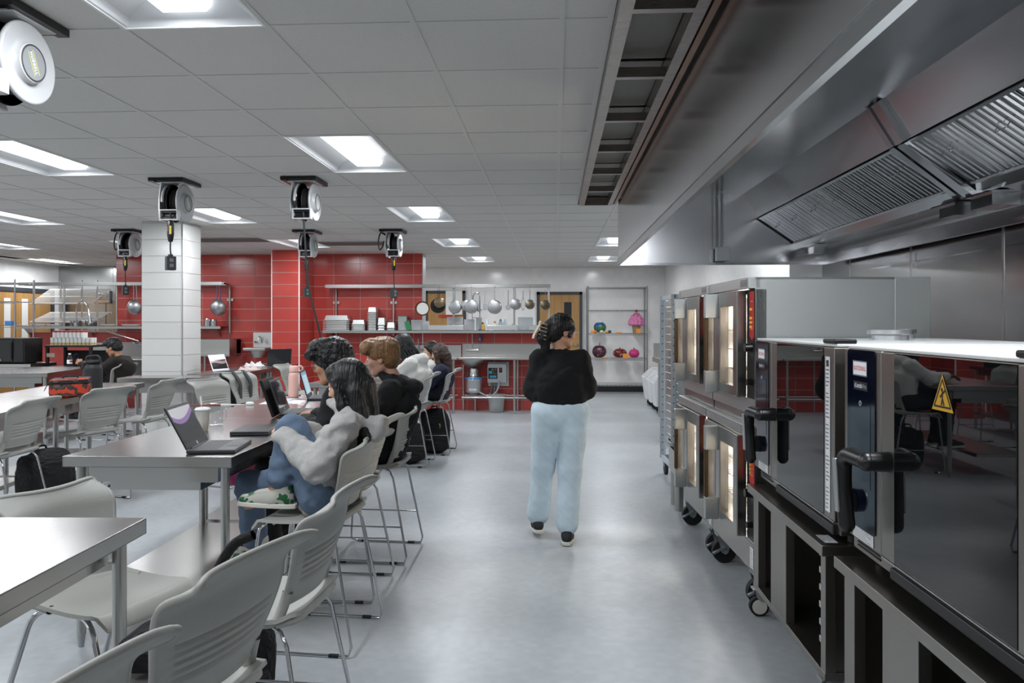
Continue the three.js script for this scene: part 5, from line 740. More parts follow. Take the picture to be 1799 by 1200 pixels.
// ---------------------------------------------------------------- wire shelf with painted pumpkins by the end wall
{
  const D0 = BACK - 0.55, a = onD(1033, 505, D0), b = onD(1137, 505, D0), t = thing('wire_shelving', 'chrome wire shelving unit holding painted pumpkins', 'shelving'), wireM = std(0x8b8c8e, 0.35, 0.9), z1 = -D0, z0 = -BACK + 0.06, ys = [505, 545, 586, 630, 676].map(v => onD(1085, v, D0).y);
  for (const x of [a.x, b.x]) for (const z of [z0, z1]) mesh('post', [bar([x, 0.1, z], [x, ys[0] + 0.03, z], 0.016)], wireM, t);
  for (const x of [a.x, b.x]) for (const z of [z0, z1]) mesh('caster', [cyl(0.05, 0.05, 0.03, x, 0.05, z, 'x'), cyl(0.014, 0.014, 0.06, x, 0.1, z)], M.rubber, t);
  for (const y of ys) { const g = [bar([a.x, y, z1], [b.x, y, z1], 0.006, 0.006, 6), bar([a.x, y - 0.03, z1], [b.x, y - 0.03, z1], 0.005, 0.005, 6), bar([a.x, y, z0], [b.x, y, z0], 0.006, 0.006, 6), bar([a.x, y, z0], [a.x, y, z1], 0.006, 0.006, 6), bar([b.x, y, z0], [b.x, y, z1], 0.006, 0.006, 6)]; for (let i = 1; i < 30; i++) { const x = a.x + (b.x - a.x) * i / 30; g.push(bar([x, y, z0], [x, y, z1], 0.003, 0.003, 4)); } for (let i = 0; i < 14; i++) { const x = a.x + (b.x - a.x) * i / 14, x2 = a.x + (b.x - a.x) * (i + 1) / 14; g.push(bar([x, y - 0.03, z1], [(x + x2) / 2, y, z1], 0.003, 0.003, 4), bar([(x + x2) / 2, y, z1], [x2, y - 0.03, z1], 0.003, 0.003, 4)); } mesh('wire_shelf', g, wireM, t); }
  const zc = (z0 + z1) / 2 + 0.08, sy = i => ys[i] + 0.006, X = u => onD(u, 600, -zc).x;
  const pumpkin = (R, ry, mat, ribs = 10) => { const g = new THREE.SphereGeometry(R, 60, 30), p = g.attributes.position; for (let i = 0; i < p.count; i++) { const x = p.getX(i), y = p.getY(i), z = p.getZ(i), th = Math.atan2(z, x), k = 1 - 0.05 * Math.abs(Math.sin(th * ribs / 2)) ** 0.6 * 1, dip = 1 - 0.18 * Math.exp(-((x * x + z * z) / (R * R)) * 9); p.setXYZ(i, x * k, y * ry * dip, z * k); } g.computeVertexNormals(); return g; };
  const earth = tex(256, (u, v) => { const n = vnoise(u * 6, v * 5, 6) * 0.7 + vnoise(u * 17, v * 15, 17) * 0.3; return v > 0.86 + 0.05 * Math.sin(u * 60) ? [0.88, 0.9, 0.92] : n > 0.57 ? [0.22, 0.42, 0.22] : [0.13, 0.33, 0.55]; });
  const e = thing('painted_pumpkin', 'pumpkin painted as a blue and green earth with a white top', 'pumpkin', [X(1054), sy(2) + 0.125, -(-zc)], 0); e.position.z = zc; mesh('body', pumpkin(0.135, 0.92, null), std(0xffffff, 0.4, 0, { map: earth }), e); mesh('stem', bar([0, 0.1, 0], [0.02, 0.15, 0], 0.02, 0.012), std(0xe5e5e2, 0.6), e);
  const purple = tex(256, (u, v) => { const n = vnoise(u * 26, v * 20, 26); return n > 0.8 ? [0.62, 0.48, 0.18] : [0.27, 0.10, 0.20]; });
  const p = thing('painted_pumpkin', 'dark purple pumpkin with gold spots and a stalk', 'pumpkin', [X(1053), sy(3) + 0.14, zc], 0); mesh('body', pumpkin(0.155, 0.95, null), std(0xffffff, 0.35, 0, { map: purple }), p); mesh('stem', bar([0, 0.11, 0], [0.01, 0.2, 0], 0.018, 0.01), std(0x8f7a45, 0.7), p);
  const red = tex(256, (u, v) => { const d = Math.hypot((u - 0.75) * 3, (v - 0.5) * 1.6); const n = vnoise(u * 20, v * 16, 20); return d < 0.35 ? [0.16, 0.2, 0.42] : n > 0.78 ? [0.75, 0.68, 0.62] : [0.42, 0.07, 0.06]; });
  const r = thing('painted_pumpkin', 'flat red pumpkin painted with a blue badge', 'pumpkin', [X(1089), sy(3) + 0.105, zc], 0); mesh('body', pumpkin(0.15, 0.72, null, 12), std(0xffffff, 0.35, 0, { map: red }), r); mesh('stem', bar([0, 0.07, 0], [0, 0.12, 0], 0.02, 0.014), std(0x6b3a2a, 0.7), r);
  const k = thing('painted_pumpkin', 'bright pink pumpkin half hidden by the steel counter', 'pumpkin', [X(1114), sy(3) + 0.1, zc], 0); mesh('body', pumpkin(0.115, 0.88, null), std(0xc22f74, 0.35), k); mesh('stem', bar([0, 0.08, 0], [0, 0.12, 0], 0.014), std(0x6b5a3a, 0.7), k);
  const s = thing('cupcake_model', 'pink cupcake model with a cherry in a tan cone', 'model', [X(1118), sy(2), zc], 0); mesh('cone', [cyl(0.07, 0.1, 0.2, 0, 0.1, 0, 'y', 28)], std(0x8f7d5e, 0.7), s);
  const ice = []; for (let j = 0; j < 5; j++) for (let i = 0; i < 11 - j * 2; i++) { const q = i / (11 - j * 2) * 6.283 + j; ice.push(new THREE.SphereGeometry(0.05, 10, 8).translate(Math.cos(q) * (0.13 - j * j * 0.006), 0.21 + j * 0.045, Math.sin(q) * (0.13 - j * j * 0.006))); } ice.push(new THREE.SphereGeometry(0.12, 16, 12).translate(0, 0.28, 0)); mesh('icing', ice, std(0xcf7ba6, 0.7), s); mesh('cherry', new THREE.SphereGeometry(0.035, 16, 12).translate(0, 0.48, 0), std(0xb01f2a, 0.3), s);
  const oc = std(0xd98a35, 0.7); for (const [u, i, w, h, l] of [[1120, 2, 0.095, 0.1, 'orange card on the cone of the cupcake model'], [1098, 3, 0.13, 0.1, 'orange card in front of the red pumpkin'], [1062, 3, 0.12, 0.025, 'orange card lying beside the purple pumpkin'], [1086, 2, 0.13, 0.025, 'orange card lying alone on the upper shelf'], [1041, 2, 0.09, 0.06, 'orange card beside the earth pumpkin']]) tag(mesh('orange_card', box(w, h, 0.008, 0, h / 2, 0), oc, scene, [X(u), sy(i), zc + 0.18]), l, 'card');
  for (const [u, c, l] of [[1056, 0xd8cfa8, 'pale little ball in front of the earth pumpkin'], [1065, 0xcfa352, 'tan little ball in front of the earth pumpkin'], [1070, 0x4a4038, 'dark little ball in front of the earth pumpkin'], [1045, 0xc9752f, 'orange little ball in front of the earth pumpkin']]) tag(mesh('small_ball', new THREE.SphereGeometry(0.042, 18, 12).scale(1, 0.8, 1).translate(0, 0.034, 0), std(c, 0.5), scene, [X(u), sy(2), zc + 0.16]), l, 'ball');
}
// ---------------------------------------------------------------- along the white end of the cooking wall
for (const [d, l] of [[13.1, 'white ingredient bin standing first in the row by the tray rack'], [13.75, 'white ingredient bin in the middle of the row'], [14.4, 'white ingredient bin standing last towards the end wall']]) {
  const t = thing('ingredient_bin', l, 'bin', [2.0, 0, -d]); mesh('body', xf(extrude([[-0.3, 0.14], [0.3, 0.14], [0.34, 0.66], [-0.2, 0.66], [-0.35, 0.52]], 0.36, 0.015, -0.18), {}), std(0xd6d8da, 0.45), t); mesh('lid', [xf(box(0.2, 0.012, 0.38), { p: [-0.28, 0.605, 0], r: [0, 0, 0.75] }), box(0.54, 0.014, 0.38, 0.07, 0.685, 0)], phys({ color: 0xe8ebed, roughness: 0.2, transmission: 0.5, thickness: 0 }), t);
  for (const [x, z] of [[-0.22, -0.12], [-0.22, 0.12], [0.24, -0.12], [0.24, 0.12]]) mesh('caster', [cyl(0.05, 0.05, 0.035, x, 0.05, z, 'z'), box(0.05, 0.05, 0.05, x, 0.1, z)], M.rubber, t); mesh('label', box(0.002, 0.06, 0.1, -0.345, 0.45, 0), std(0xb54a44, 0.6), t);
}
{ // steel counter with a tall splash
  const t = thing('steel_counter', 'steel counter with a raised splash above the white bins', 'counter'); mesh('counter_top', [roomBox(1.62, RIGHT - 0.02, 0.92, 0.96, 10.9, 12.7), roomBox(1.60, 1.64, 0.90, 0.975, 10.9, 12.7)], M.steel, t); mesh('end_splash', roomBox(1.62, RIGHT - 0.02, 0.96, 1.2, 12.66, 12.7), M.steel, t); for (const d of [11, 12.6]) mesh('leg', bar(V(1.7, 0, d), V(1.7, 0.92, d), 0.02), M.steelV, t); mesh('brace', roomBox(1.66, RIGHT - 0.1, 0.70, 0.73, 10.95, 11.0), M.steel, t);
  const c = thing('sanitizer_holder', 'small black box with a yellow sticker on the steel counter', 'box', V(1.66, 0.975, 11.05)); mesh('housing', box(0.08, 0.14, 0.08, 0, 0.07, 0, 0.01), M.lapBlack, c); mesh('sticker', box(0.05, 0.05, 0.002, 0, 0.09, 0.041), std(0xd6b52e, 0.5), c);
}
{ const t = thing('steel_cabinet', 'tall steel cabinet behind the aluminium tray rack', 'cabinet', V(1.86, 0, 9.75)); mesh('body', box(0.86, 1.74, 0.9, 0, 0.95, 0, 0.01), M.ovenSide, t); mesh('door', box(0.02, 1.5, 0.84, -0.44, 0.98, 0, 0.006), M.steelV, t); mesh('handle', bar([-0.47, 0.8, 0.36], [-0.47, 1.2, 0.36], 0.012), M.chrome, t); for (const x of [-0.35, 0.35]) for (const z of [-0.36, 0.36]) mesh('foot', cyl(0.025, 0.025, 0.08, x, 0.04, z), M.rubber, t); }
{ // tray rack
  const t = thing('tray_rack', 'tall aluminium tray rack on casters beside the double ovens', 'rack', V(1.33, 0, 7.55), 0.03), H = 1.80, w = 0.46, d = 0.62; const alu = std(0xc6ccd1, 0.5, 0.35);
  for (const x of [-w / 2, w / 2]) for (const z of [-d / 2, d / 2]) { const p = mesh('post', [box(0.05, H - 0.16, 0.006, x, (H + 0.16) / 2, z), box(0.006, H - 0.16, 0.05, x - Math.sign(x) * 0.022, (H + 0.16) / 2, z - Math.sign(z) * 0.022)], alu, t); const holes = []; for (let i = 0; i < 20; i++) holes.push(cyl(0.006, 0.006, 0.009, x, 0.24 + i * 0.077, z, 'z', 8)); mesh('peg_holes', holes, M.blackMatte, p).userData.kind = 'stuff'; }
  mesh('top_frame', [box(w, 0.04, 0.006, 0, H - 0.02, d / 2), box(w, 0.04, 0.006, 0, H - 0.02, -d / 2), box(0.006, 0.04, d, w / 2, H - 0.02, 0), box(0.006, 0.04, d, -w / 2, H - 0.02, 0)], alu, t); mesh('base_frame', [box(w, 0.05, 0.02, 0, 0.17, d / 2), box(w, 0.05, 0.02, 0, 0.17, -d / 2), box(0.02, 0.05, d, w / 2, 0.17, 0), box(0.02, 0.05, d, -w / 2, 0.17, 0)], alu, t);
  for (let i = 0; i < 19; i++) for (const s of [-1, 1]) mesh('tray_runner', pipe([[s * (w / 2 - 0.005), 0.26 + i * 0.077, d / 2 - 0.01], [s * (w / 2 - 0.05), 0.26 + i * 0.077, d / 2 - 0.03], [s * (w / 2 - 0.05), 0.26 + i * 0.077, -d / 2 + 0.03], [s * (w / 2 - 0.005), 0.26 + i * 0.077, -d / 2 + 0.01]], 0.004, 0.02, 6), alu, t);
  for (const x of [-w / 2 + 0.03, w / 2 - 0.03]) for (const z of [-d / 2 + 0.03, d / 2 - 0.03]) { const c = mesh('caster', [box(0.05, 0.07, 0.06, x, 0.11, z, 0.006)], M.galv, t); mesh('caster_wheel', cyl(0.06, 0.06, 0.032, x, 0.06, z, 'x', 24), std(0x22262e, 0.6), c); }
}
{ const t = thing('wire_basket_shelf', 'low wire shelf of white boxes beyond the double ovens', 'shelf', V(1.72, 0, 7.0)); for (const x of [-0.14, 0.3]) for (const z of [-0.18, 0.18]) mesh('post', bar([x, 0, z], [x, 1.12, z], 0.012), M.chrome, t); for (const y of [0.3, 0.66, 1.0]) mesh('wire_tier', [...Array(12)].map((_, i) => bar([-0.14 + i * 0.04, y, -0.18], [-0.14 + i * 0.04, y, 0.18], 0.003, 0.003, 5)).concat([bar([-0.14, y, 0.18], [0.3, y, 0.18], 0.005), bar([-0.14, y, -0.18], [0.3, y, -0.18], 0.005)]), M.chrome, t);
  for (const [y, l] of [[0.665, 'white box with red print on the middle wire shelf'], [0.305, 'white box with red print on the bottom wire shelf']]) { const b = thing('carton', l, 'box', V(1.80, y, 7.0)); mesh('box_body', box(0.36, 0.2, 0.3, 0, 0.1, 0, 0.006), M.white, b); mesh('print', [box(0.1, 0.03, 0.002, -0.08, 0.1, 0.151), box(0.06, 0.02, 0.002, 0.05, 0.06, 0.151)], std(0xb5453f, 0.6), b); } }
{ // steel knock-out stand with tubes
  const t = thing('steel_bin', 'narrow open steel bin on round legs beside the ovens', 'bin', V(1.06, 0, 6.42)); mesh('box_body', [span(-0.09, 0.13, 0.30, 0.48, 0.168, 0.172), span(-0.09, 0.13, 0.30, 0.48, -0.172, -0.168), span(-0.09, -0.086, 0.30, 0.48, -0.17, 0.17), span(0.126, 0.13, 0.30, 0.48, -0.17, 0.17), span(-0.09, 0.13, 0.296, 0.30, -0.17, 0.17), span(-0.02, -0.014, 0.3, 0.47, -0.17, 0.17)], M.steelV, t); for (const [x, z] of [[-0.05, 0.12], [0.06, 0.12], [-0.05, -0.1], [0.08, -0.1]]) mesh('leg', cyl(0.036, 0.036, 0.3, x, 0.15, z, 'y', 20), M.steelV, t); mesh('lever', pipe([[0.1, 0.47, 0.05], [0.06, 0.53, 0.02], [0.16, 0.56, -0.05]], 0.012, 0.04), M.chrome, t); }
for (const [x, d, r, l] of [[1.62, 2.5, 0.05, 'small steel cup on top of the combi oven'], [1.75, 2.52, 0.055, 'pair-stacked steel cup on top of the combi oven']]) { const t = thing('steel_cup', l, 'cup', V(x, 1.451, d)); mesh('body', lathe([[0, 0.002], [r * 0.85, 0.002], [r, 0.05], [r * 0.96, 0.05], [r * 0.8, 0.008], [0, 0.008]], 24), M.chrome, t); }
// ---------------------------------------------------------------- dish area beyond the tables
{ const t = thing('wire_shelving', 'chrome wire shelving unit in front of the pair of wooden doors', 'shelving'), D = 12.1, xr = onD(26, 500, D).x, ys = [497, 530, 572].map(v => onD(26, v, D).y); for (const x of [xr, xr - 1.2]) for (const z of [-D, -D - 0.45]) mesh('post', bar([x, 0, z], [x, ys[0] + 0.06, z], 0.0125), M.chrome, t); for (const y of ys) { const g = [bar([xr, y, -D], [xr - 1.2, y, -D], 0.007), bar([xr, y - 0.03, -D], [xr - 1.2, y - 0.03, -D], 0.005), bar([xr, y, -D - 0.45], [xr - 1.2, y, -D - 0.45], 0.007), bar([xr, y, -D], [xr, y, -D - 0.45], 0.006)]; for (let i = 0; i < 24; i++) g.push(bar([xr - i * 0.05, y, -D], [xr - i * 0.05, y, -D - 0.45], 0.003, 0.003, 4)); mesh('wire_shelf', g, M.chrome, t); }
  tag(mesh('blue_box', box(0.12, 0.07, 0.12, 0, 0.035, 0, 0.006), std(0x3f78b5, 0.5), scene, [xr - 0.22, ys[2] + 0.008, -D - 0.2]), 'blue box on the wire shelf by the wooden doors', 'box'); }
{ // slanted drying racks
  const D = 14.3, t = thing('drying_rack', 'two-tier slanted wire drying rack for plates', 'rack'), x0 = onD(62, 540, D).x, x1 = onD(172, 540, D).x, w = std(0xd9d6d0, 0.5);
  for (const u of [60, 107, 144, 171]) { const x = onD(u, 540, D).x; mesh('post', [bar([x, 0, -D], [x, onD(u, 492, D).y, -D], 0.016)], M.chrome, t); }
  for (const [v0, v1] of [[508, 534], [549, 566]]) { const a = onD(62, v0, D), b = onD(62, v1, D), rods = []; for (let i = 0; i < 34; i++) { const x = x0 + (x1 - x0) * i / 34; rods.push(bar([x, b.y, -D + 0.16], [x + 0.12, a.y, -D - 0.25], 0.006, 0.006, 5)); } const r = mesh('plate_rods', rods, w, t); r.userData.kind = 'stuff'; mesh('tier_frame', [bar([x0, b.y, -D + 0.16], [x1, b.y, -D + 0.16], 0.016), bar([x0 + 0.12, a.y, -D - 0.25], [x1 + 0.12, a.y, -D - 0.25], 0.012), bar([x0 + 0.06, (a.y + b.y) / 2, -D - 0.05], [x1 + 0.06, (a.y + b.y) / 2, -D - 0.05], 0.008)], w, t); }
}
{ const p = onD(134, 575, WR - 0.1), t = thing('gooseneck_tap', 'tall gooseneck spray tap in front of the drying racks', 'tap', [p.x, 0, p.z]), y0 = sh2; mesh('riser', pipe([[0, y0, 0], [0, onD(134, 540, WR).y, 0], [0.1, onD(134, 527, WR).y, 0.03], [0.24, onD(134, 535, WR).y, 0.06], [0.3, onD(134, 560, WR).y, 0.08]], 0.014, 0.14, 10), M.chrome, t); mesh('spray_head', bar([0.29, onD(134, 556, WR).y, 0.08], [0.31, onD(134, 568, WR).y, 0.09], 0.02, 0.026), M.galv, t); mesh('arm', beam([-0.2, onD(134, 559, WR).y, 0.05], [0.42, onD(134, 559, WR).y, 0.05], 0.02, 0.02), M.galv, t); mesh('flange', cyl(0.04, 0.04, 0.02, 0, y0 + 0.01, 0), M.chrome, t); }
for (const [u, l] of [[127, 'small steel pot on the dish shelf under the spray tap'], [153, 'second steel pot on the dish shelf beside the spray tap']]) { const p = onD(u, 572, WR), t = thing('steel_pot', l, 'pot', [p.x, sh2, p.z - 0.12]); mesh('body', lathe([[0, 0.002], [0.09, 0.002], [0.1, 0.1], [0.096, 0.1], [0.086, 0.008], [0, 0.008]], 28), M.pan, t); mesh('handle', bar([0.1, 0.085, 0], [0.22, 0.095, 0.02], 0.009), M.pan, t); }
for (const [u, l, h] of [[360, 'steel canister on the shelf end past the column', 0.12], [371, 'second steel canister on the shelf end past the column', 0.1]]) { const p = onD(u, 572, WR), t = thing('steel_canister', l, 'canister', [p.x, sh2, p.z - 0.1]); mesh('body', cyl(0.055, 0.055, h, 0, h / 2 + 0.001, 0), M.pan, t); mesh('lid', cyl(0.057, 0.05, 0.015, 0, h + 0.008, 0), M.chrome, t); }
for (const [u, w, l] of [[60, 0.26, 'white platter lying on the dish shelf below the drying rack'], [88, 0.24, 'second white platter on the dish shelf below the drying rack'], [185, 0.3, 'white tray lying on the dish shelf near the red tiles'], [225, 0.35, 'long white tray lying on the dish shelf against the red tiles']]) { const p = onD(u, 572, WR), t = thing('platter', l, 'platter', [p.x, sh2, p.z - 0.1]); mesh('body', lathe([[0, 0.003], [w * 0.4, 0.004], [w * 0.5, 0.03], [w * 0.49, 0.034], [w * 0.38, 0.01], [0, 0.009]], 32).scale(1, 1, 0.6), M.white, t); }
{ const a = onD(150, 590, RED - 0.5), b = onD(250, 640, RED - 0.5), t = thing('dish_sink', 'steel dish sink with a high splash beside the white column', 'sink'); mesh('splash', span(a.x - 0.2, b.x + 0.3, 0.9, onD(200, 602, RED).y, -RED + 0.012, -RED + 0.03), M.steel, t); mesh('basin', [span(a.x - 0.2, b.x + 0.3, 0.86, 0.9, -RED + 0.03, a.z, 0.01), span(a.x, b.x + 0.1, 0.6, 0.86, -RED + 0.1, a.z - 0.04, 0.02)], M.steel, t); for (const x of [a.x - 0.1, b.x + 0.2]) mesh('leg', bar([x, 0, a.z - 0.08], [x, 0.86, a.z - 0.08], 0.02), M.steelV, t);
  const f = onD(243, 605, RED - 0.1); mesh('swing_tap', [bar([f.x - 0.08, f.y, -RED + 0.05], [f.x + 0.1, f.y, -RED + 0.08], 0.016), bar([f.x, f.y, -RED + 0.08], [f.x, f.y + 0.06, -RED + 0.09], 0.014), bar([f.x, f.y + 0.06, -RED + 0.09], [onD(205, 582, RED).x, onD(205, 582, RED).y, -RED + 0.3], 0.012), bar([f.x - 0.08, f.y, -RED + 0.05], [f.x - 0.11, f.y + 0.05, -RED + 0.09], 0.01), bar([f.x + 0.1, f.y, -RED + 0.08], [f.x + 0.13, f.y + 0.05, -RED + 0.12], 0.01)], M.chrome, t); }
{ const p = onD(182, 525, FARLEFT - 0.02), t = thing('wall_valve', 'chrome mixing valve on the steel panelled wall', 'valve', [p.x, p.y, p.z]); mesh('body', [box(0.34, 0.08, 0.08, 0, -0.06, 0.05, 0.02), cyl(0.05, 0.05, 0.06, -0.12, 0.08, 0.03, 'z'), box(0.05, 0.2, 0.05, 0.13, 0.08, 0.03, 0.01)], M.chrome, t); mesh('down_pipe', bar([0.0, -0.1, 0.05], [0, -0.55, 0.05], 0.014), M.chrome, t); }
{ // microwave and basket on their own prep table
  workTable('stainless prep table under the black microwave', [onD(54, 650, 11.1).x, 11.1], 1.4, 0.6, 0.0);
  const p = onD(16, 636, 11.35), t = thing('microwave', 'large black microwave oven on the prep table', 'microwave', [p.x, TOP, -11.4]); mesh('body', box(0.72, 0.38, 0.42, 0, 0.2, 0, 0.012), std(0x101011, 0.4), t); mesh('door', box(0.52, 0.33, 0.012, -0.08, 0.2, 0.215, 0.004), M.darkGlass, t); mesh('control_strip', box(0.15, 0.33, 0.01, 0.27, 0.2, 0.214), std(0x1c1d1f, 0.3), t); mesh('handle', bar([0.17, 0.07, 0.24], [0.17, 0.33, 0.24], 0.01), M.blackPlastic, t); mesh('foot', [box(0.6, 0.011, 0.3, 0, 0.0055, 0)], M.rubber, t);
  const q = onD(10, 636, 10.2), b = thing('bread_basket', 'brown basket with a pale cloth on the table with the water bottle', 'basket', [onY(-8, 645, TOP).x - 0.1, TOP, onY(-8, 645, TOP).z + 0.1]); const wk = std(0x7a3b2a, 0.8, 0, { bumpMap: tex(64, (u, v) => grey(0.5 + 0.5 * Math.sin(u * 50) * Math.sin(v * 50)), 8, false), bumpScale: 0.006 }); mesh('basket', lathe([[0, 0.003], [0.13, 0.003], [0.19, 0.12], [0.2, 0.13], [0.185, 0.12], [0.12, 0.012], [0, 0.012]], 32), wk, b); const cl = new THREE.SphereGeometry(0.16, 40, 20, 0, 6.3, 0, 1.5), cp = cl.attributes.position; for (let i = 0; i < cp.count; i++) { const k = 1 + 0.16 * Math.sin(cp.getX(i) * 60 + 3 * Math.sin(cp.getZ(i) * 40)); cp.setXYZ(i, cp.getX(i) * 1.1 * k, cp.getY(i) * 0.75 * k + 0.08, cp.getZ(i) * 1.1 * k); } cl.computeVertexNormals(); mesh('cloth', cl, std(0xd8d4c8, 0.9), b); }
{ // black cart with cans
  const D = 11.5, a = onD(78, 606, D), b = onD(161, 606, D), w = b.x - a.x, H = a.y, t = thing('utility_cart', 'black utility cart stacked with cans', 'cart', [(a.x + b.x) / 2, 0, -D - 0.25]), m = std(0x131313, 0.5); for (const y of [H - 0.02, H - 0.36, 0.3]) mesh('cart_shelf', [box(w, 0.03, 0.5, 0, y, 0, 0.006)], m, t); for (const x of [-w / 2 + 0.03, w / 2 - 0.03]) for (const z of [-0.22, 0.22]) { mesh('post', box(0.04, H - 0.12, 0.04, x, H / 2 + 0.05, z), m, t); mesh('caster', cyl(0.06, 0.06, 0.03, x, 0.06, z, 'x'), M.rubber, t); } mesh('back_panel', box(w, H - 0.4, 0.01, 0, H / 2 + 0.1, -0.23), m, t); mesh('name_plate', box(0.13, 0.06, 0.004, -w / 2 + 0.1, H - 0.16, 0.25), std(0xb9b3a0, 0.4, 0.6), t);
  const cans = (n, u0, u1, y, h, mat, capM, l, grp) => { const x0 = onD(u0, 600, D).x, x1 = onD(u1, 600, D).x, r = (x1 - x0) / n / 2 * 0.96; for (let row = 0; row < 2; row++) for (let i = 0; i < n; i++) { const t2 = thing('can', l, 'can', [x0 + (x1 - x0) * (i + 0.5) / n, y, -D - 0.12 - row * 2.1 * r], 0, grp); mesh('body', cyl(r, r, h, 0, h / 2, 0, 'y', 14), mat, t2); mesh('band', cyl(r * 1.01, r * 1.01, h * 0.25, 0, h * (capM === 1 ? 0.87 : 0.2), 0, 'y', 14), capM === 1 ? std(0xb02a2c, 0.4) : std(0xc9a24a, 0.5), t2); } };
  cans(11, 80, 157, H - 0.004, 0.115, std(0xd5d8d3, 0.4), 0, 'white can with a tan band in the lower layer on the cart', 'cans in the lower layer'); cans(8, 84, 141, H + 0.112, 0.11, std(0xdcdcdb, 0.4), 1, 'white can with a red top band in the upper layer', 'cans in the upper layer'); }
// ---------------------------------------------------------------- bags
M.bagBlack = std(0x0d0d0f, 0.85, 0, { bumpMap: tex(128, (u, v) => grey(vnoise(u * 12, v * 12, 12)), 4, false), bumpScale: 0.01 });
function lumpy(w, h, d, amp, sd) { const g = new THREE.SphereGeometry(1, 40, 28), p = g.attributes.position; for (let i = 0; i < p.count; i++) { const x = p.getX(i), y = p.getY(i), z = p.getZ(i), q = a => Math.sign(a) * Math.abs(a) ** 0.55, n = 1 + amp * (vnoise(x * 3 + sd, y * 3 + z * 2 + sd + 20, 999) - 0.5) * 2; p.setXYZ(i, q(x) * w / 2 * n, (q(y) * h / 2) * (y > 0 ? n : 1) + h / 2, q(z) * d / 2 * n); } g.computeVertexNormals(); return g; }
function backpack(label, pos, turn, { h = 0.46, w = 0.32, d = 0.2, patch = false } = {}) { const t = thing('backpack', label, 'backpack', pos, turn); mesh('body', lumpy(w, h, d, 0.08, 3), M.bagBlack, t); mesh('front_pocket', lumpy(w * 0.8, h * 0.45, d * 0.4, 0.08, 7), M.bagBlack, t, [0, 0.03, d * 0.42]); mesh('grab_loop', pipe([[-0.04, h - 0.02, -d * 0.2], [-0.03, h + 0.04, -d * 0.2], [0.03, h + 0.04, -d * 0.2], [0.04, h - 0.02, -d * 0.2]], 0.008, 0.02), M.bagBlack, t); mesh('zip', new THREE.TorusGeometry(w * 0.36, 0.004, 6, 30, Math.PI).translate(0, h * 0.55, d * 0.46), M.rubber, t); if (patch) mesh('patch', box(0.05, 0.05, 0.003, 0.02, h * 0.66, d * 0.52), std(0xc49a63, 0.7), t); return t; }
backpack('black backpack with a tan patch on the floor under the stool chair', V(-1.42, 0.0, 8.98), 0.3, { h: 0.5, w: 0.36, d: 0.26, patch: true });
backpack('plain black backpack on the floor beside the one with the tan patch', V(-1.58, 0.0, 8.28), 0.9, { h: 0.42, w: 0.34, d: 0.22 });
backpack('black backpack on the floor beside the person in the grey hoodie', V(-1.28, 0.0, 2.92), 0.6, { h: 0.40, w: 0.36, d: 0.26 });
backpack('large black bag standing on the floor between the two stool chairs', V(-3.92, 0.0, 5.69), 1.2, { h: 0.54, w: 0.40, d: 0.26 });
{ const t = thing('shoulder_bag', 'black bag strap slung over the stool chair by the table', 'bag', V(-1.05, 0.62, 1.99)); mesh('strap', curve([[0.29, 0.375, 0.1], [0.24, 0.35, 0.1], [0.16, 0.2, 0.1], [0.1, 0.03, 0.08]], 0.013, 24), M.bagBlack, t); mesh('pouch', lumpy(0.22, 0.09, 0.2, 0.12, 5), M.bagBlack, t, [0.02, 0.0, 0.0]); }
{ const t = thing('backpack_straps', 'dark grey backpack hanging over the back of the stool chair', 'backpack', stools.J2.position.clone(), stools.J2.rotation.y); const m = std(0x3a3c3e, 0.8); for (const s of [-1, 1]) mesh('shoulder_strap', sheet(3, 24, (u, v) => new THREE.Vector3(s * 0.09 + u * 0.022, 1.0 - 0.36 * v + 0.0 * u, -0.30 + 0.11 * Math.sin(Math.min(1, v * 2.2) * 1.57)), 0.014), m, t); mesh('body', lumpy(0.3, 0.42, 0.16, 0.08, 9), M.bagBlack, t, [0, 0.56, -0.41]); }
{ const t = thing('pink_bag', 'crumpled magenta bag hanging under the work table', 'bag', V(-1.95, 0.53, 4.62)); const g = lumpy(0.16, 0.17, 0.16, 0.16, 2), p = g.attributes.position; for (let i = 0; i < p.count; i++) { const a = Math.atan2(p.getZ(i), p.getX(i)), k = 1 + 0.08 * Math.sin(a * 9); p.setX(i, p.getX(i) * k); p.setZ(i, p.getZ(i) * k); } g.computeVertexNormals(); mesh('body', g, std(0xa8326a, 0.6), t); mesh('tie', pipe([[0, 0.15, 0], [0.0, 0.24, 0.0], [0.0, 0.33, 0.0]], 0.008, 0.02), std(0x8a2456, 0.6), t); }
// ---------------------------------------------------------------- people: smooth-joined fields meshed as one surface
function noise3(x, y, z) { const xi = Math.floor(x), yi = Math.floor(y), zi = Math.floor(z), fx = x - xi, fy = y - yi, fz = z - zi, s = t => t * t * (3 - 2 * t), h = (a, b, c) => hash2(a + c * 57, b - c * 131), L = (a, b, t) => a + (b - a) * t; const u = s(fx), v = s(fy), w = s(fz); return L(L(L(h(xi, yi, zi), h(xi + 1, yi, zi), u), L(h(xi, yi + 1, zi), h(xi + 1, yi + 1, zi), u), v), L(L(h(xi, yi, zi + 1), h(xi + 1, yi, zi + 1), u), L(h(xi, yi + 1, zi + 1), h(xi + 1, yi + 1, zi + 1), u), v), w) - 0.5; }
const cap = (a, b, ra, rb = ra, k) => ({ t: 'c', a: v3(a), b: v3(b), ra, rb, k });
const ell = (c, r, q, k) => ({ t: 'e', c: v3(c), r: v3(r), q: q ? q.clone().invert() : null, k });
const cut = (p) => ({ ...p, sub: true });
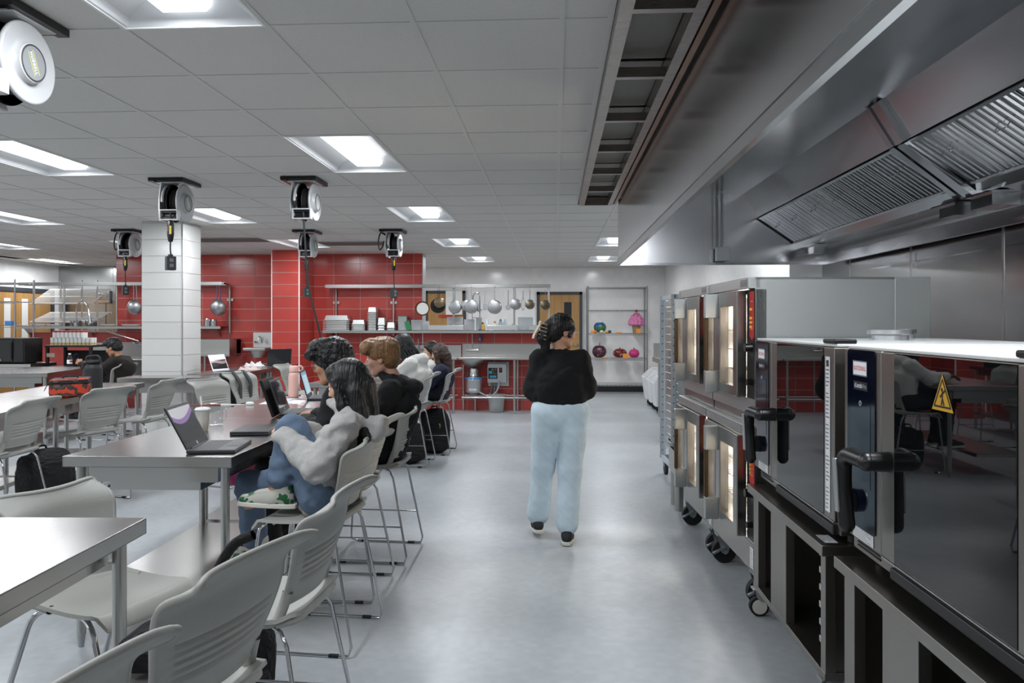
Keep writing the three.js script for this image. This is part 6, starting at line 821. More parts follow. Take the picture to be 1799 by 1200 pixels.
function field(prims, cell, k = 0.02, wr = 0, wf = 14, wy = 1.6) {
  const lo = new THREE.Vector3(1e9, 1e9, 1e9), hi = new THREE.Vector3(-1e9, -1e9, -1e9), ext = p => p.t === 'c' ? [p.a.clone().min(p.b).subScalar(Math.max(p.ra, p.rb)), p.a.clone().max(p.b).addScalar(Math.max(p.ra, p.rb))] : [p.c.clone().subScalar(Math.max(p.r.x, p.r.y, p.r.z)), p.c.clone().addScalar(Math.max(p.r.x, p.r.y, p.r.z))];
  for (const p of prims) if (!p.sub) { const [a, b] = ext(p); lo.min(a); hi.max(b); }
  const m = k + wr + 3 * cell; lo.subScalar(m); hi.addScalar(m);
  const nx = Math.ceil((hi.x - lo.x) / cell) + 1, ny = Math.ceil((hi.y - lo.y) / cell) + 1, nz = Math.ceil((hi.z - lo.z) / cell) + 1, F = new Float32Array(nx * ny * nz).fill(0.5), P = new THREE.Vector3(), Q = new THREE.Vector3();
  for (const p of prims) {
    const [a, b] = ext(p), kk = p.k ?? k, mm = kk + 4 * cell, i0 = Math.max(0, Math.floor((a.x - mm - lo.x) / cell)), i1 = Math.min(nx - 1, Math.ceil((b.x + mm - lo.x) / cell)), j0 = Math.max(0, Math.floor((a.y - mm - lo.y) / cell)), j1 = Math.min(ny - 1, Math.ceil((b.y + mm - lo.y) / cell)), k0 = Math.max(0, Math.floor((a.z - mm - lo.z) / cell)), k1 = Math.min(nz - 1, Math.ceil((b.z + mm - lo.z) / cell));
    const ab = p.t === 'c' ? p.b.clone().sub(p.a) : null, l2 = ab ? Math.max(1e-9, ab.lengthSq()) : 0;
    for (let z = k0; z <= k1; z++) for (let y = j0; y <= j1; y++) for (let x = i0; x <= i1; x++) {
      P.set(lo.x + x * cell, lo.y + y * cell, lo.z + z * cell); let d;
      if (ab) { Q.copy(P).sub(p.a); const t = Math.min(1, Math.max(0, Q.dot(ab) / l2)); Q.addScaledVector(ab, -t); d = Q.length() - (p.ra + (p.rb - p.ra) * t); }
      else { Q.copy(P).sub(p.c); if (p.q) Q.applyQuaternion(p.q); const e = p.r, k0_ = Math.hypot(Q.x / e.x, Q.y / e.y, Q.z / e.z), k1_ = Math.hypot(Q.x / e.x ** 2, Q.y / e.y ** 2, Q.z / e.z ** 2); d = k1_ < 1e-6 ? -Math.min(e.x, e.y, e.z) : k0_ * (k0_ - 1) / k1_; }
      const i = (z * ny + y) * nx + x, o = F[i];
      if (p.sub) { const h = Math.max(kk - Math.abs(o + d), 0) / kk; F[i] = Math.max(o, -d) + h * h * kk * 0.25; }
      else { const h = Math.max(kk - Math.abs(o - d), 0) / kk; F[i] = Math.min(o, d) - h * h * kk * 0.25; }
    }
  }
  if (wr) for (let z = 0; z < nz; z++) for (let y = 0; y < ny; y++) for (let x = 0; x < nx; x++) { const i = (z * ny + y) * nx + x; if (Math.abs(F[i]) < wr + 2 * cell) { const a = (lo.x + x * cell) * wf, b = (lo.y + y * cell) * wf, c = (lo.z + z * cell) * wf; F[i] += wr * (1.3 * noise3(a + 2 * noise3(b, c, a), b * wy, c) + 0.7 * noise3(a * 2.3, b * wy * 1.7, c * 2.3)); } }
  const idx = new Int32Array(nx * ny * nz).fill(-1), pos = [], tri = [], I = (x, y, z) => (z * ny + y) * nx + x, C = [[0, 0, 0], [1, 0, 0], [0, 1, 0], [1, 1, 0], [0, 0, 1], [1, 0, 1], [0, 1, 1], [1, 1, 1]], E = [[0, 1], [2, 3], [4, 5], [6, 7], [0, 2], [1, 3], [4, 6], [5, 7], [0, 4], [1, 5], [2, 6], [3, 7]];
  for (let z = 0; z < nz - 1; z++) for (let y = 0; y < ny - 1; y++) for (let x = 0; x < nx - 1; x++) {
    const f = C.map(c => F[I(x + c[0], y + c[1], z + c[2])]); let n = 0, sx = 0, sy = 0, sz = 0;
    for (const [a, b] of E) if ((f[a] < 0) !== (f[b] < 0)) { const t = f[a] / (f[a] - f[b]); sx += C[a][0] + (C[b][0] - C[a][0]) * t; sy += C[a][1] + (C[b][1] - C[a][1]) * t; sz += C[a][2] + (C[b][2] - C[a][2]) * t; n++; }
    if (n) { idx[I(x, y, z)] = pos.length / 3; pos.push(lo.x + (x + sx / n) * cell, lo.y + (y + sy / n) * cell, lo.z + (z + sz / n) * cell); }
  }
  const quad = (a, b, c, d, flip) => { if (a < 0 || b < 0 || c < 0 || d < 0) return; flip ? tri.push(a, c, b, a, d, c) : tri.push(a, b, c, a, c, d); };
  for (let z = 1; z < nz - 1; z++) for (let y = 1; y < ny - 1; y++) for (let x = 1; x < nx - 1; x++) {
    const s = F[I(x, y, z)] < 0;
    if (s !== F[I(x + 1, y, z)] < 0) quad(idx[I(x, y - 1, z - 1)], idx[I(x, y, z - 1)], idx[I(x, y, z)], idx[I(x, y - 1, z)], !s);
    if (s !== F[I(x, y + 1, z)] < 0) quad(idx[I(x - 1, y, z - 1)], idx[I(x, y, z - 1)], idx[I(x, y, z)], idx[I(x - 1, y, z)], s);
    if (s !== F[I(x, y, z + 1)] < 0) quad(idx[I(x - 1, y - 1, z)], idx[I(x, y - 1, z)], idx[I(x, y, z)], idx[I(x - 1, y, z)], !s);
  }
  const g = new THREE.BufferGeometry(); g.setAttribute('position', new THREE.Float32BufferAttribute(pos, 3)); g.setIndex(tri); g.computeVertexNormals(); return uvm(g);
}
// a hand: palm and five bent fingers. w wrist, f direction the fingers leave, n back of the hand, side +1 thumb on f x n
function handPrims(w, f, n, side, curl = 0.5, sc = 1) {
  f = v3(f).clone().normalize(); n = v3(n).clone().addScaledVector(f, -v3(n).dot(f)).normalize(); const s = f.clone().cross(n).multiplyScalar(side), at = (a, b, c) => w.clone().addScaledVector(f, a * sc).addScaledVector(s, b * sc).addScaledVector(n, c * sc), out = [];
  out.push(cap(at(0, 0, 0), at(0.045, 0.004, 0), 0.021 * sc, 0.024 * sc, 0.012), cap(at(0.03, 0.02, 0), at(0.075, 0.026, 0), 0.015 * sc, 0.013 * sc, 0.014), cap(at(0.03, -0.018, 0), at(0.07, -0.026, 0), 0.015 * sc, 0.012 * sc, 0.014), cap(at(0.07, -0.026, 0), at(0.075, 0.026, 0.002), 0.0125 * sc, 0.0125 * sc, 0.014));
  [[0.027, 0.076, 0.9], [0.0095, 0.08, 1], [-0.009, 0.077, 0.95], [-0.026, 0.07, 0.75]].forEach(([b, a, l], i) => { let p = at(a, b, 0), ang = curl * (0.5 + 0.08 * i); const L = [0.042, 0.027, 0.022]; for (let j = 0; j < 3; j++) { const dir = f.clone().multiplyScalar(Math.cos(ang)).addScaledVector(n, -Math.sin(ang)).addScaledVector(s, (b > 0 ? 0.06 : -0.06) * (1 - curl * 0.6)).normalize(), q = p.clone().addScaledVector(dir, L[j] * l * sc); out.push(cap(p, q, (0.0098 - j * 0.0011) * sc, (0.0092 - j * 0.0012) * sc, 0.004)); p = q; ang += curl * 0.9; } });
  let p = at(0.02, 0.024, -0.006), q = at(0.052, 0.05, -0.014); out.push(cap(p, q, 0.014 * sc, 0.0115 * sc, 0.012)); const q2 = at(0.08, 0.054 - 0.012 * curl, -0.024); out.push(cap(q, q2, 0.011 * sc, 0.0085 * sc, 0.004)); return out;
}
function headFrame(c, fwd, up = [0, 1, 0]) { const z = v3(fwd).clone().normalize(), x = v3(up).clone().cross(z).normalize(), y = z.clone().cross(x), q = new THREE.Quaternion().setFromRotationMatrix(new THREE.Matrix4().makeBasis(x, y, z)); return { c, q, at: (a, b, d) => c.clone().addScaledVector(x, a).addScaledVector(y, b).addScaledVector(z, d), x, y, z }; }
function headPrims(h, s = 1) {
  const E = (x, y, z, a, b, c, k) => ell(h.at(x * s, y * s, z * s), [a * s, b * s, c * s], h.q, k), K = (p, q, ra, rb, k) => cap(h.at(...p.map(v => v * s)), h.at(...q.map(v => v * s)), ra * s, rb * s, k);
  return [E(0, 0.03, -0.015, 0.074, 0.092, 0.094, 0.02), E(0, -0.03, 0.022, 0.06, 0.078, 0.068, 0.03), K([0, -0.096, 0.058], [0, -0.092, 0.05], 0.02, 0.024, 0.025), K([-0.045, -0.07, 0.0], [-0.018, -0.095, 0.05], 0.02, 0.018, 0.03), K([0.045, -0.07, 0.0], [0.018, -0.095, 0.05], 0.02, 0.018, 0.03), K([-0.035, 0.022, 0.07], [0.035, 0.022, 0.07], 0.013, 0.013, 0.018), E(0.036, -0.022, 0.062, 0.022, 0.02, 0.02, 0.02), E(-0.036, -0.022, 0.062, 0.022, 0.02, 0.02, 0.02), K([0, 0.012, 0.086], [0, -0.024, 0.104], 0.0085, 0.0115, 0.01), E(0.011, -0.029, 0.094, 0.008, 0.007, 0.009, 0.006), E(-0.011, -0.029, 0.094, 0.008, 0.007, 0.009, 0.006), cut(E(0.031, 0.004, 0.094, 0.015, 0.009, 0.012, 0.01)), cut(E(-0.031, 0.004, 0.094, 0.015, 0.009, 0.012, 0.01)), K([-0.02, -0.055, 0.079], [0.02, -0.055, 0.079], 0.0065, 0.0065, 0.005), K([-0.016, -0.066, 0.078], [0.016, -0.066, 0.078], 0.0075, 0.0075, 0.005), E(0.076, -0.005, -0.004, 0.011, 0.032, 0.02, 0.008), E(-0.076, -0.005, -0.004, 0.011, 0.032, 0.02, 0.008), cut(E(0.086, -0.003, 0.002, 0.006, 0.018, 0.009, 0.005)), cut(E(-0.086, -0.003, 0.002, 0.006, 0.018, 0.009, 0.005))];
}
const strandTex = tex(256, (u, v, x) => grey(0.5 * vnoise(u * 90, v * 3, 270) + 0.5 * vnoise(u * 40, v * 2, 80)), 4, false);
const fabric = (c, r = 0.9, amt = 0.12, rep = 6) => std(c, r, 0, { map: tex(128, (u, v, x, y) => grey(1 - amt + amt * (0.6 * hash2(x, y) + 0.4 * vnoise(u * 24, v * 24, 24))), rep) });
const skinMat = c => std(c, 0.5, 0, { map: tex(64, (u, v, x, y) => { const n = 0.93 + 0.07 * vnoise(u * 12, v * 12, 12); return [1 * n, n * (0.98 + 0.02 * hash2(x, y)), n]; }, 6) });
const hairMat = c => std(c, 0.45, 0, { bumpMap: strandTex, bumpScale: 0.005, map: tex(128, (u, v, x, y) => grey(0.75 + 0.25 * vnoise(u * 64, v * 4, 64)), 5) });
function shoe(parent, ankle, toe, { upper, sole, accent, high = false, name = 'shoe' }) {
  const d = toe.clone().sub(ankle); d.y = 0; d.normalize(); const yaw = Math.atan2(d.x, d.z), pitch = Math.atan2(ankle.y - 0.09 - toe.y, Math.hypot(toe.x - ankle.x, toe.z - ankle.z)), q = new THREE.Quaternion().setFromEuler(new THREE.Euler(pitch, yaw, 0, 'YXZ')), L = (x, y, z) => new THREE.Vector3(x, y, z).applyQuaternion(q).add(ankle), pr = [];
  pr.push(cap(L(0, -0.045, -0.045), L(0, -0.05, 0.03), 0.036, 0.04), cap(L(0, -0.05, 0.03), L(0.004, -0.062, 0.15), 0.04, 0.029), cap(L(0, -0.02, -0.03), L(0, 0.0, -0.028), 0.036, 0.037), cap(L(0, -0.03, 0.02), L(0, -0.04, 0.08), 0.03, 0.03)); if (high) pr.push(cap(L(0, 0, -0.022), L(0, 0.05, -0.024), 0.039, 0.042));
  const o = mesh(name, field(pr, 0.008, 0.025), upper, parent); const sp = []; for (let i = 0; i <= 24; i++) { const a = i / 24 * Math.PI * 2, z = 0.045 - 0.135 * Math.cos(a), w = 0.037 * Math.sqrt(Math.max(0, Math.sin(Math.min(Math.PI, Math.max(0, (z + 0.095) / 0.285 * Math.PI))))) ** 0.7 + 0.004; sp.push([Math.sign(Math.sin(a)) * w * (Math.abs(Math.sin(a)) > 0.05 ? 1 : 0.2), z]); }
  const g = extrude(sp, 0.014, 0.004); g.rotateX(Math.PI / 2); g.translate(0, -0.07, 0.0); g.applyQuaternion(q); g.translate(ankle.x, ankle.y, ankle.z); mesh('sole', g, sole, o);
  if (accent) mesh('painted_patch', field([cap(L(0.03, 0.02, -0.03), L(0.033, -0.02, 0.0), 0.016, 0.014), cap(L(0.035, -0.045, -0.04), L(0.036, -0.05, 0.05), 0.014, 0.013), cap(L(-0.03, 0.02, -0.03), L(-0.033, -0.02, 0.0), 0.016, 0.014), cap(L(-0.035, -0.045, -0.04), L(-0.036, -0.05, 0.05), 0.014, 0.013), cap(L(0, 0.05, -0.03), L(0, 0.0, -0.05), 0.02, 0.02)], 0.008, 0.006, 0.004, 40), accent, o);
  if (high) mesh('laces', [0, 1, 2, 3, 4].map(i => bar(L(-0.022, -0.012 - i * 0.006 + 0.004, 0.03 + i * 0.016), L(0.022, -0.012 - i * 0.006 + 0.004, 0.036 + i * 0.016), 0.0035, 0.0035, 6)), M.white, o);
  return o;
}
/* o: root [x,d]; joints given as [x, y, depth] in the room; hip, chest, neck, head {c, fwd, up}; sh: half shoulder span vector; each side: el, wr, kn, an, toe, hand {f, n, curl} */
function person(label, o) {
  const root = thing('person', label, 'person', [o.root[0], 0, -o.root[1]]), J = p => new THREE.Vector3(p[0] - o.root[0], p[1], -(p[2] - o.root[1])), cell = o.cell || 0.014, B = o.build || 1;
  const left = v3([o.left[0], 0, -o.left[1]]).normalize(), hip = J(o.hip), chest = J(o.chest), neck = J(o.neck), H = headFrame(J(o.head.c), [o.head.fwd[0], o.head.fwd[1], -o.head.fwd[2]], o.head.up ? [o.head.up[0], o.head.up[1], -o.head.up[2]] : undefined), hs = o.head.s || 0.93;
  const fwd = left.clone().cross(new THREE.Vector3(0, 1, 0)).negate(); // unused direction kept for clothing folds
  const S = {}; for (const [k, sg] of [['L', 1], ['R', -1]]) { const q = o[k]; S[k] = { sh: neck.clone().addScaledVector(left, sg * 0.165 * B).add(new THREE.Vector3(0, -0.055, 0)), hp: hip.clone().addScaledVector(left, sg * 0.095), el: J(q.el), wr: J(q.wr), kn: J(q.kn), an: J(q.an), toe: J(q.toe), sg, q }; }
  // body
  const body = [cap(hip, chest, 0.115 * B, 0.12 * B, 0.05), cap(chest, neck.clone().add(new THREE.Vector3(0, -0.06, 0)), 0.11 * B, 0.07 * B, 0.05), cap(neck, H.at(0, -0.055, -0.03), 0.047, 0.045, 0.02)];
  for (const k of ['L', 'R']) { const s = S[k]; body.push(cap(neck.clone().add(new THREE.Vector3(0, -0.05, 0)), s.sh, 0.045, 0.05, 0.04), cap(s.sh, s.el, 0.042, 0.034, 0.03), cap(s.el, s.wr, 0.034, 0.023, 0.02), cap(hip, s.hp, 0.1, 0.09, 0.05), cap(s.hp, s.kn, 0.075, 0.05, 0.04), cap(s.kn, s.an, 0.048, 0.032, 0.03), cap(s.an, s.an.clone().lerp(s.toe, 0.8).add(new THREE.Vector3(0, -0.02, 0)), 0.03, 0.022, 0.02)); }
  const skin = skinMat(o.skin), fine = cell > 0.013 ? 0.0075 : 0.0055, gs = [field(body, 0.018, 0.03), field([...headPrims(H, hs), cap(neck, H.at(0, -0.05, -0.03), 0.046, 0.045, 0.02)], fine, 0.012)];
  for (const k of ['L', 'R']) { const q = S[k].q; if (q.hand) gs.push(field([cap(S[k].el.clone().lerp(S[k].wr, 0.6), S[k].wr, 0.026, 0.022, 0.012), ...handPrims(S[k].wr, [q.hand.f[0], q.hand.f[1], -q.hand.f[2]], [q.hand.n[0], q.hand.n[1], -q.hand.n[2]], (q.hand.side || 1), q.hand.curl ?? 0.5, 0.95)], fine * 0.75, 0.006)); }
  mesh('body', merge(gs), skin, root);
  // eyes, brows, lips
  const eye = []; for (const s of [-1, 1]) eye.push(new THREE.SphereGeometry(0.0105, 14, 10).translate(...H.at(s * 0.031 * hs, 0.004 * hs, 0.079 * hs).toArray())); mesh('eyes', eye, std(0xd8d4cf, 0.2), root); mesh('irises', [-1, 1].map(s => new THREE.SphereGeometry(0.0055, 10, 8).translate(...H.at(s * 0.031 * hs, 0.003 * hs, 0.0855 * hs).toArray())), std(0x1d120c, 0.2), root);
  mesh('eyebrows', [-1, 1].map(s => bar(H.at(s * 0.016 * hs, 0.026 * hs, 0.085 * hs), H.at(s * 0.046 * hs, 0.026 * hs, 0.074 * hs), 0.0035, 0.0028, 6)), std(o.browColor || o.hairColor, 0.8), root); mesh('lips', field([cap(H.at(-0.016 * hs, -0.06 * hs, 0.081 * hs), H.at(0.016 * hs, -0.06 * hs, 0.081 * hs), 0.0065, 0.0065)], 0.005, 0.003), std(o.lipColor || 0x9a5a50, 0.5), root);
  // hair
  const E = (x, y, z, a, b, c, k) => ell(H.at(x * hs, y * hs, z * hs), [a * hs, b * hs, c * hs], H.q, k), K = (p, q, ra, rb, k) => cap(H.at(...p.map(v => v * hs)), H.at(...q.map(v => v * hs)), ra * hs, rb * hs, k);
  const hair = o.hair({ E, K, H, hs }); mesh('hair', field(hair, o.hairCell || (cell > 0.013 ? 0.009 : 0.0065), 0.012, o.hairWr ?? 0.006, o.hairWf || 38), hairMat(o.hairColor), root);
  // top
  const T = o.top, top = [cap(hip.clone().lerp(chest, T.hem ?? 0.08), chest, (T.waist || 0.125) * B, (T.chest || 0.125) * B, 0.06), cap(chest, neck.clone().add(new THREE.Vector3(0, -0.075, 0)), (T.chest || 0.14) * B, 0.085 * B, 0.06), cap(neck.clone().add(new THREE.Vector3(0, -0.045, 0)), neck.clone().add(new THREE.Vector3(0, -0.02, 0)), 0.062, 0.06, 0.03)];
  for (const k of ['L', 'R']) { const s = S[k], cuff = s.el.clone().lerp(s.wr, T.sleeve ?? 0.94), ar = T.arm || 0.058; top.push(cap(hip.clone().lerp(chest, 0.55).addScaledVector(left, s.sg * 0.06), chest.clone().addScaledVector(left, s.sg * 0.07), (T.chest || 0.14) * 0.72, (T.chest || 0.14) * 0.78, 0.06), cap(neck.clone().add(new THREE.Vector3(0, -0.06, 0)), s.sh, 0.06, 0.066, 0.05), cap(s.sh, s.el, 0.066, ar, 0.04), cap(s.el, cuff, ar, T.cuff || 0.042, 0.025)); }
  if (T.hood) top.push(cap(neck.clone().addScaledVector(left, 0.085).add(v3(T.hood).clone().multiplyScalar(0.35)), neck.clone().add(v3(T.hood)).addScaledVector(left, 0.045), 0.045, 0.052, 0.03), cap(neck.clone().addScaledVector(left, -0.085).add(v3(T.hood).clone().multiplyScalar(0.35)), neck.clone().add(v3(T.hood)).addScaledVector(left, -0.045), 0.045, 0.052, 0.03), cap(neck.clone().add(v3(T.hood)).addScaledVector(left, 0.045), neck.clone().add(v3(T.hood)).addScaledVector(left, -0.045), 0.052, 0.052, 0.03), cap(neck.clone().addScaledVector(left, 0.08), neck.clone().addScaledVector(left, 0.03).addScaledVector(v3(T.hood), -0.7), 0.035, 0.03, 0.03), cap(neck.clone().addScaledVector(left, -0.08), neck.clone().addScaledVector(left, -0.03).addScaledVector(v3(T.hood), -0.7), 0.035, 0.03, 0.03));
  if (T.extra) top.push(...T.extra(S, { hip, chest, neck, left, J }));
  if (T.cutY) top.push(cut(ell(hip.clone().setY(T.cutY - 1), [1, 1, 1], null, 0.012)));
  const tm = mesh(T.name || 'sweater', field(top, cell, 0.03, T.wr ?? 0.012, T.wf || 15), T.mat, root); 
  for (const k of ['L', 'R']) if (T.rib) { const s = S[k], a = s.el.clone().lerp(s.wr, 0.86), b = s.el.clone().lerp(s.wr, 0.98); mesh('cuff', field([cap(a, b, 0.036, 0.033)], 0.01, 0.01), T.mat, tm); }
  // trousers
  const R = o.trousers, tr = [cap(hip.clone().addScaledVector(left, 0.07), hip.clone().addScaledVector(left, -0.07), 0.12, 0.12, 0.05), cap(hip, hip.clone().lerp(chest, 0.22), 0.125, 0.118, 0.05)]; for (const k of ['L', 'R']) { const s = S[k], e = s.kn.clone().lerp(s.an, R.len ?? 0.92); tr.push(cap(s.hp, s.kn, 0.092, R.knee || 0.068, 0.04), cap(s.kn, e, R.knee || 0.068, R.hem || 0.055, 0.025)); } if (R.extra) tr.push(...R.extra(S));
  mesh('trousers', field(tr, cell, 0.025, R.wr ?? 0.009, R.wf || 16, R.wy ?? 1.6), R.mat, root);
  for (const k of ['L', 'R']) if (S[k].q.shoe !== false) shoe(root, S[k].an, S[k].toe, o.shoes);
  return { root, H, S, hs };
}
const shoeDark = { upper: std(0x18181a, 0.7), sole: std(0xb9b7b0, 0.6) }, shoeWhite = { upper: std(0xc9c7c0, 0.7), sole: std(0xd8d6cf, 0.6) };
const heather = std(0xffffff, 0.95, 0, { map: tex(256, (u, v, x, y) => { const g = 0.60 + 0.07 * hash2(x, y) + 0.05 * vnoise(u * 60, v * 30, 60); return [g, g * 0.99, g * 0.975]; }, 5) });
const denim = (r, g, b) => std(0xffffff, 0.9, 0, { map: tex(256, (u, v, x, y) => { const n = 0.86 + 0.08 * hash2((x + y) % 256, 3) + 0.05 * vnoise(u * 7, v * 7, 7) + 0.07 * hash2(x, y); return [Math.min(1, r * n), Math.min(1, g * n), Math.min(1, b * n)]; }, 4) });
const shortHair = (len = 0) => ({ E, K }) => [E(0, 0.046, -0.02, 0.09, 0.1, 0.11), E(0, 0.09, 0.035, 0.075, 0.05, 0.07), E(0, 0.0, -0.055, 0.08, 0.085, 0.07), K([-0.06, 0.075, 0.06], [0.06, 0.075, 0.06], 0.032, 0.032), cut(E(0, -0.05, 0.085, 0.085, 0.1, 0.075, 0.01)), cut(E(0.09, -0.05, 0.015, 0.03, 0.06, 0.045, 0.01)), cut(E(-0.09, -0.05, 0.015, 0.03, 0.06, 0.045, 0.01)), cut(E(0, -0.13, -0.02, 0.12, 0.07, 0.12, 0.01))];
const NEAR = [0, -1];        // the side of a person that looks at the lens when they face the tables

// the person in the grey hoodie, one knee drawn up on the seat
person('person in a grey hoodie and jeans hugging one knee on the stool', {
  root: [-1.14, 3.69], left: NEAR, cell: 0.0105, skin: 0xc99a7c, hairColor: 0x070506, build: 0.95,
  hip: [-1.12, 0.715, 3.70], chest: [-1.055, 0.92, 3.70], neck: [-0.99, 1.095, 3.70], head: { c: [-1.02, 1.225, 3.70], fwd: [-0.95, -0.3, 0.12], s: 0.93 },
  L: { el: [-1.085, 0.865, 3.46], wr: [-1.30, 1.0, 3.585], hand: { f: [-0.55, 0.2, 0.8], n: [-0.5, 0.8, -0.2], curl: 0.75, side: 1 }, kn: [-1.265, 1.015, 3.63], an: [-1.325, 0.735, 3.60], toe: [-1.50, 0.66, 3.57] },
  R: { el: [-1.12, 0.88, 3.93], wr: [-1.31, 1.01, 3.74], hand: { f: [-0.5, 0.1, -0.85], n: [-0.4, 0.9, 0.1], curl: 0.7, side: -1 }, kn: [-1.57, 0.70, 3.86], an: [-1.55, 0.36, 3.88], toe: [-1.70, 0.275, 3.88] },
  hair: ({ E, K, H }) => [E(0, 0.04, -0.022, 0.092, 0.1, 0.11), E(0, -0.01, -0.05, 0.092, 0.12, 0.085), E(0, 0.085, 0.035, 0.07, 0.045, 0.06), K([0.075, 0.03, 0.02], [0.088, -0.10, 0.02], 0.024, 0.028), K([0.088, -0.10, 0.02], [0.085, -0.235, 0.015], 0.028, 0.024), K([-0.075, 0.03, 0.02], [-0.088, -0.10, 0.02], 0.024, 0.028), K([-0.088, -0.10, 0.02], [-0.08, -0.22, 0.01], 0.028, 0.024), K([0, -0.03, -0.085], [0.01, -0.2, -0.085], 0.068, 0.045), K([0.06, -0.05, -0.06], [0.075, -0.28, -0.05], 0.05, 0.042), K([-0.06, -0.05, -0.06], [-0.07, -0.22, -0.045], 0.05, 0.035), K([0.075, -0.2, -0.0], [0.07, -0.33, 0.0], 0.038, 0.018), cut(E(0, -0.05, 0.105, 0.06, 0.095, 0.075, 0.015))], hairWr: 0.0035, hairWf: 45,
  top: { name: 'hoodie', mat: heather, hood: [0.12, -0.075, 0], waist: 0.125, chest: 0.115, arm: 0.07, cuff: 0.05, wr: 0.022, wf: 14, rib: true, hem: -0.2, extra: (S, q) => [cap(q.hip.clone().add(new THREE.Vector3(0.0, -0.03, 0.08)), q.chest.clone().add(new THREE.Vector3(-0.01, -0.08, 0.07)), 0.09, 0.1, 0.05)] },
  trousers: { mat: denim(0.37, 0.44, 0.53), len: 0.80, hem: 0.064, knee: 0.073, wr: 0.012 }, shoes: { upper: std(0xffffff, 0.9, 0, { map: tex(128, (u, v, x, y) => { const n = vnoise(u * 4, v * 4, 4) + 0.25 * vnoise(u * 17, v * 17, 17), f = 0.94 + 0.06 * hash2(x, y); return n > 0.86 ? [0.17 * f, 0.40 * f, 0.25 * f] : [0.76 * f, 0.75 * f, 0.71 * f]; }, 5) }), sole: std(0xd9d5ca, 0.7), high: true },
});
// black-haired person with glasses
{
  const r = person('black-haired person with glasses typing on the cased laptop', {
    root: [-1.22, 4.35], left: NEAR, cell: 0.013, skin: 0xbd8c6c, hairColor: 0x060505,
    hip: [-1.20, 0.715, 4.35], chest: [-1.17, 0.98, 4.35], neck: [-1.22, 1.165, 4.35], head: { c: [-1.29, 1.295, 4.35], fwd: [-1, -0.18, 0.05], s: 0.98 },
    L: { el: [-1.27, 0.93, 4.12], wr: [-1.47, 0.965, 4.42], hand: { f: [-0.8, -0.1, 0.5], n: [-0.1, 1, 0], curl: 0.5 }, kn: [-1.62, 0.70, 4.24], an: [-1.60, 0.33, 4.24], toe: [-1.76, 0.25, 4.24] },
    R: { el: [-1.28, 0.93, 4.58], wr: [-1.5, 0.965, 4.72], hand: { f: [-0.9, -0.1, 0.1], n: [-0.1, 1, 0], curl: 0.5, side: -1 }, kn: [-1.62, 0.70, 4.47], an: [-1.60, 0.33, 4.47], toe: [-1.76, 0.25, 4.47] },
    hair: ({ E, K }) => [E(0, 0.05, -0.02, 0.1, 0.108, 0.125), E(0, 0.105, 0.045, 0.085, 0.055, 0.08), E(0, 0.0, -0.06, 0.09, 0.1, 0.085), K([-0.06, 0.07, 0.085], [0.06, 0.07, 0.085], 0.04, 0.04), K([0.085, 0.03, 0.02], [0.085, -0.03, 0.0], 0.025, 0.018), cut(E(0, -0.065, 0.09, 0.085, 0.1, 0.075, 0.012)), cut(E(0, -0.15, -0.0, 0.12, 0.06, 0.12, 0.01))], hairWr: 0.010, hairWf: 48,
    top: { name: 'jacket', mat: fabric(0x15161b, 0.9), waist: 0.14, wr: 0.014 }, trousers: { mat: fabric(0x1d1e22) }, shoes: shoeDark,
  });
  const H = r.H, g = []; for (const s of [-1, 1]) { g.push(new THREE.TorusGeometry(0.021, 0.0016, 6, 24).applyQuaternion(H.q).translate(...H.at(s * 0.031, 0.002, 0.098).toArray()), bar(H.at(s * 0.052, 0.006, 0.094), H.at(s * 0.08, 0.004, 0.0), 0.0015, 0.0015, 6)); } g.push(bar(H.at(-0.011, 0.005, 0.1), H.at(0.011, 0.005, 0.1), 0.0015, 0.0015, 6)); const gl = thing('glasses', 'thin clear-rimmed glasses worn by the black-haired person', 'glasses', r.root.position.clone()); const fr = mesh('rims', g, std(0x9a9a9a, 0.3, 0.6), gl); mesh('lenses', [-1, 1].map(s => new THREE.CircleGeometry(0.02, 20).applyQuaternion(H.q).translate(...H.at(s * 0.031, 0.002, 0.098).toArray())), M.clearGlass, gl);
}
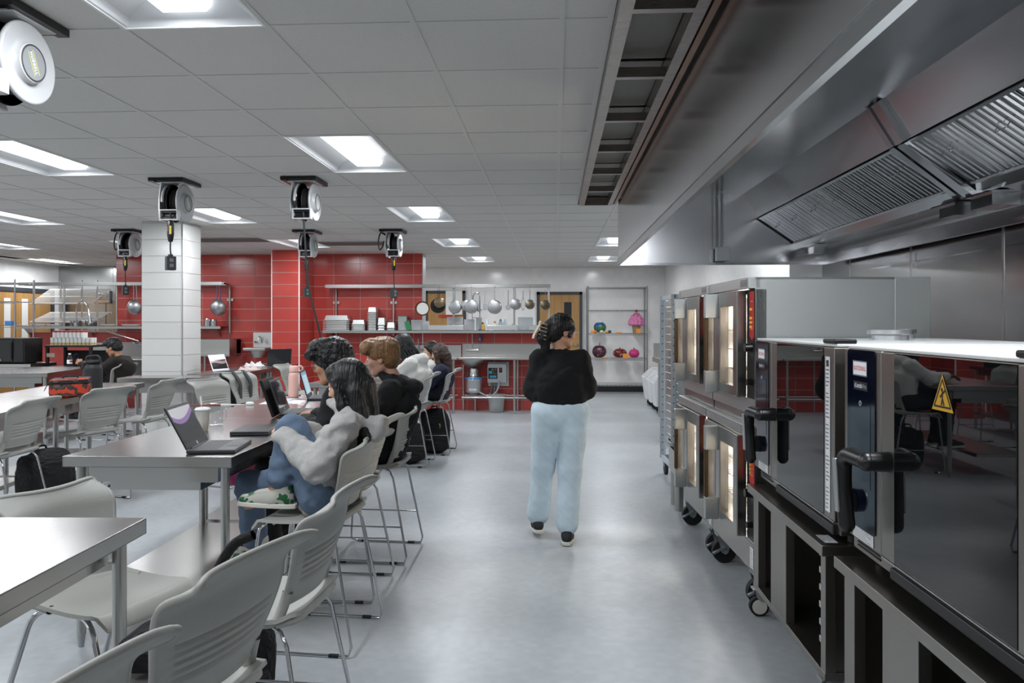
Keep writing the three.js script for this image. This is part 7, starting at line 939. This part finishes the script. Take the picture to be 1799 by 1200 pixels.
person('brown-haired person in a black hoodie sitting by the table', {
  root: [-1.15, 5.04], left: NEAR, cell: 0.013, skin: 0xc89880, hairColor: 0x8f683f, browColor: 0x5a4030,
  hip: [-1.12, 0.715, 5.04], chest: [-1.05, 0.97, 5.04], neck: [-1.06, 1.15, 5.04], head: { c: [-1.16, 1.295, 5.04], fwd: [-1, -0.16, -0.1], s: 0.97 },
  L: { el: [-1.14, 0.88, 4.80], wr: [-1.40, 0.96, 4.95], hand: { f: [-0.9, 0, 0.4], n: [0, 1, 0], curl: 0.5 }, kn: [-1.55, 0.70, 4.93], an: [-1.54, 0.33, 4.93], toe: [-1.70, 0.25, 4.93] },
  R: { el: [-1.18, 0.90, 5.28], wr: [-1.45, 0.96, 5.2], hand: { f: [-0.9, 0, 0], n: [0, 1, 0], curl: 0.5, side: -1 }, kn: [-1.55, 0.70, 5.16], an: [-1.54, 0.33, 5.16], toe: [-1.70, 0.25, 5.16] },
  hair: ({ E, K }) => [E(0, 0.05, -0.025, 0.098, 0.1, 0.12), E(0, 0.095, 0.05, 0.085, 0.055, 0.08), E(0, 0.0, -0.06, 0.088, 0.095, 0.075), K([-0.055, 0.07, 0.09], [0.055, 0.07, 0.09], 0.036, 0.036), cut(E(0, -0.06, 0.085, 0.09, 0.1, 0.078, 0.012)), cut(E(0.095, -0.05, 0.0, 0.03, 0.055, 0.035, 0.01)), cut(E(-0.095, -0.05, 0.0, 0.03, 0.055, 0.035, 0.01)), cut(E(0, -0.15, -0.0, 0.12, 0.06, 0.12, 0.01))], hairWr: 0.007, hairWf: 44,
  top: { name: 'hoodie', mat: fabric(0x0c0c10, 0.9), hood: [0.12, -0.05, 0], waist: 0.14, chest: 0.145, wr: 0.014 }, trousers: { mat: fabric(0x101014) }, shoes: shoeDark,
});
person('person with dark twisted hair in a white hoodie leaning on the table', {
  root: [-1.58, 8.24], left: NEAR, cell: 0.015, skin: 0x4a2f22, hairColor: 0x0d0a09, lipColor: 0x5a3530,
  hip: [-1.53, 0.715, 8.24], chest: [-1.50, 0.96, 8.24], neck: [-1.54, 1.14, 8.24], head: { c: [-1.65, 1.27, 8.24], fwd: [-0.85, -0.55, 0], s: 0.95 },
  L: { el: [-1.72, 0.96, 8.05], wr: [-1.93, 0.98, 8.12], hand: { f: [-1, 0, 0.2], n: [0, 1, 0] }, kn: [-1.95, 0.70, 8.13], an: [-1.92, 0.33, 8.13], toe: [-2.08, 0.25, 8.13] },
  R: { el: [-1.72, 0.96, 8.46], wr: [-1.93, 0.98, 8.38], hand: { f: [-1, 0, -0.2], n: [0, 1, 0], side: -1 }, kn: [-1.95, 0.70, 8.36], an: [-1.92, 0.33, 8.36], toe: [-2.08, 0.25, 8.36] },
  hair: ({ E, K }) => { const a = [E(0, 0.05, -0.02, 0.1, 0.1, 0.12), E(0, 0.0, -0.06, 0.09, 0.09, 0.08), cut(E(0, -0.05, 0.09, 0.075, 0.1, 0.07, 0.012))]; for (let i = 0; i < 16; i++) { const t = -2.2 + i / 15 * 4.4 + Math.PI, x = Math.sin(t) * 0.09, z = Math.cos(t) * 0.1 + 0.0; a.push(K([x, 0.05, -z * -1], [x * 1.18, -0.12 - 0.05 * hash2(i, 1), z * 1.15], 0.017, 0.012, 0.004)); } return a; }, hairWr: 0.003,
  top: { name: 'hoodie', mat: fabric(0xd9d8d3, 0.9), hood: [0.11, 0.0, 0], waist: 0.15, chest: 0.155, arm: 0.07, wr: 0.014 }, trousers: { mat: fabric(0x24262b) }, shoes: shoeDark,
});
person('long-haired person in a navy sweater sitting near the black backpack', {
  root: [-1.40, 9.0], left: NEAR, cell: 0.015, skin: 0xc79c80, hairColor: 0x3c281d,
  hip: [-1.38, 0.715, 9.0], chest: [-1.33, 0.90, 9.0], neck: [-1.33, 1.03, 9.0], head: { c: [-1.37, 1.16, 9.0], fwd: [-0.97, -0.2, 0.2], s: 0.92 },
  L: { el: [-1.45, 0.84, 8.78], wr: [-1.68, 0.96, 8.88], hand: { f: [-1, 0, 0.3], n: [0, 1, 0] }, kn: [-1.80, 0.70, 8.89], an: [-1.78, 0.33, 8.89], toe: [-1.94, 0.25, 8.89] },
  R: { el: [-1.45, 0.84, 9.22], wr: [-1.68, 0.96, 9.12], hand: { f: [-1, 0, -0.3], n: [0, 1, 0], side: -1 }, kn: [-1.80, 0.70, 9.12], an: [-1.78, 0.33, 9.12], toe: [-1.94, 0.25, 9.12] },
  hair: ({ E, K }) => [E(0, 0.04, -0.022, 0.092, 0.1, 0.11), E(0, -0.01, -0.05, 0.092, 0.12, 0.085), K([0.08, 0.02, 0.01], [0.09, -0.26, -0.0], 0.035, 0.035), K([-0.08, 0.02, 0.01], [-0.09, -0.26, -0.0], 0.035, 0.035), K([0, -0.03, -0.08], [0, -0.28, -0.07], 0.075, 0.06), cut(E(0, -0.05, 0.105, 0.062, 0.1, 0.075, 0.015))],
  top: { name: 'sweater', mat: fabric(0x1b2036, 0.95), waist: 0.14, chest: 0.13, arm: 0.07, wr: 0.014 }, trousers: { mat: denim(0.12, 0.14, 0.2) }, shoes: shoeWhite,
});
stool('grey ribbed stool chair under the dark-haired person with the pale top', -1.72, 9.95, faceLeft(0));
person('dark-haired person in a pale top sitting beyond the navy sweater', {
  root: [-1.72, 9.95], left: NEAR, cell: 0.016, skin: 0xbf9070, hairColor: 0x1a1210,
  hip: [-1.70, 0.715, 9.95], chest: [-1.62, 0.90, 9.95], neck: [-1.60, 1.03, 9.95], head: { c: [-1.63, 1.165, 9.95], fwd: [-0.9, -0.15, -0.35], s: 0.92 },
  L: { el: [-1.72, 0.84, 9.74], wr: [-1.95, 0.96, 9.84], hand: { f: [-1, 0, 0.3], n: [0, 1, 0] }, kn: [-2.12, 0.70, 9.84], an: [-2.1, 0.33, 9.84], toe: [-2.26, 0.25, 9.84] },
  R: { el: [-1.72, 0.84, 10.16], wr: [-1.95, 0.96, 10.06], hand: { f: [-1, 0, -0.3], n: [0, 1, 0], side: -1 }, kn: [-2.12, 0.70, 10.06], an: [-2.1, 0.33, 10.06], toe: [-2.26, 0.25, 10.06] },
  hair: ({ E, K }) => [E(0, 0.045, -0.022, 0.094, 0.1, 0.11), E(0, -0.01, -0.055, 0.09, 0.12, 0.08), K([0.08, 0.02, 0.0], [0.085, -0.2, -0.02], 0.032, 0.03), K([-0.08, 0.02, 0.0], [-0.085, -0.2, -0.02], 0.032, 0.03), cut(E(0, -0.05, 0.105, 0.066, 0.11, 0.08, 0.015))],
  top: { name: 'sweater', mat: fabric(0xd4d3cf, 0.95), waist: 0.13, chest: 0.13, arm: 0.062, wr: 0.012 }, trousers: { mat: fabric(0x22242a) }, shoes: shoeWhite,
});
{ const r = person('person in a dark brown jacket looking at a phone', {
  root: [-5.95, 9.86], left: NEAR, cell: 0.016, skin: 0xb58465, hairColor: 0x0c0a0a,
  hip: [-5.90, 0.715, 9.86], chest: [-5.76, 0.93, 9.86], neck: [-5.78, 1.07, 9.86], head: { c: [-5.87, 1.20, 9.86], fwd: [-0.95, -0.3, 0.0], s: 0.97 },
  L: { el: [-5.98, 0.88, 9.64], wr: [-6.24, 0.99, 9.74], hand: { f: [-0.8, 0.4, 0.3], n: [0.2, 0.2, -1], curl: 0.8 }, kn: [-6.36, 0.70, 9.75], an: [-6.34, 0.33, 9.75], toe: [-6.5, 0.25, 9.75] },
  R: { el: [-6.0, 0.90, 10.08], wr: [-6.22, 0.97, 9.98], hand: { f: [-0.8, 0.2, -0.3], n: [0.2, 0.3, 1], curl: 0.6, side: -1 }, kn: [-6.36, 0.70, 9.97], an: [-6.34, 0.33, 9.97], toe: [-6.5, 0.25, 9.97] },
  hair: shortHair(), hairWr: 0.01, top: { name: 'jacket', mat: fabric(0x241c18, 0.9), waist: 0.15, chest: 0.155, arm: 0.068, wr: 0.014 }, trousers: { mat: fabric(0x1d1c1c) }, shoes: shoeDark,
}); const ph = thing('mobile_phone', 'dark phone held up by the person in the brown jacket', 'phone', [-6.335, 1.045, -9.80]); mesh('case', xf(box(0.075, 0.15, 0.009, 0, 0, 0, 0.004), { r: [0, 1.2, 0.25] }), M.blackPlastic, ph); mesh('display', xf(box(0.068, 0.14, 0.001), { p: [0.005, 0, 0.002], r: [0, 1.2, 0.25] }), M.screen, ph); }
// the person walking away down the aisle
{
  const r = person('person in a black sweater and pale jeans walking down the aisle', {
    root: [0.03, 5.40], left: [-1, 0], cell: 0.0105, build: 0.88, skin: 0xc1906f, hairColor: 0x110d0d,
    hip: [0.035, 0.90, 5.40], chest: [0.035, 1.13, 5.41], neck: [0.035, 1.325, 5.42], head: { c: [0.055, 1.465, 5.44], fwd: [0.93, -0.12, 0.35], s: 0.93 },
    L: { el: [-0.155, 1.06, 5.43], wr: [-0.06, 1.03, 5.64], hand: { f: [0.5, 0, 0.8], n: [0, 1, 0] }, kn: [-0.085, 0.50, 5.47], an: [-0.125, 0.125, 5.50], toe: [-0.15, 0.03, 5.66] },
    R: { el: [0.225, 1.07, 5.43], wr: [0.13, 1.03, 5.64], hand: { f: [-0.4, 0, 0.8], n: [0, 1, 0], side: -1 }, kn: [0.105, 0.49, 5.38], an: [0.085, 0.092, 5.33], toe: [0.10, 0.0, 5.49] },
    hair: ({ E, K }) => [E(0, 0.045, -0.022, 0.094, 0.102, 0.112), E(0, 0.0, -0.065, 0.08, 0.09, 0.075), K([0.0, 0.03, -0.12], [0.0, -0.06, -0.15], 0.052, 0.055), K([0, -0.05, -0.145], [0.0, -0.16, -0.12], 0.05, 0.03), K([0.07, 0.03, 0.05], [0.075, -0.03, 0.03], 0.022, 0.014), K([-0.07, 0.03, 0.05], [-0.075, -0.03, 0.03], 0.022, 0.014), cut(E(0, -0.06, 0.085, 0.09, 0.1, 0.08, 0.012)), cut(E(0, -0.13, 0.02, 0.1, 0.06, 0.1, 0.012))], hairWr: 0.008,
    top: { name: 'sweater', mat: fabric(0x08080a, 0.95), waist: 0.14, chest: 0.145, arm: 0.072, cuff: 0.05, hem: 0.1, wr: 0.009, cutY: 0.955, extra: (S, q) => [cap(q.hip.clone().add(new THREE.Vector3(-0.09, 0.13, 0)), q.hip.clone().add(new THREE.Vector3(0.09, 0.13, 0)), 0.1, 0.1, 0.05)] },
    trousers: { mat: denim(0.78, 0.85, 0.89), len: 0.9, hem: 0.078, knee: 0.08, wr: 0.008, wf: 11, wy: 0.5, extra: (S) => [cap(S.L.hp, S.L.kn, 0.11, 0.08, 0.03), cap(S.R.hp, S.R.kn, 0.11, 0.08, 0.03)] }, shoes: { upper: std(0x1b1b1e, 0.7), sole: std(0xc9c7c0, 0.6) },
  });
  const H = r.H, c = thing('hair_claw', 'pale claw clip in the hair of the walking person', 'hair clip', r.root.position.clone()); const m = std(0xb8a78c, 0.35); mesh('clip_body', sheet(6, 12, (u, v) => H.at((u * 0.022) * 1, 0.06 - 0.13 * v, -0.185 + 0.02 * Math.cos(v * 3.1) - 0.01), 0.006), m, c); mesh('teeth', [0, 1, 2, 3, 4].flatMap(i => [-1, 1].map(s => bar(H.at(s * 0.02, 0.045 - i * 0.026, -0.185), H.at(s * 0.055, 0.035 - i * 0.026, -0.14), 0.004, 0.0025, 6))), m, c);
  const g = []; for (const s of [-1, 1]) g.push(new THREE.TorusGeometry(0.021, 0.0016, 6, 24).applyQuaternion(H.q).translate(...H.at(s * 0.031, 0.002, 0.098).toArray()), bar(H.at(s * 0.052, 0.006, 0.094), H.at(s * 0.08, 0.004, 0.0), 0.0016, 0.0016, 6)); const gl = thing('glasses', 'pale-rimmed glasses worn by the walking person', 'glasses', r.root.position.clone()); mesh('rims', g, std(0xc9c2b8, 0.3, 0.3), gl);
}
renderer.render(scene, camera);
